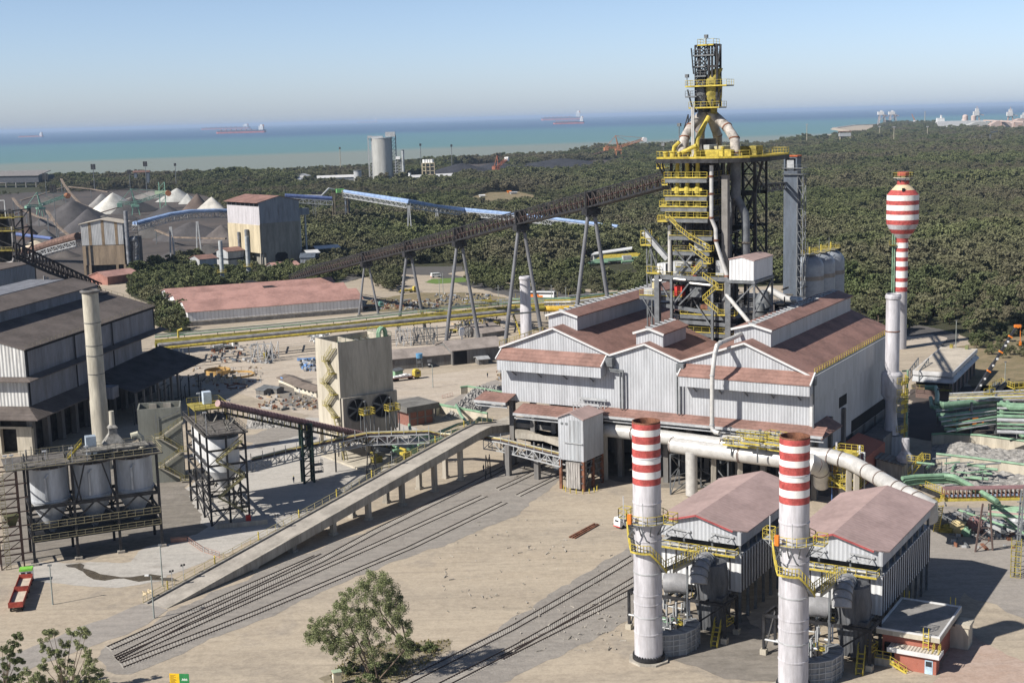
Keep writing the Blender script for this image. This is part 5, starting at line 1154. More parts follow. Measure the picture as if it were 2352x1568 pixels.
def build_greenrack():
 P=G(2231.4,1015); zt=HZ(932,P.x,P.y); g=lambda x,y,z=zt:G(x,y,z)
 t=thing('pipe_rack','multi level rack of pale green pipes on grey posts at the right edge','pipe rack')
 def pipe(px,r,mm,z=zt,dz=0): m=MB(); m.tube([G(x,y,z)+Vector((0,0,dz)) for x,y in px],r,10); m.out('pipe',mm,t,True)
 pipe([(2124.5,889.6),(2149,891),(2153,905),(2152,925),(2168.6,931),(2281.6,918.6),(2298,921),(2302,928)],.62,greenP)
 pt=G(2302,926,zt); m=MB(); m.tube([pt,Vector((pt.x,pt.y,HZ(972,pt.x,pt.y)))],.62,10); m.out('drop_pipe',greenP,t,True)
 pipe([(2138,905),(2141,925),(2160,929)],.55,greenP,zt,-1); pipe([(2179.6,924.5),(2281.6,913.4),(2312,919),(2317,928)],.55,greenP)
 for k,(ya,yb,dz) in enumerate(((938,922,-1.2),(952,938,-1.8),(962,944,-2.6),(972,958,-3.6),(985,968,-4.8))):
  pipe([(2145+k*6,ya),(2180+k*4,ya+2),(2290,yb)],.42 if k%2==0 else .5,greenP,zt+dz)
  pipe([(2150+k*6,ya+6),(2288,yb+5)],.18,steelL,zt+dz); pipe([(2150+k*6,ya-6),(2288,yb-7)],.25,pipeG if k%2 else greenP,zt+dz)
 for k in range(8): pipe([(2290,928+k*9),(2420,932+k*9)],(.5,.3,.22,.45)[k%4],greenP if k%3!=1 else steelL,zt-k*.5)
 pipe([(2305,928),(2322,936),(2420,938)],.62,greenP)
 for k in range(7): pipe([(2180,905+k*2.5),(2430,893+k*4)],.22 if k%2 else .35,(steelL,yellowD,pipeG,yellow)[k%4],zt+.5)
 m=MB()
 for x,y0,y1 in((2154.8,971,900),(2231.4,1015,932),(2288,985,915),(2330,1000,912),(2200,985,925)):
  p=G(x,y1,zt); m.beam((p.x,p.y,0),(p.x,p.y,zt+1),.5)
 m.out('post',steelM,t)
 m=MB()
 for k in range(5):
  for (x0,y0,x1,y1) in((2150,940,2231,930),(2231,934,2290,924)):
   a=G(x0,y0,zt-1-k*1.5); b=G(x1,y1,zt-1-k*1.5); a.z=b.z=zt-1-k*1.5; m.beam(a,b,.15,.2)
 m.out('cross_bearer',steelL,t)
 m=MB()
 for x0,y0,x1,y1,z in((2272,893,2300,880,zt+1.5),(2300,880,2330,893,zt+1.5),(2320,890,2400,886,zt+1.2),(2260,905,2285,903,zt+1),(2330,905,2420,902,zt)): m.rail([G(x0,y0,z),G(x1,y1,z)],1.4,1.2,.16); m.beam(G(x0,y0,z),G(x1,y1,z),.12,.3)
 m.out('railing',yellow,t)
 m=MB(); m.beam(G(2262,910,zt),G(2292,878,zt+2),1.3,.5); m.beam(G(2285,900,zt),G(2310,880,zt+2),1.0,.9); m.out('cable_tray',steelM,t)
 P2=G(2292,1012); f=Fr(P2.x,P2.y,59.5); t=fthing(f,'pump_shed','open shed with dull pink roof under the green pipes at the right edge','shed')
 h=5.2
 m=MB(); m.hexa([(0,-9,h-.6),(8,-9,h-.6),(8,0,h),(0,0,h),(0,-9,h-.4),(8,-9,h-.4),(8,0,h+.2),(0,0,h+.2)]); m.out('roof',roofP,t)
 m=MB()
 for x in(.3,7.7):
  for y in(-8.7,-4.5,-.3): m.beam((x,y,0),(x,y,h-.4),.25)
 m.out('post',steelM,t)
 m=MB(); m.beam((0,0,h-.8),(0,-9,h-1.4),.2,.3); m.beam((0,0,h-1.9),(0,-9,h-2.4),.15); m.out('tie_beam',steelM,t)
 m=MB(); m.tube([(-1,-6,3.5),(-1.5,-6,2.5),(-1.4,-7.5,1)],.7,10); m.out('elbow_pipe',greenP,t,True)
build_greenrack()
gravel=mat('grey slag gravel',(.29,.28,.265),.95,0,.2,.8,None,1.0,0,sc2=2.0)
def heap(name,label,cat,px,zf,m_=gravel,n=34,amp=.95,group=None,seed=1):
 """a mound over the ground outline px; zf(a,b) gives height for normalised (along, across)"""
 rr=random.Random(seed); P=[G(*p) for p in px]; q=MB()
 for j in range(n+1):
  for i in range(n+1):
   a,b=i/n,j/n; p=(P[0]*(1-a)+P[1]*a)*(1-b)+(P[3]*(1-a)+P[2]*a)*b
   e=min(1,6*min(a,1-a,b,1-b)); q.v.append((p.x,p.y,max(-.05,zf(a,b)*e+rr.uniform(-amp,amp)*e*.5)))
 for j in range(n):
  for i in range(n): k=j*(n+1)+i; q.f.append((k,k+1,k+n+2,k+n+1))
 o=q.out(name,m_,None,False); tag(o,label,cat,group); return o
def wallpx(label,px,h,name='retaining_wall',cap=None,mm=concL):
 m=MB(); P=[G(*p) for p in px]
 for a,b in zip(P,P[1:]): m.beam(a+Vector((0,0,h/2-.05)),b+Vector((0,0,h/2-.05)),.5,h)
 o=m.out(name,mm); tag(o,label,'wall')
 if cap is not None:
  m=MB(); m.tube([p+Vector((0,0,h+.25)) for p in P],.28,8); m.out('top_pipe',cap,o,True)
 return o
wallpx('retaining wall with green pipe along its top behind the upper slag bay',[(2140,1022),(2168,1020),(2250,1024),(2352,1038),(2480,1055)],2.6,cap=greenP)
wallpx('cream retaining wall with green pipe on top between the two slag bays',[(2150,1070),(2230,1079),(2352,1096),(2480,1115)],2.8,cap=greenP)
heap('slag_heap','grey slag gravel filling the upper bay at the right edge','gravel heap',[(2140,1072),(2480,1112),(2480,1050),(2140,1022)],lambda a,b:.5+1.6*b+.5*math.sin(a*9),seed=2)
heap('slag_heap','rough grey slag gravel in the lower bay above the pink conveyor','gravel heap',[(2150,1120),(2480,1160),(2480,1110),(2150,1072)],lambda a,b:.4+1.9*b+.6*math.sin(a*7+1),seed=3)
heap('slag_heap','long grey slag heap between the brick pump house and the cast house','gravel heap',[(1010,965),(1100,958),(1160,905),(1060,920)],lambda a,b:1.6*math.sin(PI*b)+.3,seed=4)
heap('slag_heap','grey slag heap against the cream wall left of the cast house','gravel heap',[(1035,940),(1150,935),(1160,885),(1095,890)],lambda a,b:1.8*math.sin(PI*b)+.4,seed=5)
heap('slag_heap','grey slag heap with a dark pit behind the silo tower','gravel heap',[(565,985),(680,985),(660,950),(570,950)],lambda a,b:2.4*math.sin(PI*b)*(.6+.4*math.sin(a*6)),seed=6)
wallpx('low cream wall around the slag heap left of the cast house',[(1058,905),(1075,903),(1165,918)],2.0,cap=greenP)
wallpx('low cream wall beside the brick pump house',[(1000,955),(1010,948),(1120,968)],2.2,cap=greenP)
def build_rightplant():
 P=G(2260,1266); zc=HZ(1150,P.x,P.y); g=lambda x,y,z=zc:G(x,y,z)
 t=thing('belt_conveyor','pink and yellow belt conveyor on a leaning steel trestle at the right edge','conveyor')
 a=g(2170,1148); b=g(2460,1143); d=(b-a).normalized(); n=Vector((-d.y,d.x,0))*1.8; up=Vector((0,0,1))
 m=MB(); m.beam(a,b,.25,.5); m.beam(a+n,b+n,.25,.5); m.out('stringer',yellow,t)
 m=MB(); m.beam(a+n*.5+up*2.1,b+n*.5+up*2.1,2.0,.25); m.out('belt_cover',pinkTube,t)
 m=MB(); k=int((b-a).length/.8)
 for i in range(k+1): p=a+(b-a)*i/k; m.beam(p,p+up*1.9,.14); m.beam(p+n,p+n+up*1.9,.14); m.beam(p+up*.9,p+n+up*.9,.3,.2)
 m.out('idler_frame',rust,t)
 m=MB(); m.beam(a+up*.8+n*.1,b+up*.8+n*.1,.1,.45); m.out('belt_side',mat('pale blue strip',(.35,.42,.55),.5,0,.3,2.0),t)
 m=MB()
 for x0,y0,x1,y1 in((2257.5,1156,2240,1267),(2273.8,1158,2280,1263.4)): q=G(x1,y1); m.beam(q,g(x0,y0),.3)
 q0,q1=G(2240,1267),G(2280,1263); p0,p1=g(2257,1156),g(2274,1158)
 for s in(.25,.5,.75): m.beam(q0+(p0-q0)*s,q1+(p1-q1)*s,.15); m.beam(q0+(p0-q0)*(s-.25),q1+(p1-q1)*s,.12)
 m.out('trestle',mat('brown trestle steel',(.14,.10,.09),.7),t)
 m=MB(); c=g(2168,1140); e=G(2100,1113,zc-2.0); m.beam(c,e,1.6,.6); m.out('tail_belt',steel,t)
 m=MB(); m.rail([g(2165,1150),G(2120,1165,1.0),G(2095,1128,4)],1.3,1.2,.15); m.rail([c+up*.4,e+up*.4],1.3,1.2,.14); m.rail([g(2150,1152,zc-2),g(2168,1150)],1.3,1,.14); m.stair(G(2150,1220,0),g(2160,1160,zc-3),1.1); m.out('tail_railing',yellow,t)
 t=thing('pipe_bundle','pale green pipe bundle running between the right gas main and the slag bay','pipes')
 for k in range(4):
  z=zc+1.5-.5*k; m=MB(); m.tube([G(x+k*4,y+k*5,z) for x,y in((2072,1098),(2099.7,1094),(2168.6,1091),(2192,1094),(2245.7,1124),(2290,1150))],.45 if k<2 else .3,8); m.out('pipe',greenP,t,True)
 for k in range(5): m=MB(); m.tube([G(x,y+k*5,zc-2-.3*k) for x,y in((2270,1160),(2352,1168),(2480,1190))],.35,8); m.out('pipe',greenP if k!=3 else roofP,t,True)
 m=MB(); m.tube([G(2280,1165,zc-3),G(2370,1240,2)],.3,8); m.tube([G(2200,1170,3),G(2330,1215,2)],.25,8); m.out('branch_pipe',greenP,t,True)
 f=Fr(*G(2072,1105).to_2d(),59.5); t=fthing(f,'transfer_house','small sloped grey roof house with a stubby white flue above the right gas main','house')
 m=MB(); m.prism([(0,0),(6,0),(6,4.6),(0,3.6)],0,5); m.out('wall',conc,t)
 m=MB(); m.hexa([(-.4,-.4,3.6),(5.4,-.4,3.6),(5.4,6.4,4.8),(-.4,6.4,4.8),(-.4,-.4,3.85),(5.4,-.4,3.85),(5.4,6.4,5.05),(-.4,6.4,5.05)]); m.out('roof',mat('grey ribbed sheet roof',(.19,.185,.17),.8,0,.1,.3,'roofv',.8,0,period=1.0),t)
 m=MB(); c=(3.2,.2); m.lathe(c,[(2.0,4.0),(2.0,5.0),(.9,6.4),(.85,9.4)],18); m.out('flue',stackW,t,True)
 m=MB(); m.rail([(0,-3,4.5),(5,-3,4.5),(5,-5,4.5)],1.3,1,.15); m.rail([(0,-1,5),(0,-4,5),(3,-4,5)],1.3,1,.15); m.stair((-1,-2,2),(4,-4,5),1); m.rail([(-1,-1.5,2.1),(4,-3.5,5.1)],1.2,1,.15); m.out('railing',yellow,t)
 rr=random.Random(11); m=MB()
 for k in range(40): a=Vector((rr.uniform(-2,9),-rr.uniform(2,18),rr.uniform(.5,5))); m.tube([a,a+rr.choice((Vector((0,0,-a.z)),Vector((0,-3,0)),Vector((2.5,0,0)),Vector((1,-4,.6))))],rr.uniform(.08,.25),6)
 m.out('small_pipes',steelM,t,True)
 m=MB()
 for k in range(12): a=Vector((rr.uniform(-1,8),-rr.uniform(3,16),rr.uniform(2,5))); m.tube([a,a+rr.choice((Vector((0,-4,0)),Vector((3,0,0)),Vector((2,-3,.2))))],rr.uniform(.15,.35),8)
 m.out('green_pipes',greenP,t,True)
 t=thing('crusher_unit','cluttered yellow and cream plant with tangle of pipes under the right conveyor','machinery',tuple(G(2175,1220)),59.5)
 for k,(x,y,z,w,h,mm) in enumerate(((0,0,0,1.2,1.0,yellowD),(1,-2,0,1.4,1.8,mat('cream hood',(.55,.45,.25),.6)),(2.5,1.5,0,1,2.2,steelM),(-1,-4,0,.8,1.2,greenP),(3,-5,0,1.4,2.4,pinkTube),(5,-8,0,1.8,1.6,steelL),(6,-3,0,1,3,steelM),(7,-12,0,1.5,2,steelL))): m=MB(); m.box(x-w,x+w,y-w,y+w,z,z+h); m.lathe((x,y),[(w*.7,z+h),(w*.4,z+h+.6)],10); m.out('unit',mm,t)
 m=MB()
 for k in range(50): a=Vector((rr.uniform(-2,12),-rr.uniform(-3,16),rr.uniform(.3,3.5))); m.tube([a,a+Vector((rr.uniform(-3,3),rr.uniform(-3,3),rr.uniform(-1,1)))],rr.uniform(.06,.2),5)
 m.out('small_pipes',steelM,t,True)
 q=G(2330,1322); t=thing('ladder_tower','steel stair tower with yellow cage cut by the right edge of the picture','tower',tuple(q),59.5)
 m=MB();
 for x in(0,3):
  for y in(0,-3): m.beam((x,y,0),(x+.6,y-.6,16),.3)
 for z in range(1,8): m.beam((0,0,z*2),(0,-3,z*2),.15); m.beam((0,0,z*2-2),(0,-3,z*2),.12)
 m.out('frame',steelM,t)
 m=MB()
 for z in range(0,7): m.rail([(-1,.5,z),(-1,-1.2,z)],1,.8,.14)
 m.beam((-1,.5,0),(-1,.5,7.5),.14); m.beam((-1,-1.2,0),(-1,-1.2,7.5),.14); m.out('cage',yellowD,t)
build_rightplant()
def build_crane():
 g0=G(2222,985); z0=HZ(950,g0.x,g0.y); t=thing('mobile_crane','telescopic crane boom with orange bands rising behind the green pipes','crane',(g0.x,g0.y,0))
 f=Fr(g0.x,g0.y,0);
 a=f.at; F0=Fr(g0.x,g0.y,90)   # u=+Y
 P=lambda x,y: (lambda r:Vector((r[0],0,r[1])))(F0.pu(0,x,y))
 p0=P(2222,938); p1=P(2229,917); p2=P(2240,902); tip=P(2335,750)
 k=MB(); k.beam(p0,p2,1.3,1.3); k.out('boom_base',orange,t)
 k=MB(); k.beam(p2,p2+(tip-p2)*.45,.85,.85); k.beam(p2+(tip-p2)*.45,tip,.6,.6); k.out('boom',mat('black boom paint',(.035,.035,.04),.4),t)
 k=MB()
 for s in(.33,.62,.85,1.0): q=p2+(tip-p2)*s; d=(tip-p2).normalized(); k.beam(q-d*.2,q+d*.2,.95,.95)
 k.box(tip.x-.6,tip.x+1.1,-.4,.4,tip.z-.2,tip.z+.5); k.beam(tip+Vector((1,0,0)),tip+Vector((1.1,0,-4)),.14); k.box(tip.x+.85,tip.x+1.35,-.25,.25,tip.z-5.0,tip.z-4.0); k.out('boom_band',orange,t)
 k=MB();
 for s in(.12,.22,.42,.52,.72,.78): q=p2+(tip-p2)*s; k.box(q.x-.25,q.x+.25,-.62,-.4,q.z-.25,q.z+.25)
 k.out('boom_mark',whiteP,t)
 k=MB(); k.box(p0.x-5,p0.x+4,-1.4,1.4,1.0,2.2); k.box(p0.x-5.2,p0.x-3,-1.3,1.3,2.2,3.4); k.box(p0.x-1.5,p0.x+2.5,-1.3,1.3,2.2,3.8); k.out('carrier',orange,t)
 k=MB()
 for x in(-4,-2.6,1,2.4):
  for y in(-1.3,1.1): k.lathe((0,0),[(.01,0)],3) if 0 else k.tube([(p0.x+x,y,.6),(p0.x+x,y+.35,.6)],.6,14)
 k.out('wheel',tyre,t)
build_crane()
# ================================================================ LONG CONVEYOR
def build_longconv():
 f=Fr(-63.2,598.8,-65.2); t=fthing(f,'truss_conveyor','long dark truss conveyor climbing from the wood to the furnace on splayed legs','conveyor')
 up=[f.pv(0,x,y) for x,y in((667,634),(719,611),(924.5,559),(1037,529),(1178,490.5),(1341,446),(1535,395))]
 lo=[f.pv(0,x,y) for x,y in((672,644),(924.5,581),(1040,557.6),(1178,520),(1341,482),(1535,430))]
 def z(L_,s):
  for (a,za),(b,zb) in zip(L_,L_[1:]):
   if a<=s<=b: return za+(zb-za)*(s-a)/(b-a)
  return L_[-1][1] if s>L_[-1][0] else L_[0][1]
 s0,s1=lo[0][0]+.1,lo[-1][0]; W_=3.4; N=int((s1-s0)/3.6)
 ch=MB(); web=MB()
 for sy in(-W_/2,W_/2):
  for i in range(N):
   a=s0+(s1-s0)*i/N; b=s0+(s1-s0)*(i+1)/N; zl0,zl1,zu0,zu1=z(lo,a)+.2,z(lo,b)+.2,z(up,a),z(up,b)
   ch.beam((a,sy,zl0),(b,sy,zl1),.34,.55); ch.beam((a,sy,zu0),(b,sy,zu1),.4)
   web.beam((a,sy,zl0),(a,sy,zu0),.26); web.beam((a,sy,zu0),(b,sy,zl1),.2)
 ch.out('chord',steel,t);
 web.out('web_member',mat('dusty brown steel',(.065,.055,.052),.8,0,.25,.8),t)
 m=MB()
 for i in range(N):
  a=s0+(s1-s0)*i/N; b=s0+(s1-s0)*(i+1)/N
  m.hexa([(a,-W_/2+.2,z(lo,a)),(b,-W_/2+.2,z(lo,b)),(b,W_/2-.2,z(lo,b)),(a,W_/2-.2,z(lo,a)),(a,-W_/2+.2,z(lo,a)+.2),(b,-W_/2+.2,z(lo,b)+.2),(b,W_/2-.2,z(lo,b)+.2),(a,W_/2-.2,z(lo,a)+.2)])
 m.out('walkway_floor',steel,t)
 m=MB()
 for i in range(N):
  a=s0+(s1-s0)*i/N; b=s0+(s1-s0)*(i+1)/N; h=lambda s:z(lo,s)+(z(up,s)-z(lo,s))*.5
  m.hexa([(a,-.8,h(a)),(b,-.8,h(b)),(b,.8,h(b)),(a,.8,h(a)),(a,-.8,h(a)+.25),(b,-.8,h(b)+.25),(b,.8,h(b)+.25),(a,.8,h(a)+.25)])
  m.beam((a,-1.1,z(lo,a)),(a,-1.1,h(a)+.7),.3)
 m.out('belt',mat('ore dusted belt',(.15,.09,.075),.9,0,.25,.7),t)
 m=MB()
 for i in range(int(N*.62),N):
  a=s0+(s1-s0)*(i+.2)/N; m.box(a,a+1.0,W_/2-.3,W_/2-.1,z(lo,a)+.7,z(lo,a)+1.7)
 m.out('idler_box',mat('pale blue strip',(.35,.42,.55)),t)
 for xc,yt in((842,611),(939,587),(1055,558.5),(1197,524),(1358,485)):
  s=f.pv(0,xc,yt)[0]; zt=z(lo,s)
  o=MB(); o.box(s-1.6,s+1.6,-2.4,2.4,zt-2.0,zt-.1); o.box(s-2.2,s+2.2,-.8,.8,zt-2.6,zt-2.0); cap=o.out('pier_cap',steel,t)
  h=zt-2; sp=h*.15+1.0
  for sg in(-1,1):
   o=MB(); o.tube([(s+sg*.2,sg*1.0,h),(s+sg*.9,sg*sp,0)],[.55,.75] if zt>30 else [.42,.55],12); o.out('pier_leg',mat('grey tubular leg',(.17,.175,.19),.6,.1,.12,.6,'wall',0,.15),cap,True)
   o=MB(); o.box(s+sg*.9-1.2,s+sg*.9+1.2,sg*sp-1.2,sg*sp+1.2,-.1,.6); o.out('pier_footing',conc,cap)
  if zt>40: o=MB(); o.tube([(s,-sp*.62,h*.42),(s,sp*.62,h*.42)],.3,8); o.out('cross_tie',steelM,cap,True)
  o=MB(); o.box(s-.3,s+.3,-W_/2-.35,W_/2+.35,zt-.2,z(up,s)+.5); o.out('joint_frame',steel,cap)
build_longconv()
# ================================================================ COOLING TOWER + PUMP HOUSE
CT=Fr(-43.57,336.37,126.32)
def build_cooling():
 f=CT; t=fthing(f,'cooling_tower','tall concrete cooling tower with zigzag yellow stair and two round fan openings','cooling tower')
 W_,L_,H=15.66,11.9,30.45; A=lambda x,y:f.at(x,y,0)
 zb=A(780,1000).z; zb=7.0; zs=A(787,914).z
 m=MB(); w=.35
 m.box(0,w,-W_,0,zs,H); m.box(L_-w,L_,-W_,0,zb,H); m.box(w,L_-w,-w,0,zb,H); m.box(w,L_-w,-W_,-W_+w,zb,H)
 m.box(w,L_-w,-W_*.42-.2,-W_*.42+.2,H-7,H-.4); m.box(w,L_-w,-W_+w,-w,H-8,H-7.6); m.out('shell',concL,t)
 m=MB()
 for i in range(9): y=-.8-i*1.75; m.beam((w,y,H-1.6),(L_-w,y,H-1.6),.18)
 m.out('top_grating',steelM,t)
 m=MB(); m.rail([(0,0,H),(0,-W_,H),(L_,-W_,H)],1.1,2,.12); m.out('top_railing',mat('green grey rail',(.18,.24,.16),.6),t)
 fb=MB(); fb.box(-.8,0,-W_-.5,-.2,zb-.5,zs); fb.out('fan_block',conc,t)
 ang=24
 for px,py,rp in((821,941,25.5),(878.5,931.5,26)):
  c=f.at(px,py,-.82); r=rp/3130*(CP-f.w(-.82,-c.y,c.z)).length
  m=MB(); n=30
  for r0,r1,x0,x1 in((r,r*1.1,-.95,-.95),(r*1.1,r*1.1,-.95,-.75),(r,r,-.95,-.1)):
   for i in range(n):
    a,b=2*PI*i/n,2*PI*(i+1)/n; m.quad((x0,c.y+r0*math.cos(a),c.z+r0*math.sin(a)),(x1,c.y+r1*math.cos(a),c.z+r1*math.sin(a)),(x1,c.y+r1*math.cos(b),c.z+r1*math.sin(b)),(x0,c.y+r0*math.cos(b),c.z+r0*math.sin(b)))
  fan=m.out('fan_ring',concD,t)
  m=MB(); m.poly([(-.84,c.y+r*math.cos(2*PI*i/n),c.z+r*math.sin(2*PI*i/n)) for i in range(n)]); m.out('fan_opening',black,fan)
  m=MB()
  for i in range(7): a=2*PI*i/7+.4; m.beam((-.9,c.y,c.z),(-.9,c.y+r*.97*math.cos(a),c.z+r*.97*math.sin(a)),.08,.5)
  m.tube([(-1.1,c.y,c.z),(-.86,c.y,c.z)],r*.16,12); m.out('fan_blade',steelM,fan)
  m=MB(); py0=c.y-.8; zz=c.z-.6; m.box(-5.2,-3.0,py0-1.8,py0+1.6,zz-.15,zz); m.rail([(-5.2,py0+1.6,zz),(-5.2,py0-1.8,zz),(-3,py0-1.8,zz),(-3,py0+1.6,zz),(-5.2,py0+1.6,zz)],1.4,.9,.18); st=m.out('fan_platform',yellow,t)
  m=MB()
  for x in(-5,-3.2):
   for y in(py0-1.5,py0+1.3): m.beam((x,y,3.5),(x,y,zz),.22)
  m.beam((-5,py0-1.5,3.5),(-5,py0+1.3,zz),.15); m.box(-4.6,-3.4,py0-.6,py0+.6,zz,zz+.9); m.beam((-4.8,py0+.8,zz),(-4.8,py0+.8,zz+3.4),.12); m.box(-5.,-4.6,py0+.5,py0+1.1,zz+3.2,zz+3.6); m.out('stand_frame',steelM,st)
 B=lambda x,y:f.av(x,y,-.9)
 pts=[(764,802),(743,829),(766,855),(741,880),(768,907),(744,934),(770,957),(752,985),(775,1055)]
 pts=[B(x,y) for x,y in((766,800),(748,828),(762,857),(745,879),(766,905),(750,930),(770,957))]
 m=MB(); r=MB()
 for i in range(len(pts)-1):
  a,b=pts[i],pts[i+1]; a=Vector((a.x,.9,a.z)); b=Vector((b.x,.9,b.z))
  m.stair(a,b,1.1,9); r.rail([a+Vector((0,.6,0)),b+Vector((0,.6,0))],1.2,1,.12)
  q=MB(); q.box(b.x-.9,b.x+.9,0,1.6,b.z-.2,b.z); q.out('landing',yellowD,t); r.rail([Vector((b.x-.9,1.6,b.z)),Vector((b.x+.9,1.6,b.z))],1.2,.9,.12)
 a=Vector((pts[-1].x,.9,pts[-1].z)); b=Vector((pts[-1].x-4.5,.9,1)); m.stair(a,b,1.1,12); r.rail([a+Vector((0,.6,0)),b+Vector((0,.6,0))],1.2,1,.12)
 m.out('stair_flights',mat('weathered yellow stair',(.30,.27,.14),.7),t); r.out('stair_railing',mat('sun bleached yellow',(.40,.35,.17),.7),t)
 m=MB()
 for y in(-.1,-W_/2,-W_+.6):
  for x in(.2,L_-1.0): m.box(x,x+.9,y-.5,y+.5,-.1,zb)
 m.out('leg',conc,t)
 m=MB(); m.box(.1,L_-.1,-W_+.1,-.1,zb-.02,zb+.35); m.box(1,L_-1,-W_+1,-1,zb-2.8,zb-.03); m.out('basin',concL,t)
 m=MB()
 for dx in(0,.9):
  c=Vector((1.5+dx,-W_+1.6,H-.2)); m.tube([(c.x,c.y-1,H-1),(c.x,c.y-1,c.z+1.2),(c.x,c.y-.65,c.z+2),(c.x,c.y,c.z+2.35),(c.x,c.y+.65,c.z+2),(c.x,c.y+1,c.z+1.2),(c.x,c.y+1,H-1)],.34,10)
 m.out('gooseneck_pipe',greenP,t,True)
 m=MB(); P=f.az(1000,1030,0)
 m.box(-13,L_,-W_-8,1.5,0,.45); m.out('base_slab',concL,t)
 for k,(x,y,c) in enumerate(((-8,-5,yellowD),(-9,-13,yellow),(-11,-9,steelM),(-6,-17,greenP),(-4,-8,steelM),(-5,-13,greenP))):
  m=MB(); m.box(x-.8,x+.8,y-1.3,y+1.3,.45,2.0); m.tube([(x,y,2.0),(x,y,2.5),(x+2.5,y,2.5)],.3,8); m.out('pump',c,t)
 P=G(935,980); g=Fr(P.x,P.y,126.3); t=fthing(g,'brick_pump_house','brick pump house with overhanging dark concrete roof right of the cooling tower','building')
 H2=g.hz(934,0,0); b=g.at(1003.8,920,0)
 w=-b.y; w=abs(b.y);
 m=MB(); m.box(0,9,-w+1.2,0-.8,0,H2-1.5); m.out('wall',mat('dark brick infill',(.22,.09,.07),.9,0,.1,.4,'brick'),t)
 m=MB(); m.box(-1.2,10,-w,0.6,H2-1.6,H2); m.out('roof_slab',mat('sooty roof concrete',(.17,.165,.155),.9,0,.14,.3),t)
 m=MB()
 for i in range(4): y=-.9-i*(w-2.4)/3; m.box(-.12,.0,y-.25,y+.25,0,H2-1.6)
 m.box(-.1,0,-w+1.2,-.8,H2*.33,H2*.33+.3); m.out('concrete_frame',concD,t)
 t=thing('water_pipes','group of pale green water pipes between the pump house and the ramp','pipes')
 zz=3.0
 for L_ in ([(1000,1010),(1040,990),(1085,982),(1130,985)],[(985,1002),(1050,975),(1080,968)],[(940,975),(945,1000),(960,1004),(1040,992)],[(1085,985),(1060,955),(1048,930)],[(1100,992),(1085,975),(1100,962),(1130,965)],[(960,1020),(1010,1008),(1050,1000)]):
  m=MB(); m.tube([G(x,y,zz) for x,y in L_],.42,8); m.out('pipe',greenP,t,True)
build_cooling()
def longhouse(name,label,cat,A_,B_,ye,yr,wm,rm,depth=None,over=.4):
 """gabled shed from ground points A_ (left) and B_ (right); ye,yr = eave and ridge pixel rows above A_"""
 a,b=G(*A_),G(*B_); deg=math.degrees(math.atan2((b-a).y,(b-a).x)); f=Fr(a.x,a.y,deg); L_=(b-a).length
 he=f.hz(ye,0,0); t=fthing(f,name,label,cat)
 D=depth; lo,hi=0,12
 hr=he+D*.5*.28
 m=MB(); m.prism([(0,0),(0,he),(D/2,hr),(D,he),(D,0)],0,L_); m.out('wall',wm,t)
 m=MB()
 for y0,y1 in((-over,D/2),(D+over,D/2)): m.hexa([(-over,y0,he-over*.28),(L_+over,y0,he-over*.28),(L_+over,y1,hr+.02),(-over,y1,hr+.02),(-over,y0,he-over*.28+.2),(L_+over,y0,he-over*.28+.2),(L_+over,y1,hr+.22),(-over,y1,hr+.22)])
 m.out('roof',rm,t)
 return t,f,L_,he,hr
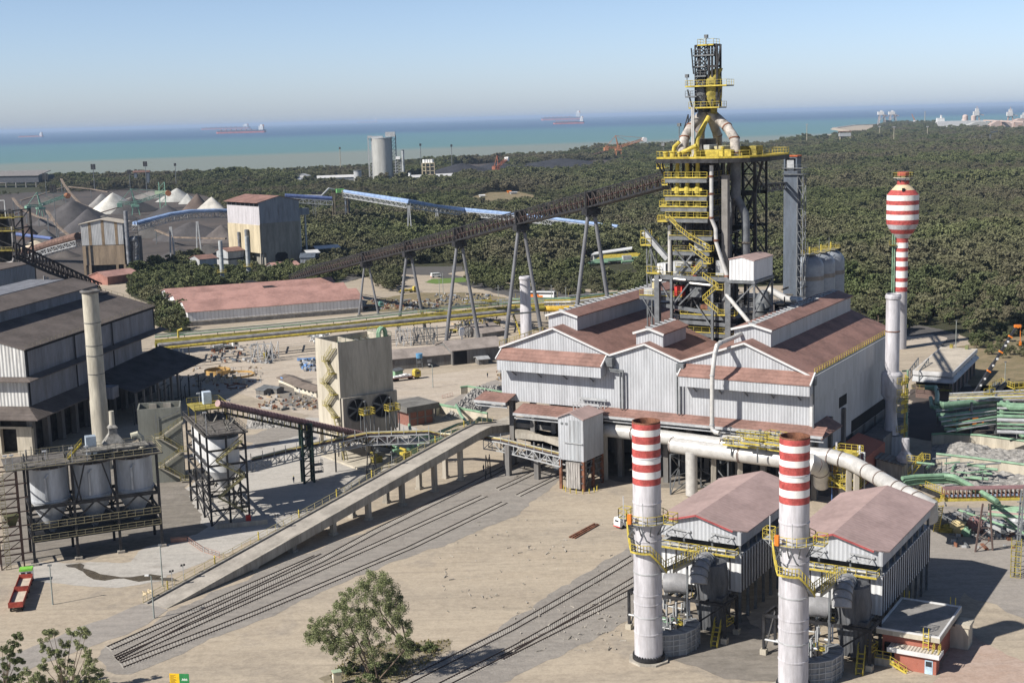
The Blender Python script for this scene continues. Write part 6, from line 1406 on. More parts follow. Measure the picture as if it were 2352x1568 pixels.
def build_sheds():
 t,f,L_,he,hr=longhouse('long_shed','long low shed with dusty grey roof between the cooling tower and the cast house','shed',(893,851),(1050,836),826,800,concD,roofG,14)
 m=MB();
 for x in(10,14): m.box(x,x+1.6,-.06,0,1.5,2.6)
 m.out('window',steelL,t)
 t,f,L_,he,hr=longhouse('long_shed','right hand grey roofed shed with a dark open bay beside the cast house','shed',(1040,839),(1160,826),806,780,concD,roofG,16)
 m=MB(); m.box(.5,5.5,-.07,0,.1,he-.3); m.box(13,14,-.07,0,1.4,2.6); m.out('opening',black,t)
 t,f,L_,he,hr=longhouse('gabled_shed','small grey gabled roof shed behind the long sheds by the conveyor legs','shed',(1108,778),(1160,770),766,750,concD,roofG,16)
 t,f,L_,he,hr=longhouse('site_office','long cream site office with brown roof left of the cooling tower','building',(676,898),(727,913),893-9,872,mat('cream plaster wall',(.60,.56,.47),.8,0,.08,.5),mat('brown tile roof',(.17,.14,.12),.9,0,.1),5,.6)
 m=MB()
 for i in range(5): x=1.5+i*2.6; m.box(x,x+1.1,-.06,0,1.0,2.0)
 m.out('window',glassD,t)
 m=MB(); m.box(3.0,3.9,-.05,0,0,2); m.out('door',steelL,t)
 t,f,L_,he,hr=longhouse('site_office','short cream and blue site office with brown roof behind its longer twin','building',(640,877),(676,892),870-3,852,mat('cream plaster wall',(.60,.56,.47)),mat('brown tile roof',(.17,.14,.12)),5,.6)
 m=MB(); m.box(2,4,-.06,0,.8,2.1); m.out('window',blueP,t)
 for (A_,B_,ye,lab) in (((600,900),(636,905),889,'grey tool hut with flat dark roof beside the pipe yard'),((588,905),(606,908),895,'little tan hut left of the grey tool hut')):
  t,f,L_,he,hr=longhouse('tool_hut',lab,'hut',A_,B_,ye,0,concD if 'grey' in lab else mat('tan hut wall',(.35,.25,.12),.8),steelM if 'grey' in lab else roofG,3.2,.2)
 t,f,L_,he,hr=longhouse('hut','small pale green hut with grey roof behind the yellow lorry','hut',(908,866),(926,862),853,0,mat('pale green wall',(.25,.42,.27),.7),steelM,3.5,.3)
 t,f,L_,he,hr=longhouse('hut','flat roofed open hut at the right end of the long sheds','hut',(1100,838),(1122,836),825,0,concD,steelL,4,.6)
 P=G(964,846); t=thing('water_tank','small blue and white water tank on thin legs before the long shed','tank',tuple(P)); h=HZ(822,P.x,P.y)
 m=MB(); m.lathe((0,0),[(1.1,h),(1.15,h+1.3),(1.2,h+1.35),(1.2,h+1.6)],16); m.out('tank_body',mat('blue tank',(.12,.30,.50),.5),t,True)
 m=MB();
 for a in(-.9,.9):
  for b in(-.9,.9): m.beam((a,b,0),(a,b,h),.14)
 m.out('leg',steelM,t)
 P=G(1062,800); t=thing('water_tank','slim white tank on a single column under the conveyor','tank',tuple(P)); h=HZ(773,P.x,P.y)
 m=MB(); m.lathe((0,0),[(.4,0),(.4,h),(1.0,h+.4),(1.0,HZ(755,P.x,P.y)),(.5,HZ(752,P.x,P.y))],14); m.out('tank_body',whiteP,t,True)
 f=Fr(-138.78,579.2,22.21); t=fthing(f,'warehouse','long grey warehouse with three joined terracotta roofs at the edge of the trees','warehouse')
 H=6.3; L_=77.6; D=76; nb=3; bw=D/nb
 w=MB(); r=MB(); tr=MB()
 for i in range(nb):
  y0=i*bw; L2=L_+i*1.0; x0=-2.0*i*0; zz=H
  w.prism([(y0,0),(y0,zz),(y0+bw*.42,zz+3.4),(y0+bw-.01,zz+.9),(y0+bw-.01,0)],0,L2)
  q=.5 if i==0 else 0
  r.hexa([(-.6,y0-q,zz-.05-q*.3),(L2+.6,y0-q,zz-.05-q*.3),(L2+.6,y0+bw*.42,zz+3.45),(-.6,y0+bw*.42,zz+3.45),(-.6,y0-q,zz+.15-q*.3),(L2+.6,y0-q,zz+.15-q*.3),(L2+.6,y0+bw*.42,zz+3.65),(-.6,y0+bw*.42,zz+3.65)])
  r.hexa([(-.6,y0+bw*.42,zz+3.45),(L2+.6,y0+bw*.42,zz+3.45),(L2+.6,y0+bw,zz+.9),(-.6,y0+bw,zz+.9),(-.6,y0+bw*.42,zz+3.65),(L2+.6,y0+bw*.42,zz+3.65),(L2+.6,y0+bw,zz+1.1),(-.6,y0+bw,zz+1.1)])
 w.out('wall',mat('whitewashed sheet wall',(.74,.74,.74),.7,0,.05,.4,'corr',.1,.1,period=1.6),t); r.out('roof',roofO,t)
 m=MB(); m.box(-.1,L_+.1,-.12,-.02,0,1.6); m.out('plinth',concD,t)
 m=MB(); m.box(0,L_,-.10,-.02,1.7,2.2); m.out('louvre_band',mat('dirty louvre',(.40,.36,.30),.9,0,.2),t)
 m=MB()
 for i in(1,2): m.box(-1.4,-.1,i*bw-1.2,i*bw+1.2,H+.2,H+2.0)
 m.out('rainwater_hopper',mat('dark gutter box',(.05,.045,.04),.8),t)
 m=MB(); m.hexa([(46,2*bw+.5,H+1.0),(51,2*bw+.5,H+1.0),(44,D,H+2.4),(40,D,H+2.4),(46,2*bw+.5,H+1.9),(51,2*bw+.5,H+1.9),(44,D,H+3.2),(40,D,H+3.2)]); m.out('roof_gap',black,t)
build_sheds()
# ================================================================ PIPE RACK
def build_piperack():
 P=G(423,850); zt=HZ(800,P.x,P.y)
 t=thing('pipe_rack','long rack of yellow, green and grey pipes running across the works behind the cooling tower','pipe rack')
 def line(px,r,mm,dz=0,nm='pipe',n=8): m=MB(); m.tube([G(x,y,zt)+Vector((0,0,dz)) for x,y in px],r,n); m.out(nm,mm,t,True)
 top=[(356,775),(589,754.5),(789.6,736),(990,713.5),(1170,697),(1250,692)]
 line([(x,y+3) for x,y in top],.28,greenP,.6); line([(x,y-1) for x,y in top],.18,mat('green grey rail',(.18,.24,.16)),.9)
 line([(x,y+7) for x,y in top],.45,yellowD,-.1); line([(x,y+12) for x,y in top],1.1,mat('olive gas pipe',(.24,.21,.04),.6,0,.2),-.6,n=12); line([(x,y+4) for x,y in top],.12,steelL,1.4)
 line([(363,793.4),(589,771.5),(932,737),(1163,715.7),(1220,709)],.85,pipeG,0,n=12)
 line([(358,801),(589,778),(965,741.5),(1165,721),(1230,714)],.5,yellow,0,n=10)
 m=MB()
 for x0,y0 in[(380+i*38,773.5-i*3.35) for i in range(22)]:
  a=G(x0,y0+24,zt-1.2); b=G(x0+6,y0+2,zt-.2); b.z=a.z; m.beam(a,b,.35,.45); m.beam(b,b+Vector((0,0,1.8)),.2);
 m.out('cross_bearer',steel,t)
 for x,y in((398,835),(423,850),(414,842),(371,835),(381,842),(436,835)):
  p=G(x,y); m=MB(); m.beam(p,Vector((p.x,p.y,zt-.3)),.3); m.out('leg',steelM,t)
 def trestle(x0,x1,y,n,mm=steelL):
  a=G(x0,y); b=G(x1,y-1.5); m=MB(); h=zt-1.2
  for k in range(n): p=a+(b-a)*k/(n-1); q=p+Vector((1.2,6,0)); m.beam(p,p+Vector((0,0,h)),.26); m.beam(q,q+Vector((0,0,h)),.26); m.beam(p,q+Vector((0,0,h)),.16); m.beam(q,p+Vector((0,0,h)),.16)
  for k in range(n-1): p=a+(b-a)*k/(n-1); q=a+(b-a)*(k+1)/(n-1); m.beam(p,q+Vector((0,0,h)),.16); m.beam(q,p+Vector((0,0,h)),.16); m.beam(p+Vector((0,0,h)),q+Vector((0,0,h)),.3)
  m.out('trestle',mm,t)
 trestle(578,627,832,4); trestle(910,944,796,3); trestle(950,996,793,4,steelM); trestle(1060,1092,776,3,steelM); trestle(1250,1262,722,2,steelM)
 p=G(610,825); m=MB(); m.lathe((p.x,p.y),[(.8,0),(.8,2.2),(.3,2.6)],10); m.out('drum',yellowD,t,True)
 m=MB(); m.tube([G(410,775,zt)+Vector((0,0,z)) for z in(0,2.6)]+[G(411,775,zt)+Vector((1.5,0,3.2))],.4,8); m.out('vent_pipe',yellow,t,True)
 m=MB()
 for (x0,x1,y) in((960,1060,712),(1078,1090,706),(1100,1165,700),(1215,1300,690),(1300,1400,694)): a=G(x0,y+8,zt+1); b=G(x1,y+6,zt+1); m.rail([a,b],1.3,1.6,.14)
 m.out('railing',yellow,t)
 t=thing('pipe_rack','short rack with a fat orange yellow pipe right of the small white chimney','pipe rack')
 zt2=zt-1
 m=MB(); m.tube([G(1170,706,zt2),G(1240,709,zt2),G(1310,709,zt2),G(1400,698,zt2)],1.2,12); m.out('pipe',mat('orange yellow pipe',(.62,.40,.05),.5,0,.15),t,True)
 for dy,c in((-9,whiteP),(-13,yellow),(-17,greenP)): m=MB(); m.tube([G(1170,704+dy,zt2),G(1310,702+dy,zt2),G(1420,688+dy,zt2)],.3,8); m.out('pipe',c,t,True)
 m=MB()
 for x in(1180,1255,1290,1330): p=G(x,735); m.beam(p,Vector((p.x,p.y,zt2)),.35)
 m.out('leg',steelM,t)
 m=MB()
 for x in(1275,1279,1283): p=G(x,715); m.tube([p,p+Vector((0,0,4))],.2,6)
 m.out('blue_riser',blueP,t,True)
 p=G(1190,765); m=MB(); m.beam(G(1172,700,zt2),G(1195,770),.4); m.rail([G(1172,700,zt2),G(1195,770)],1.2,2,.14); m.out('stair',yellow,t)
 t=thing('pipe_field','tangle of low yellow and grey pipes and railings behind the main pipe rack','pipes'); rr=random.Random(4)
 m=MB(); m2=MB()
 for k in range(46):
  x=rr.uniform(1060,1340); y=699-(x-1060)*.055+rr.uniform(-8,6); a=G(x,y,.8+rr.random()*2); L_=rr.uniform(6,40); b=G(x+L_*1.2,y-L_*.08,a.z); (m if k%2 else m2).tube([a,b],rr.uniform(.12,.3),5)
  if k%3==0: m.beam((a.x,a.y,0),(a.x,a.y,4),.2)
 m.out('yellow_pipe',yellowD,t,True); m2.out('grey_pipe',steelL,t,True)
build_piperack()
# ================================================================ LEFT FURNACE HALL
def build_lefthall():
 f=Fr(-128.5,354.4,80.5); t=fthing(f,'furnace_hall','dark weathered furnace hall in three tiers with dusty brown roofs at the left edge','factory hall')
 H=f.hz(803,0,0)+.0; A=lambda x,y:f.at(x,y,0)
 L_=f.av(353,709.5,0).x
 z1=f.hz(862,0,0); z2=f.hz(936,0,0); Wd=42
 dk=mat('sooty sheet wall',(.20,.21,.24),.7,0,.12,.3,'corr',.2,.35,period=.8)  # shade of the walls turned from the sun is put into this colour
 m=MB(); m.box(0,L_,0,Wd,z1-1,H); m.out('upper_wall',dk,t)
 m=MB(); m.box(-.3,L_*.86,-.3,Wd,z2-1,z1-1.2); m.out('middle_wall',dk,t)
 m=MB()   # corner and posts
 for x in(.4,L_*.33,L_*.62,L_-.6): m.box(x-.3,x+.3,-.42,-.31,z2,H-.2) if x<L_*.8 else m.box(x-.3,x+.3,-.12,-.01,z1,H-.2)
 m.box(-.1,L_+.1,-.5,-.05,H-.6,H-.02); m.out('cladding_post',black,t)
 m=MB(); m.prism([(0,z1-.8),(Wd,z1-.8),(Wd,H+1),(16,H+5.0),(0,H-.05)],-.25,-.02); m.box(-.55,-.32,-.28,Wd,z2,z1-1.3); m.out('end_wall',mat('streaked white sheet',(.55,.55,.54),.7,0,.1,.6,'corr',.5,.35,period=1.0),t)  # paler copy of the cladding, sunlight put into its colour
 m=MB(); sl=.28
 yb=16; m.hexa([(-.6,-.5,H-.15),(L_+.5,-.5,H-.15),(L_+.5,yb,H+yb*sl),(-.6,yb,H+yb*sl),(-.6,-.5,H+.1),(L_+.5,-.5,H+.1),(L_+.5,yb,H+yb*sl+.25),(-.6,yb,H+yb*sl+.25)]); m.out('main_roof',roofD,t)
 zr=H+yb*sl
 m=MB(); m.box(-.5,L_*.93,yb,yb+14,zr-3,zr+3.2); m.out('monitor_wall',dk,t)
 m=MB(); m.hexa([(-.6,yb-.7,zr+3.1),(L_*.93,yb-.7,zr+3.1),(L_*.93,yb+8,zr+5.4),(-.6,yb+8,zr+5.4),(-.6,yb-.7,zr+3.4),(L_*.93,yb-.7,zr+3.4),(L_*.93,yb+8,zr+5.7),(-.6,yb+8,zr+5.7)]); m.hexa([(L_*.93,yb-1,zr+.2),(L_+.4,yb-1,zr+.2),(L_+.4,Wd,zr+3),(L_*.93,Wd,zr+3),(L_*.93,yb-1,zr+.4),(L_+.4,yb-1,zr+.4),(L_+.4,Wd,zr+3.2),(L_*.93,Wd,zr+3.2)]); m.out('monitor_roof',roofD,t)
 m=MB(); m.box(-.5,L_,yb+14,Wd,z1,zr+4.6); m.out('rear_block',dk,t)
 m=MB(); m.rail([(0,-.3,H),(L_,-.3,H)],1.1,2,.1); m.rail([(L_,0,H),(L_,yb,zr),(L_,Wd-4,zr+3.5)],1.2,2,.14); m.out('roof_railing',mat('dull railing',(.20,.18,.13),.8),t)
 def sk(zt,dp,dr,x0,x1,nm,mm=roofD):
  m=MB(); m.hexa([(x0-dp,-dp,zt-dr),(x1,-dp,zt-dr),(x1,0,zt),(x0,0,zt),(x0-dp,-dp,zt-dr+.25),(x1,-dp,zt-dr+.25),(x1,0,zt+.25),(x0,0,zt+.25)])
  m.hexa([(x0-dp,-dp,zt-dr),(x0,0,zt),(x0,Wd,zt),(x0-dp,Wd,zt-dr),(x0-dp,-dp,zt-dr+.25),(x0,0,zt+.25),(x0,Wd,zt+.25),(x0-dp,Wd,zt-dr+.25)]); m.out(nm,mm,t)
 sk(z1-.6,2.6,.7,-.4,L_+4,'skirt_roof'); sk(z2+.3,5.2,2.6,-.4,L_*.45,'skirt_roof')
 m=MB(); p0=L_*.42; m.hexa([(p0,-14,z2-3.2),(L_+6,-14,z2-3.2),(L_+2,-.3,z2+2.2),(p0,-.3,z2+1),(p0,-14,z2-2.9),(L_+6,-14,z2-2.9),(L_+2,-.3,z2+2.5),(p0,-.3,z2+1.3)]); m.out('lower_roof',mat('very dark dusty roof',(.055,.052,.055),.9,0,.2,.2),t)
 m=MB(); m.box(p0-4,p0,-9,-.3,z2-4,z2-.6); m.out('roof_box',dk,t)
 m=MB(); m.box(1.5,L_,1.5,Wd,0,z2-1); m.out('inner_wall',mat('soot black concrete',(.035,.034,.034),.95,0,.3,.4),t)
 m=MB()
 for i in range(8): x=-.6+i*8; m.box(x,x+1.6,-.8,.8,0,z2-.6)
 for i in range(4): y=9+i*8; m.box(-1.0,.8,y,y+1.6,0,z2-.6)
 for i in range(7): x=p0+2+i*5; m.box(x,x+.6,-13.4,-12.8,0,z2-3.1)
 m.out('column',concD,t)
 m=MB(); m.box(-1.6,-.4,-.9,3.4,0,z2-5.4); m.box(-1.6,-.3,8,12,0,z2-5.4); m.box(-1.8,-1.3,-1,Wd,z2-5.4,z2-4.8); m.out('concrete_pier',concL,t)
 m=MB()
 rr=random.Random(6)
 for k in range(26): x=rr.uniform(p0,L_+4); z=rr.uniform(1,z2-4); m.beam((x,-13.5,z),(x+rr.uniform(-6,6),-13,z+rr.uniform(-1,1)),.18); m.beam((x,-13,0),(x,-13,z),.2)
 m.out('lower_bracing',mat('sooty steel',(.04,.04,.04),.8),t)
 P=G(238,1075); t=thing('concrete_chimney','tall cream stained round chimney standing against the dark furnace hall','chimney',tuple(P))
 z=lambda y:HZ(y,P.x,P.y); r=2.05
 m=MB(); m.lathe((0,0),[(r*1.05,0),(r*1.05,z(920)),(r,z(915)),(r*.97,z(672))],32); m.out('shaft',mat('stained cream shaft',(.44,.41,.34),.7,0,.14,.3,'wall',0,.25),t,True)
 m=MB(); m.lathe((0,0),[(r,z(673)),(r*1.2,z(670)),(r*1.2,z(667)),(r*.9,z(665)),(r*.9,z(675)),(.01,z(675))],32,False,False); m.out('rim',concD,t,True)
 for y in(740,792,815,857): m=MB(); m.lathe((0,0),[(r,z(y)-.1),(r*1.03,z(y)-.08),(r*1.03,z(y)+.08),(r,z(y)+.1)],32,False,False); m.out('hoop',concD,t,True)
build_lefthall()
def build_leftedge():
 P=G(-40,850); f=Fr(P.x,P.y,80.5); A=lambda x,y:f.at(x,y,0)
 t=fthing(f,'furnace_tower','black latticed furnace tower cut by the left picture edge','furnace tower')
 r=A(35,560).y; l=A(-60,560).y; m=MB(); zt=A(0,485).z; zz=A(0,700).z
 for y in(r,(l+r)/2,l):
  for x in(0,6,12): m.beam((x,y,0),(x,y,zt),.6)
 n=9
 for k in range(n):
  a=zt*k/n; b=zt*(k+1)/n
  m.beam((0,r,a),(0,l,b),.3); m.beam((0,r,b),(0,l,b),.45); m.beam((0,r,a),(12,r,b),.3); m.beam((0,r,b),(12,r,b),.4)
 m.out('frame',steel,t)
 m=MB(); m.lathe((6,(l+r)/2),[(4,0),(4.5,zt*.6),(3,zt*.85),(2,zt)],18); m.out('shell',steel,t,True)
 m=MB(); a=A(30,560); m.tube([A(28,520),A(33,590),A(30,602),A(-20,612)],.5,10); m.out('grey_pipe',pipeG,t,True)
 m=MB(); p=A(12,485); m.beam((0,p.y,zt-2),(0,p.y,A(12,460).z),.3); m.beam((0,p.y,A(12,460).z),(0,l,A(12,463).z),.3); m.out('jib',steelL,t)
 m=MB()
 for y in(500,530,575,610): q=A(10,y); m.rail([(-1,A(36,y).y,q.z),(-1,l,q.z)],1.2,1.5,.12); m.box(-1,6,A(36,y).y,l,q.z-.2,q.z)
 m.out('platform',yellowD,t)
 P=G(5,905); f=Fr(P.x,P.y,80.5); z0=f.hz(678,0,0); z1=f.hz(625,0,0); t=fthing(f,'clad_house','slate blue clad box house on dark steel below the left furnace tower','plant house')
 Lx=f.av(78,611,0).x
 m=MB(); m.box(0,Lx,-.2,12,z0,z1); m.out('wall',mat('slate sheet wall',(.17,.20,.24),.7,0,.1,.4,'corr',.3,.15),t)
 m=MB(); m.box(-.3,Lx+.3,-.5,12,z1,z1+.3); m.out('roof',roofD,t)
 m=MB()
 for x in(.5,Lx-.5):
  for y in(0,10): m.beam((x,y,0),(x,y,z0),.5)
 m.beam((0,0,z0-.4),(Lx,0,z0-.4),.8,.8); m.beam((.5,0,z0-.4),(Lx-.5,0,z0-8),.3); m.out('support_leg',steel,t)
 a=G(38,700);
 f=Fr(-165,395,60);
 pa=G(40,575,38.); pb=G(235,660,33.) if 0 else None
 g0=Vector((-176,420,0)); g1=Vector((-128,455,0)); d=(g1-g0).normalized(); f=Fr(g0.x,g0.y,math.degrees(math.atan2(d.y,d.x)))
 t=fthing(f,'truss_conveyor','dark truss conveyor sloping down behind the furnace hall at the left','conveyor')
 up=[f.av(x,y,0) for x,y in((36,558),(120,598),(234,652))]; lo=[f.av(x,y,0) for x,y in((36,590),(120,628),(234,668))]
 ch=MB(); wb=MB()
 for sy in(0,3):
  for a_,b_,c_,d_ in((lo[0],lo[1],up[0],up[1]),(lo[1],lo[2],up[1],up[2])):
   o=Vector((0,sy,0)); ch.beam(a_+o,b_+o,.5,.8); ch.beam(c_+o,d_+o,.4)
   for k in range(11):
    s=k/11; e=(k+1)/11; wb.beam(a_+(b_-a_)*s+o,c_+(d_-c_)*s+o,.28); wb.beam(c_+(d_-c_)*s+o,a_+(b_-a_)*e+o,.2)
 ch.out('chord',steel,t); wb.out('web_member',mat('dusty brown steel',(.13,.105,.095)),t)
 m=MB(); m.hexa([lo[0]+Vector((0,.3,.6)),lo[2]+Vector((0,.3,.6)),lo[2]+Vector((0,2.7,.6)),lo[0]+Vector((0,2.7,.6)),lo[0]+Vector((0,.3,1.2)),lo[2]+Vector((0,.3,1.2)),lo[2]+Vector((0,2.7,1.2)),lo[0]+Vector((0,2.7,1.2))]); m.out('belt',steel,t)
 for x0,x1 in((104,99),(111,128),(141,134),(152,158)):
  p=f.av(x0,634+ (x0-104)*.4,0); q=f.av(x1,690,0); m=MB(); m.beam(p+Vector((0,1,0)),Vector((q.x,1,0)),.6); m.out('leg',pipeG,t)
build_leftedge()
# ================================================================ TANK FRAME, SILO TOWER, GALLERY
def build_tankframe():
 f=Fr(-95.63,259.66,24.15); t=fthing(f,'storage_tanks','dark steel frame holding three big pale hopper tanks above the concrete yard','tank frame')
 A=f.at; B=lambda x,y:f.av(x,y,0)
 xs=[B(*p).x for p in((82.7,1293.4),(180.4,1289.6),(276.8,1273.4),(373,1258.3))]; H=19.7; D=9.1
 xs=[0,8.3,16.6,24.9]
 zr=B(70,1168).z; zr=f.hz(1168,0,0); zl=[f.hz(1210,0,0),f.hz(1240,0,0),f.hz(1262,0,0)]
 m=MB()
 for x in xs:
  for y in(0,D): m.beam((x,y,0),(x,y,H),.5)
 m.out('column',steel,t)
 m=MB()
 for z,w in((H,.6),(zr,.7),(zl[0],.35),(zl[1],.35)):
  for y in(0,D): m.beam((0,y,z),(xs[-1],y,z),.4,w)
  for x in xs: m.beam((x,0,z),(x,D,z),.35,w)
 m.beam((xs[1],0,H),(xs[1]+1.5,0,zr),.3); m.beam((xs[2]-1.5,0,zr),(xs[1]+2.2,0,H),.01) if 0 else None
 m.beam((xs[1]+2.6,0,H),(xs[1]+.4,0,zr),.28); m.beam((xs[2]-2.6,0,H),(xs[2]-.4,0,zr),.28)
 for i in range(3):
  a,b=xs[i],xs[i+1]; c=(a+b)/2; m.beam((a,0,zl[0]),(c,0,zr),.3); m.beam((b,0,zl[0]),(c,0,zr),.3); m.beam((a,D,zl[0]),(c,D,zr),.3); m.beam((b,D,zl[0]),(c,D,zr),.3)
 m.out('girder',steel,t)
 m=MB(); m.box(-4,xs[-1]+1.2,-1.0,D+1,H,H+.25); m.out('roof_deck',mat('dusty deck plate',(.13,.12,.11),.85,0,.2,.6),t)
 m=MB(); m.rail([(-4,-1,H+.2),(xs[-1]+1,-1,H+.2),(xs[-1]+1,D+1,H+.2),(-4,D+1,H+.2)],1.2,1.8,.11); m.rail([(0,-.3,zl[0]-.6),(xs[-1],-.3,zl[0]-.6)],1.3,1.6,.13); m.rail([(0,-.3,zl[1]-.3),(xs[-1],-.3,zl[1]-.3)],1.1,1.6,.1); m.out('railing',mat('dusty cream railing',(.36,.32,.20),.8),t)
 for z in(zl[0]-.7,zl[1]-.4): m=MB(); m.box(0,xs[-1],-.3,D,z-.15,z); m.out('floor_plate',steel,t)
 tm=mat('pale tank steel',(.42,.44,.47),.5,.1,.10,.4,'wall',0,.2)
 for i in range(3):
  c=((xs[i]+xs[i+1])/2+.1,D*.5); r=3.75; zt=H-1.0
  m=MB(); m.lathe(c,[(.5,zr-6.4),(.8,zr-5.8),(r,zr-.3),(r,zr+.3),(r+.15,zr+.35),(r+.15,zr+.75),(r,zr+.8),(r,zt)],36); tk=m.out('tank_vessel',tm,t,True)
  m=MB(); m.lathe(c,[(r+.05,zt),(r*.98,zt+.12),(.4,zt+.4)],36,False); m.out('tank_lid',mat('rust stained lid',(.36,.30,.26),.8,0,.2,.6),tk,True)
  m=MB()
  for k in range(12): a=2*PI*k/12; m.beam((c[0]+.6*math.cos(a),c[1]+.6*math.sin(a),zt+.45),(c[0]+r*math.cos(a),c[1]+r*math.sin(a),zt+.15),.12,.2)
  m.tube([(c[0]-1,c[1]-r-.2,zr+1),(c[0]-1,c[1]-r-.2,zt-1.6),(c[0]-.4,c[1]-r+.1,zt-.9)],.25,8); m.out('lid_rib',steelL,tk)
 m=MB();
 for x in(-6.2,-2.0):
  for y in(0,4): m.beam((x,y,0),(x,y,H),.26)
 for k in range(7): z=H*(k+1)/7; m.beam((-6.2,0,z),(-2,0,z),.25); m.beam((-6.2,4,z),(-2,4,z),.25); m.beam((-6.2,0,z),(-6.2,4,z),.25); m.beam((-6.2,0,z-H/7),(-2,0,z),.14); m.beam((-2,0,z),(0,0,z),.2)
 m.out('stair_tower',mat('rusty dark frame',(.09,.055,.045),.8),t)
 m=MB()
 for k in range(34): z=H*k/34; m.beam((-5.4,-.3,z),(-4.5,-.3,z),.12)
 m.beam((-5.4,-.3,0),(-5.4,-.3,H),.1); m.beam((-4.5,-.3,0),(-4.5,-.3,H),.1); m.out('ladder',mat('dusty cream railing',(.36,.32,.20)),t)
 m=MB(); m.hexa([(-4,1,8),(-3,1,8),(-3,2,8),(-4,2,8),(-5,0,10.5),(-2.2,0,10.5),(-2.2,3,10.5),(-5,3,10.5)]); m.out('small_hopper',mat('olive hopper',(.10,.10,.05),.8),t)
 x0=17.5
 m=MB(); m.hexa([(x0-2.2,4.6,H+1.8),(x0+2.2,4.6,H+1.8),(x0+2.2,7.4,H+1.8),(x0-2.2,7.4,H+1.8),(x0-.8,5.2,H+3.8),(x0+.8,5.2,H+3.8),(x0+.8,6.8,H+3.8),(x0-.8,6.8,H+3.8)]); m.box(x0-.8,x0+.8,5.2,6.8,H+3.8,H+5.0); m.hexa([(x0-1,5,H+5),(x0+1,5,H+5),(x0+1,7,H+5),(x0-1,7,H+5),(x0-.5,5.5,H+5.6),(x0+.5,5.5,H+5.6),(x0+.5,6.5,H+5.6),(x0-.5,6.5,H+5.6)]); m.out('dust_collector',mat('dusty grey casing',(.26,.25,.23),.8,0,.25,1),t)
 m=MB(); m.lathe((x0,6),[(.55,H+5.4),(.52,H+8.4)],16); m.out('flue',mat('stained cream shaft',(.44,.41,.34)),t,True)
 m=MB(); m.box(x0-5.6,x0-3.6,4,6,H+.3,H+4.0); m.out('cabinet',mat('pale blue cabinet',(.36,.42,.48),.5),t)
 m=MB(); m.tube([(x0+3.4,5,H+3),(x0+4.6,5,H+3.2),(x0+5.4,5,H+2.4),(x0+5.6,5,H+.4)],.6,10); m.out('cream_duct',mat('cream duct',(.50,.48,.38),.6),t,True)
 m=MB(); m.rail([(x0-7,-.5,H+2),(x0+6,-.5,H+2)],1.1,1.6,.1); m.box(x0-7,x0+6,-.5,3.6,H+1.8,H+1.95)
 rr=random.Random(9)
 for k in range(36): a=Vector((rr.uniform(-3,24),rr.uniform(0,7),H+.3)); m.tube([a,a+rr.choice((Vector((0,0,rr.uniform(.6,2.6))),Vector((rr.uniform(1,4),0,0))))],rr.uniform(.06,.2),5)
 m.out('deck_pipework',mat('grimy pipework',(.20,.19,.17),.8,0,.3,1),t)
 m=MB(); m.stair((x0-9.5,3,H+.2),(x0-6.6,3,H+3.2),.8); m.rail([(x0-9.5,2.5,H+.2),(x0-6.6,2.5,H+3.2)],1.0,1,.13); m.out('deck_stair',yellow,t)
 for x in(-3.8,-2.6,3.5,8.5,11.4): m=MB(); m.beam((x,-.8,H),(x,-.8,H+3.2),.12); m.box(x-.5,x+.3,-1.1,-.5,H+3.1,H+3.35); m.out('lamp',steelL,t)
 for x in xs: m=MB(); m.box(x-.7,x+.7,-.7,.7,-.1,.5); m.out('footing',conc,t)
build_tankframe()
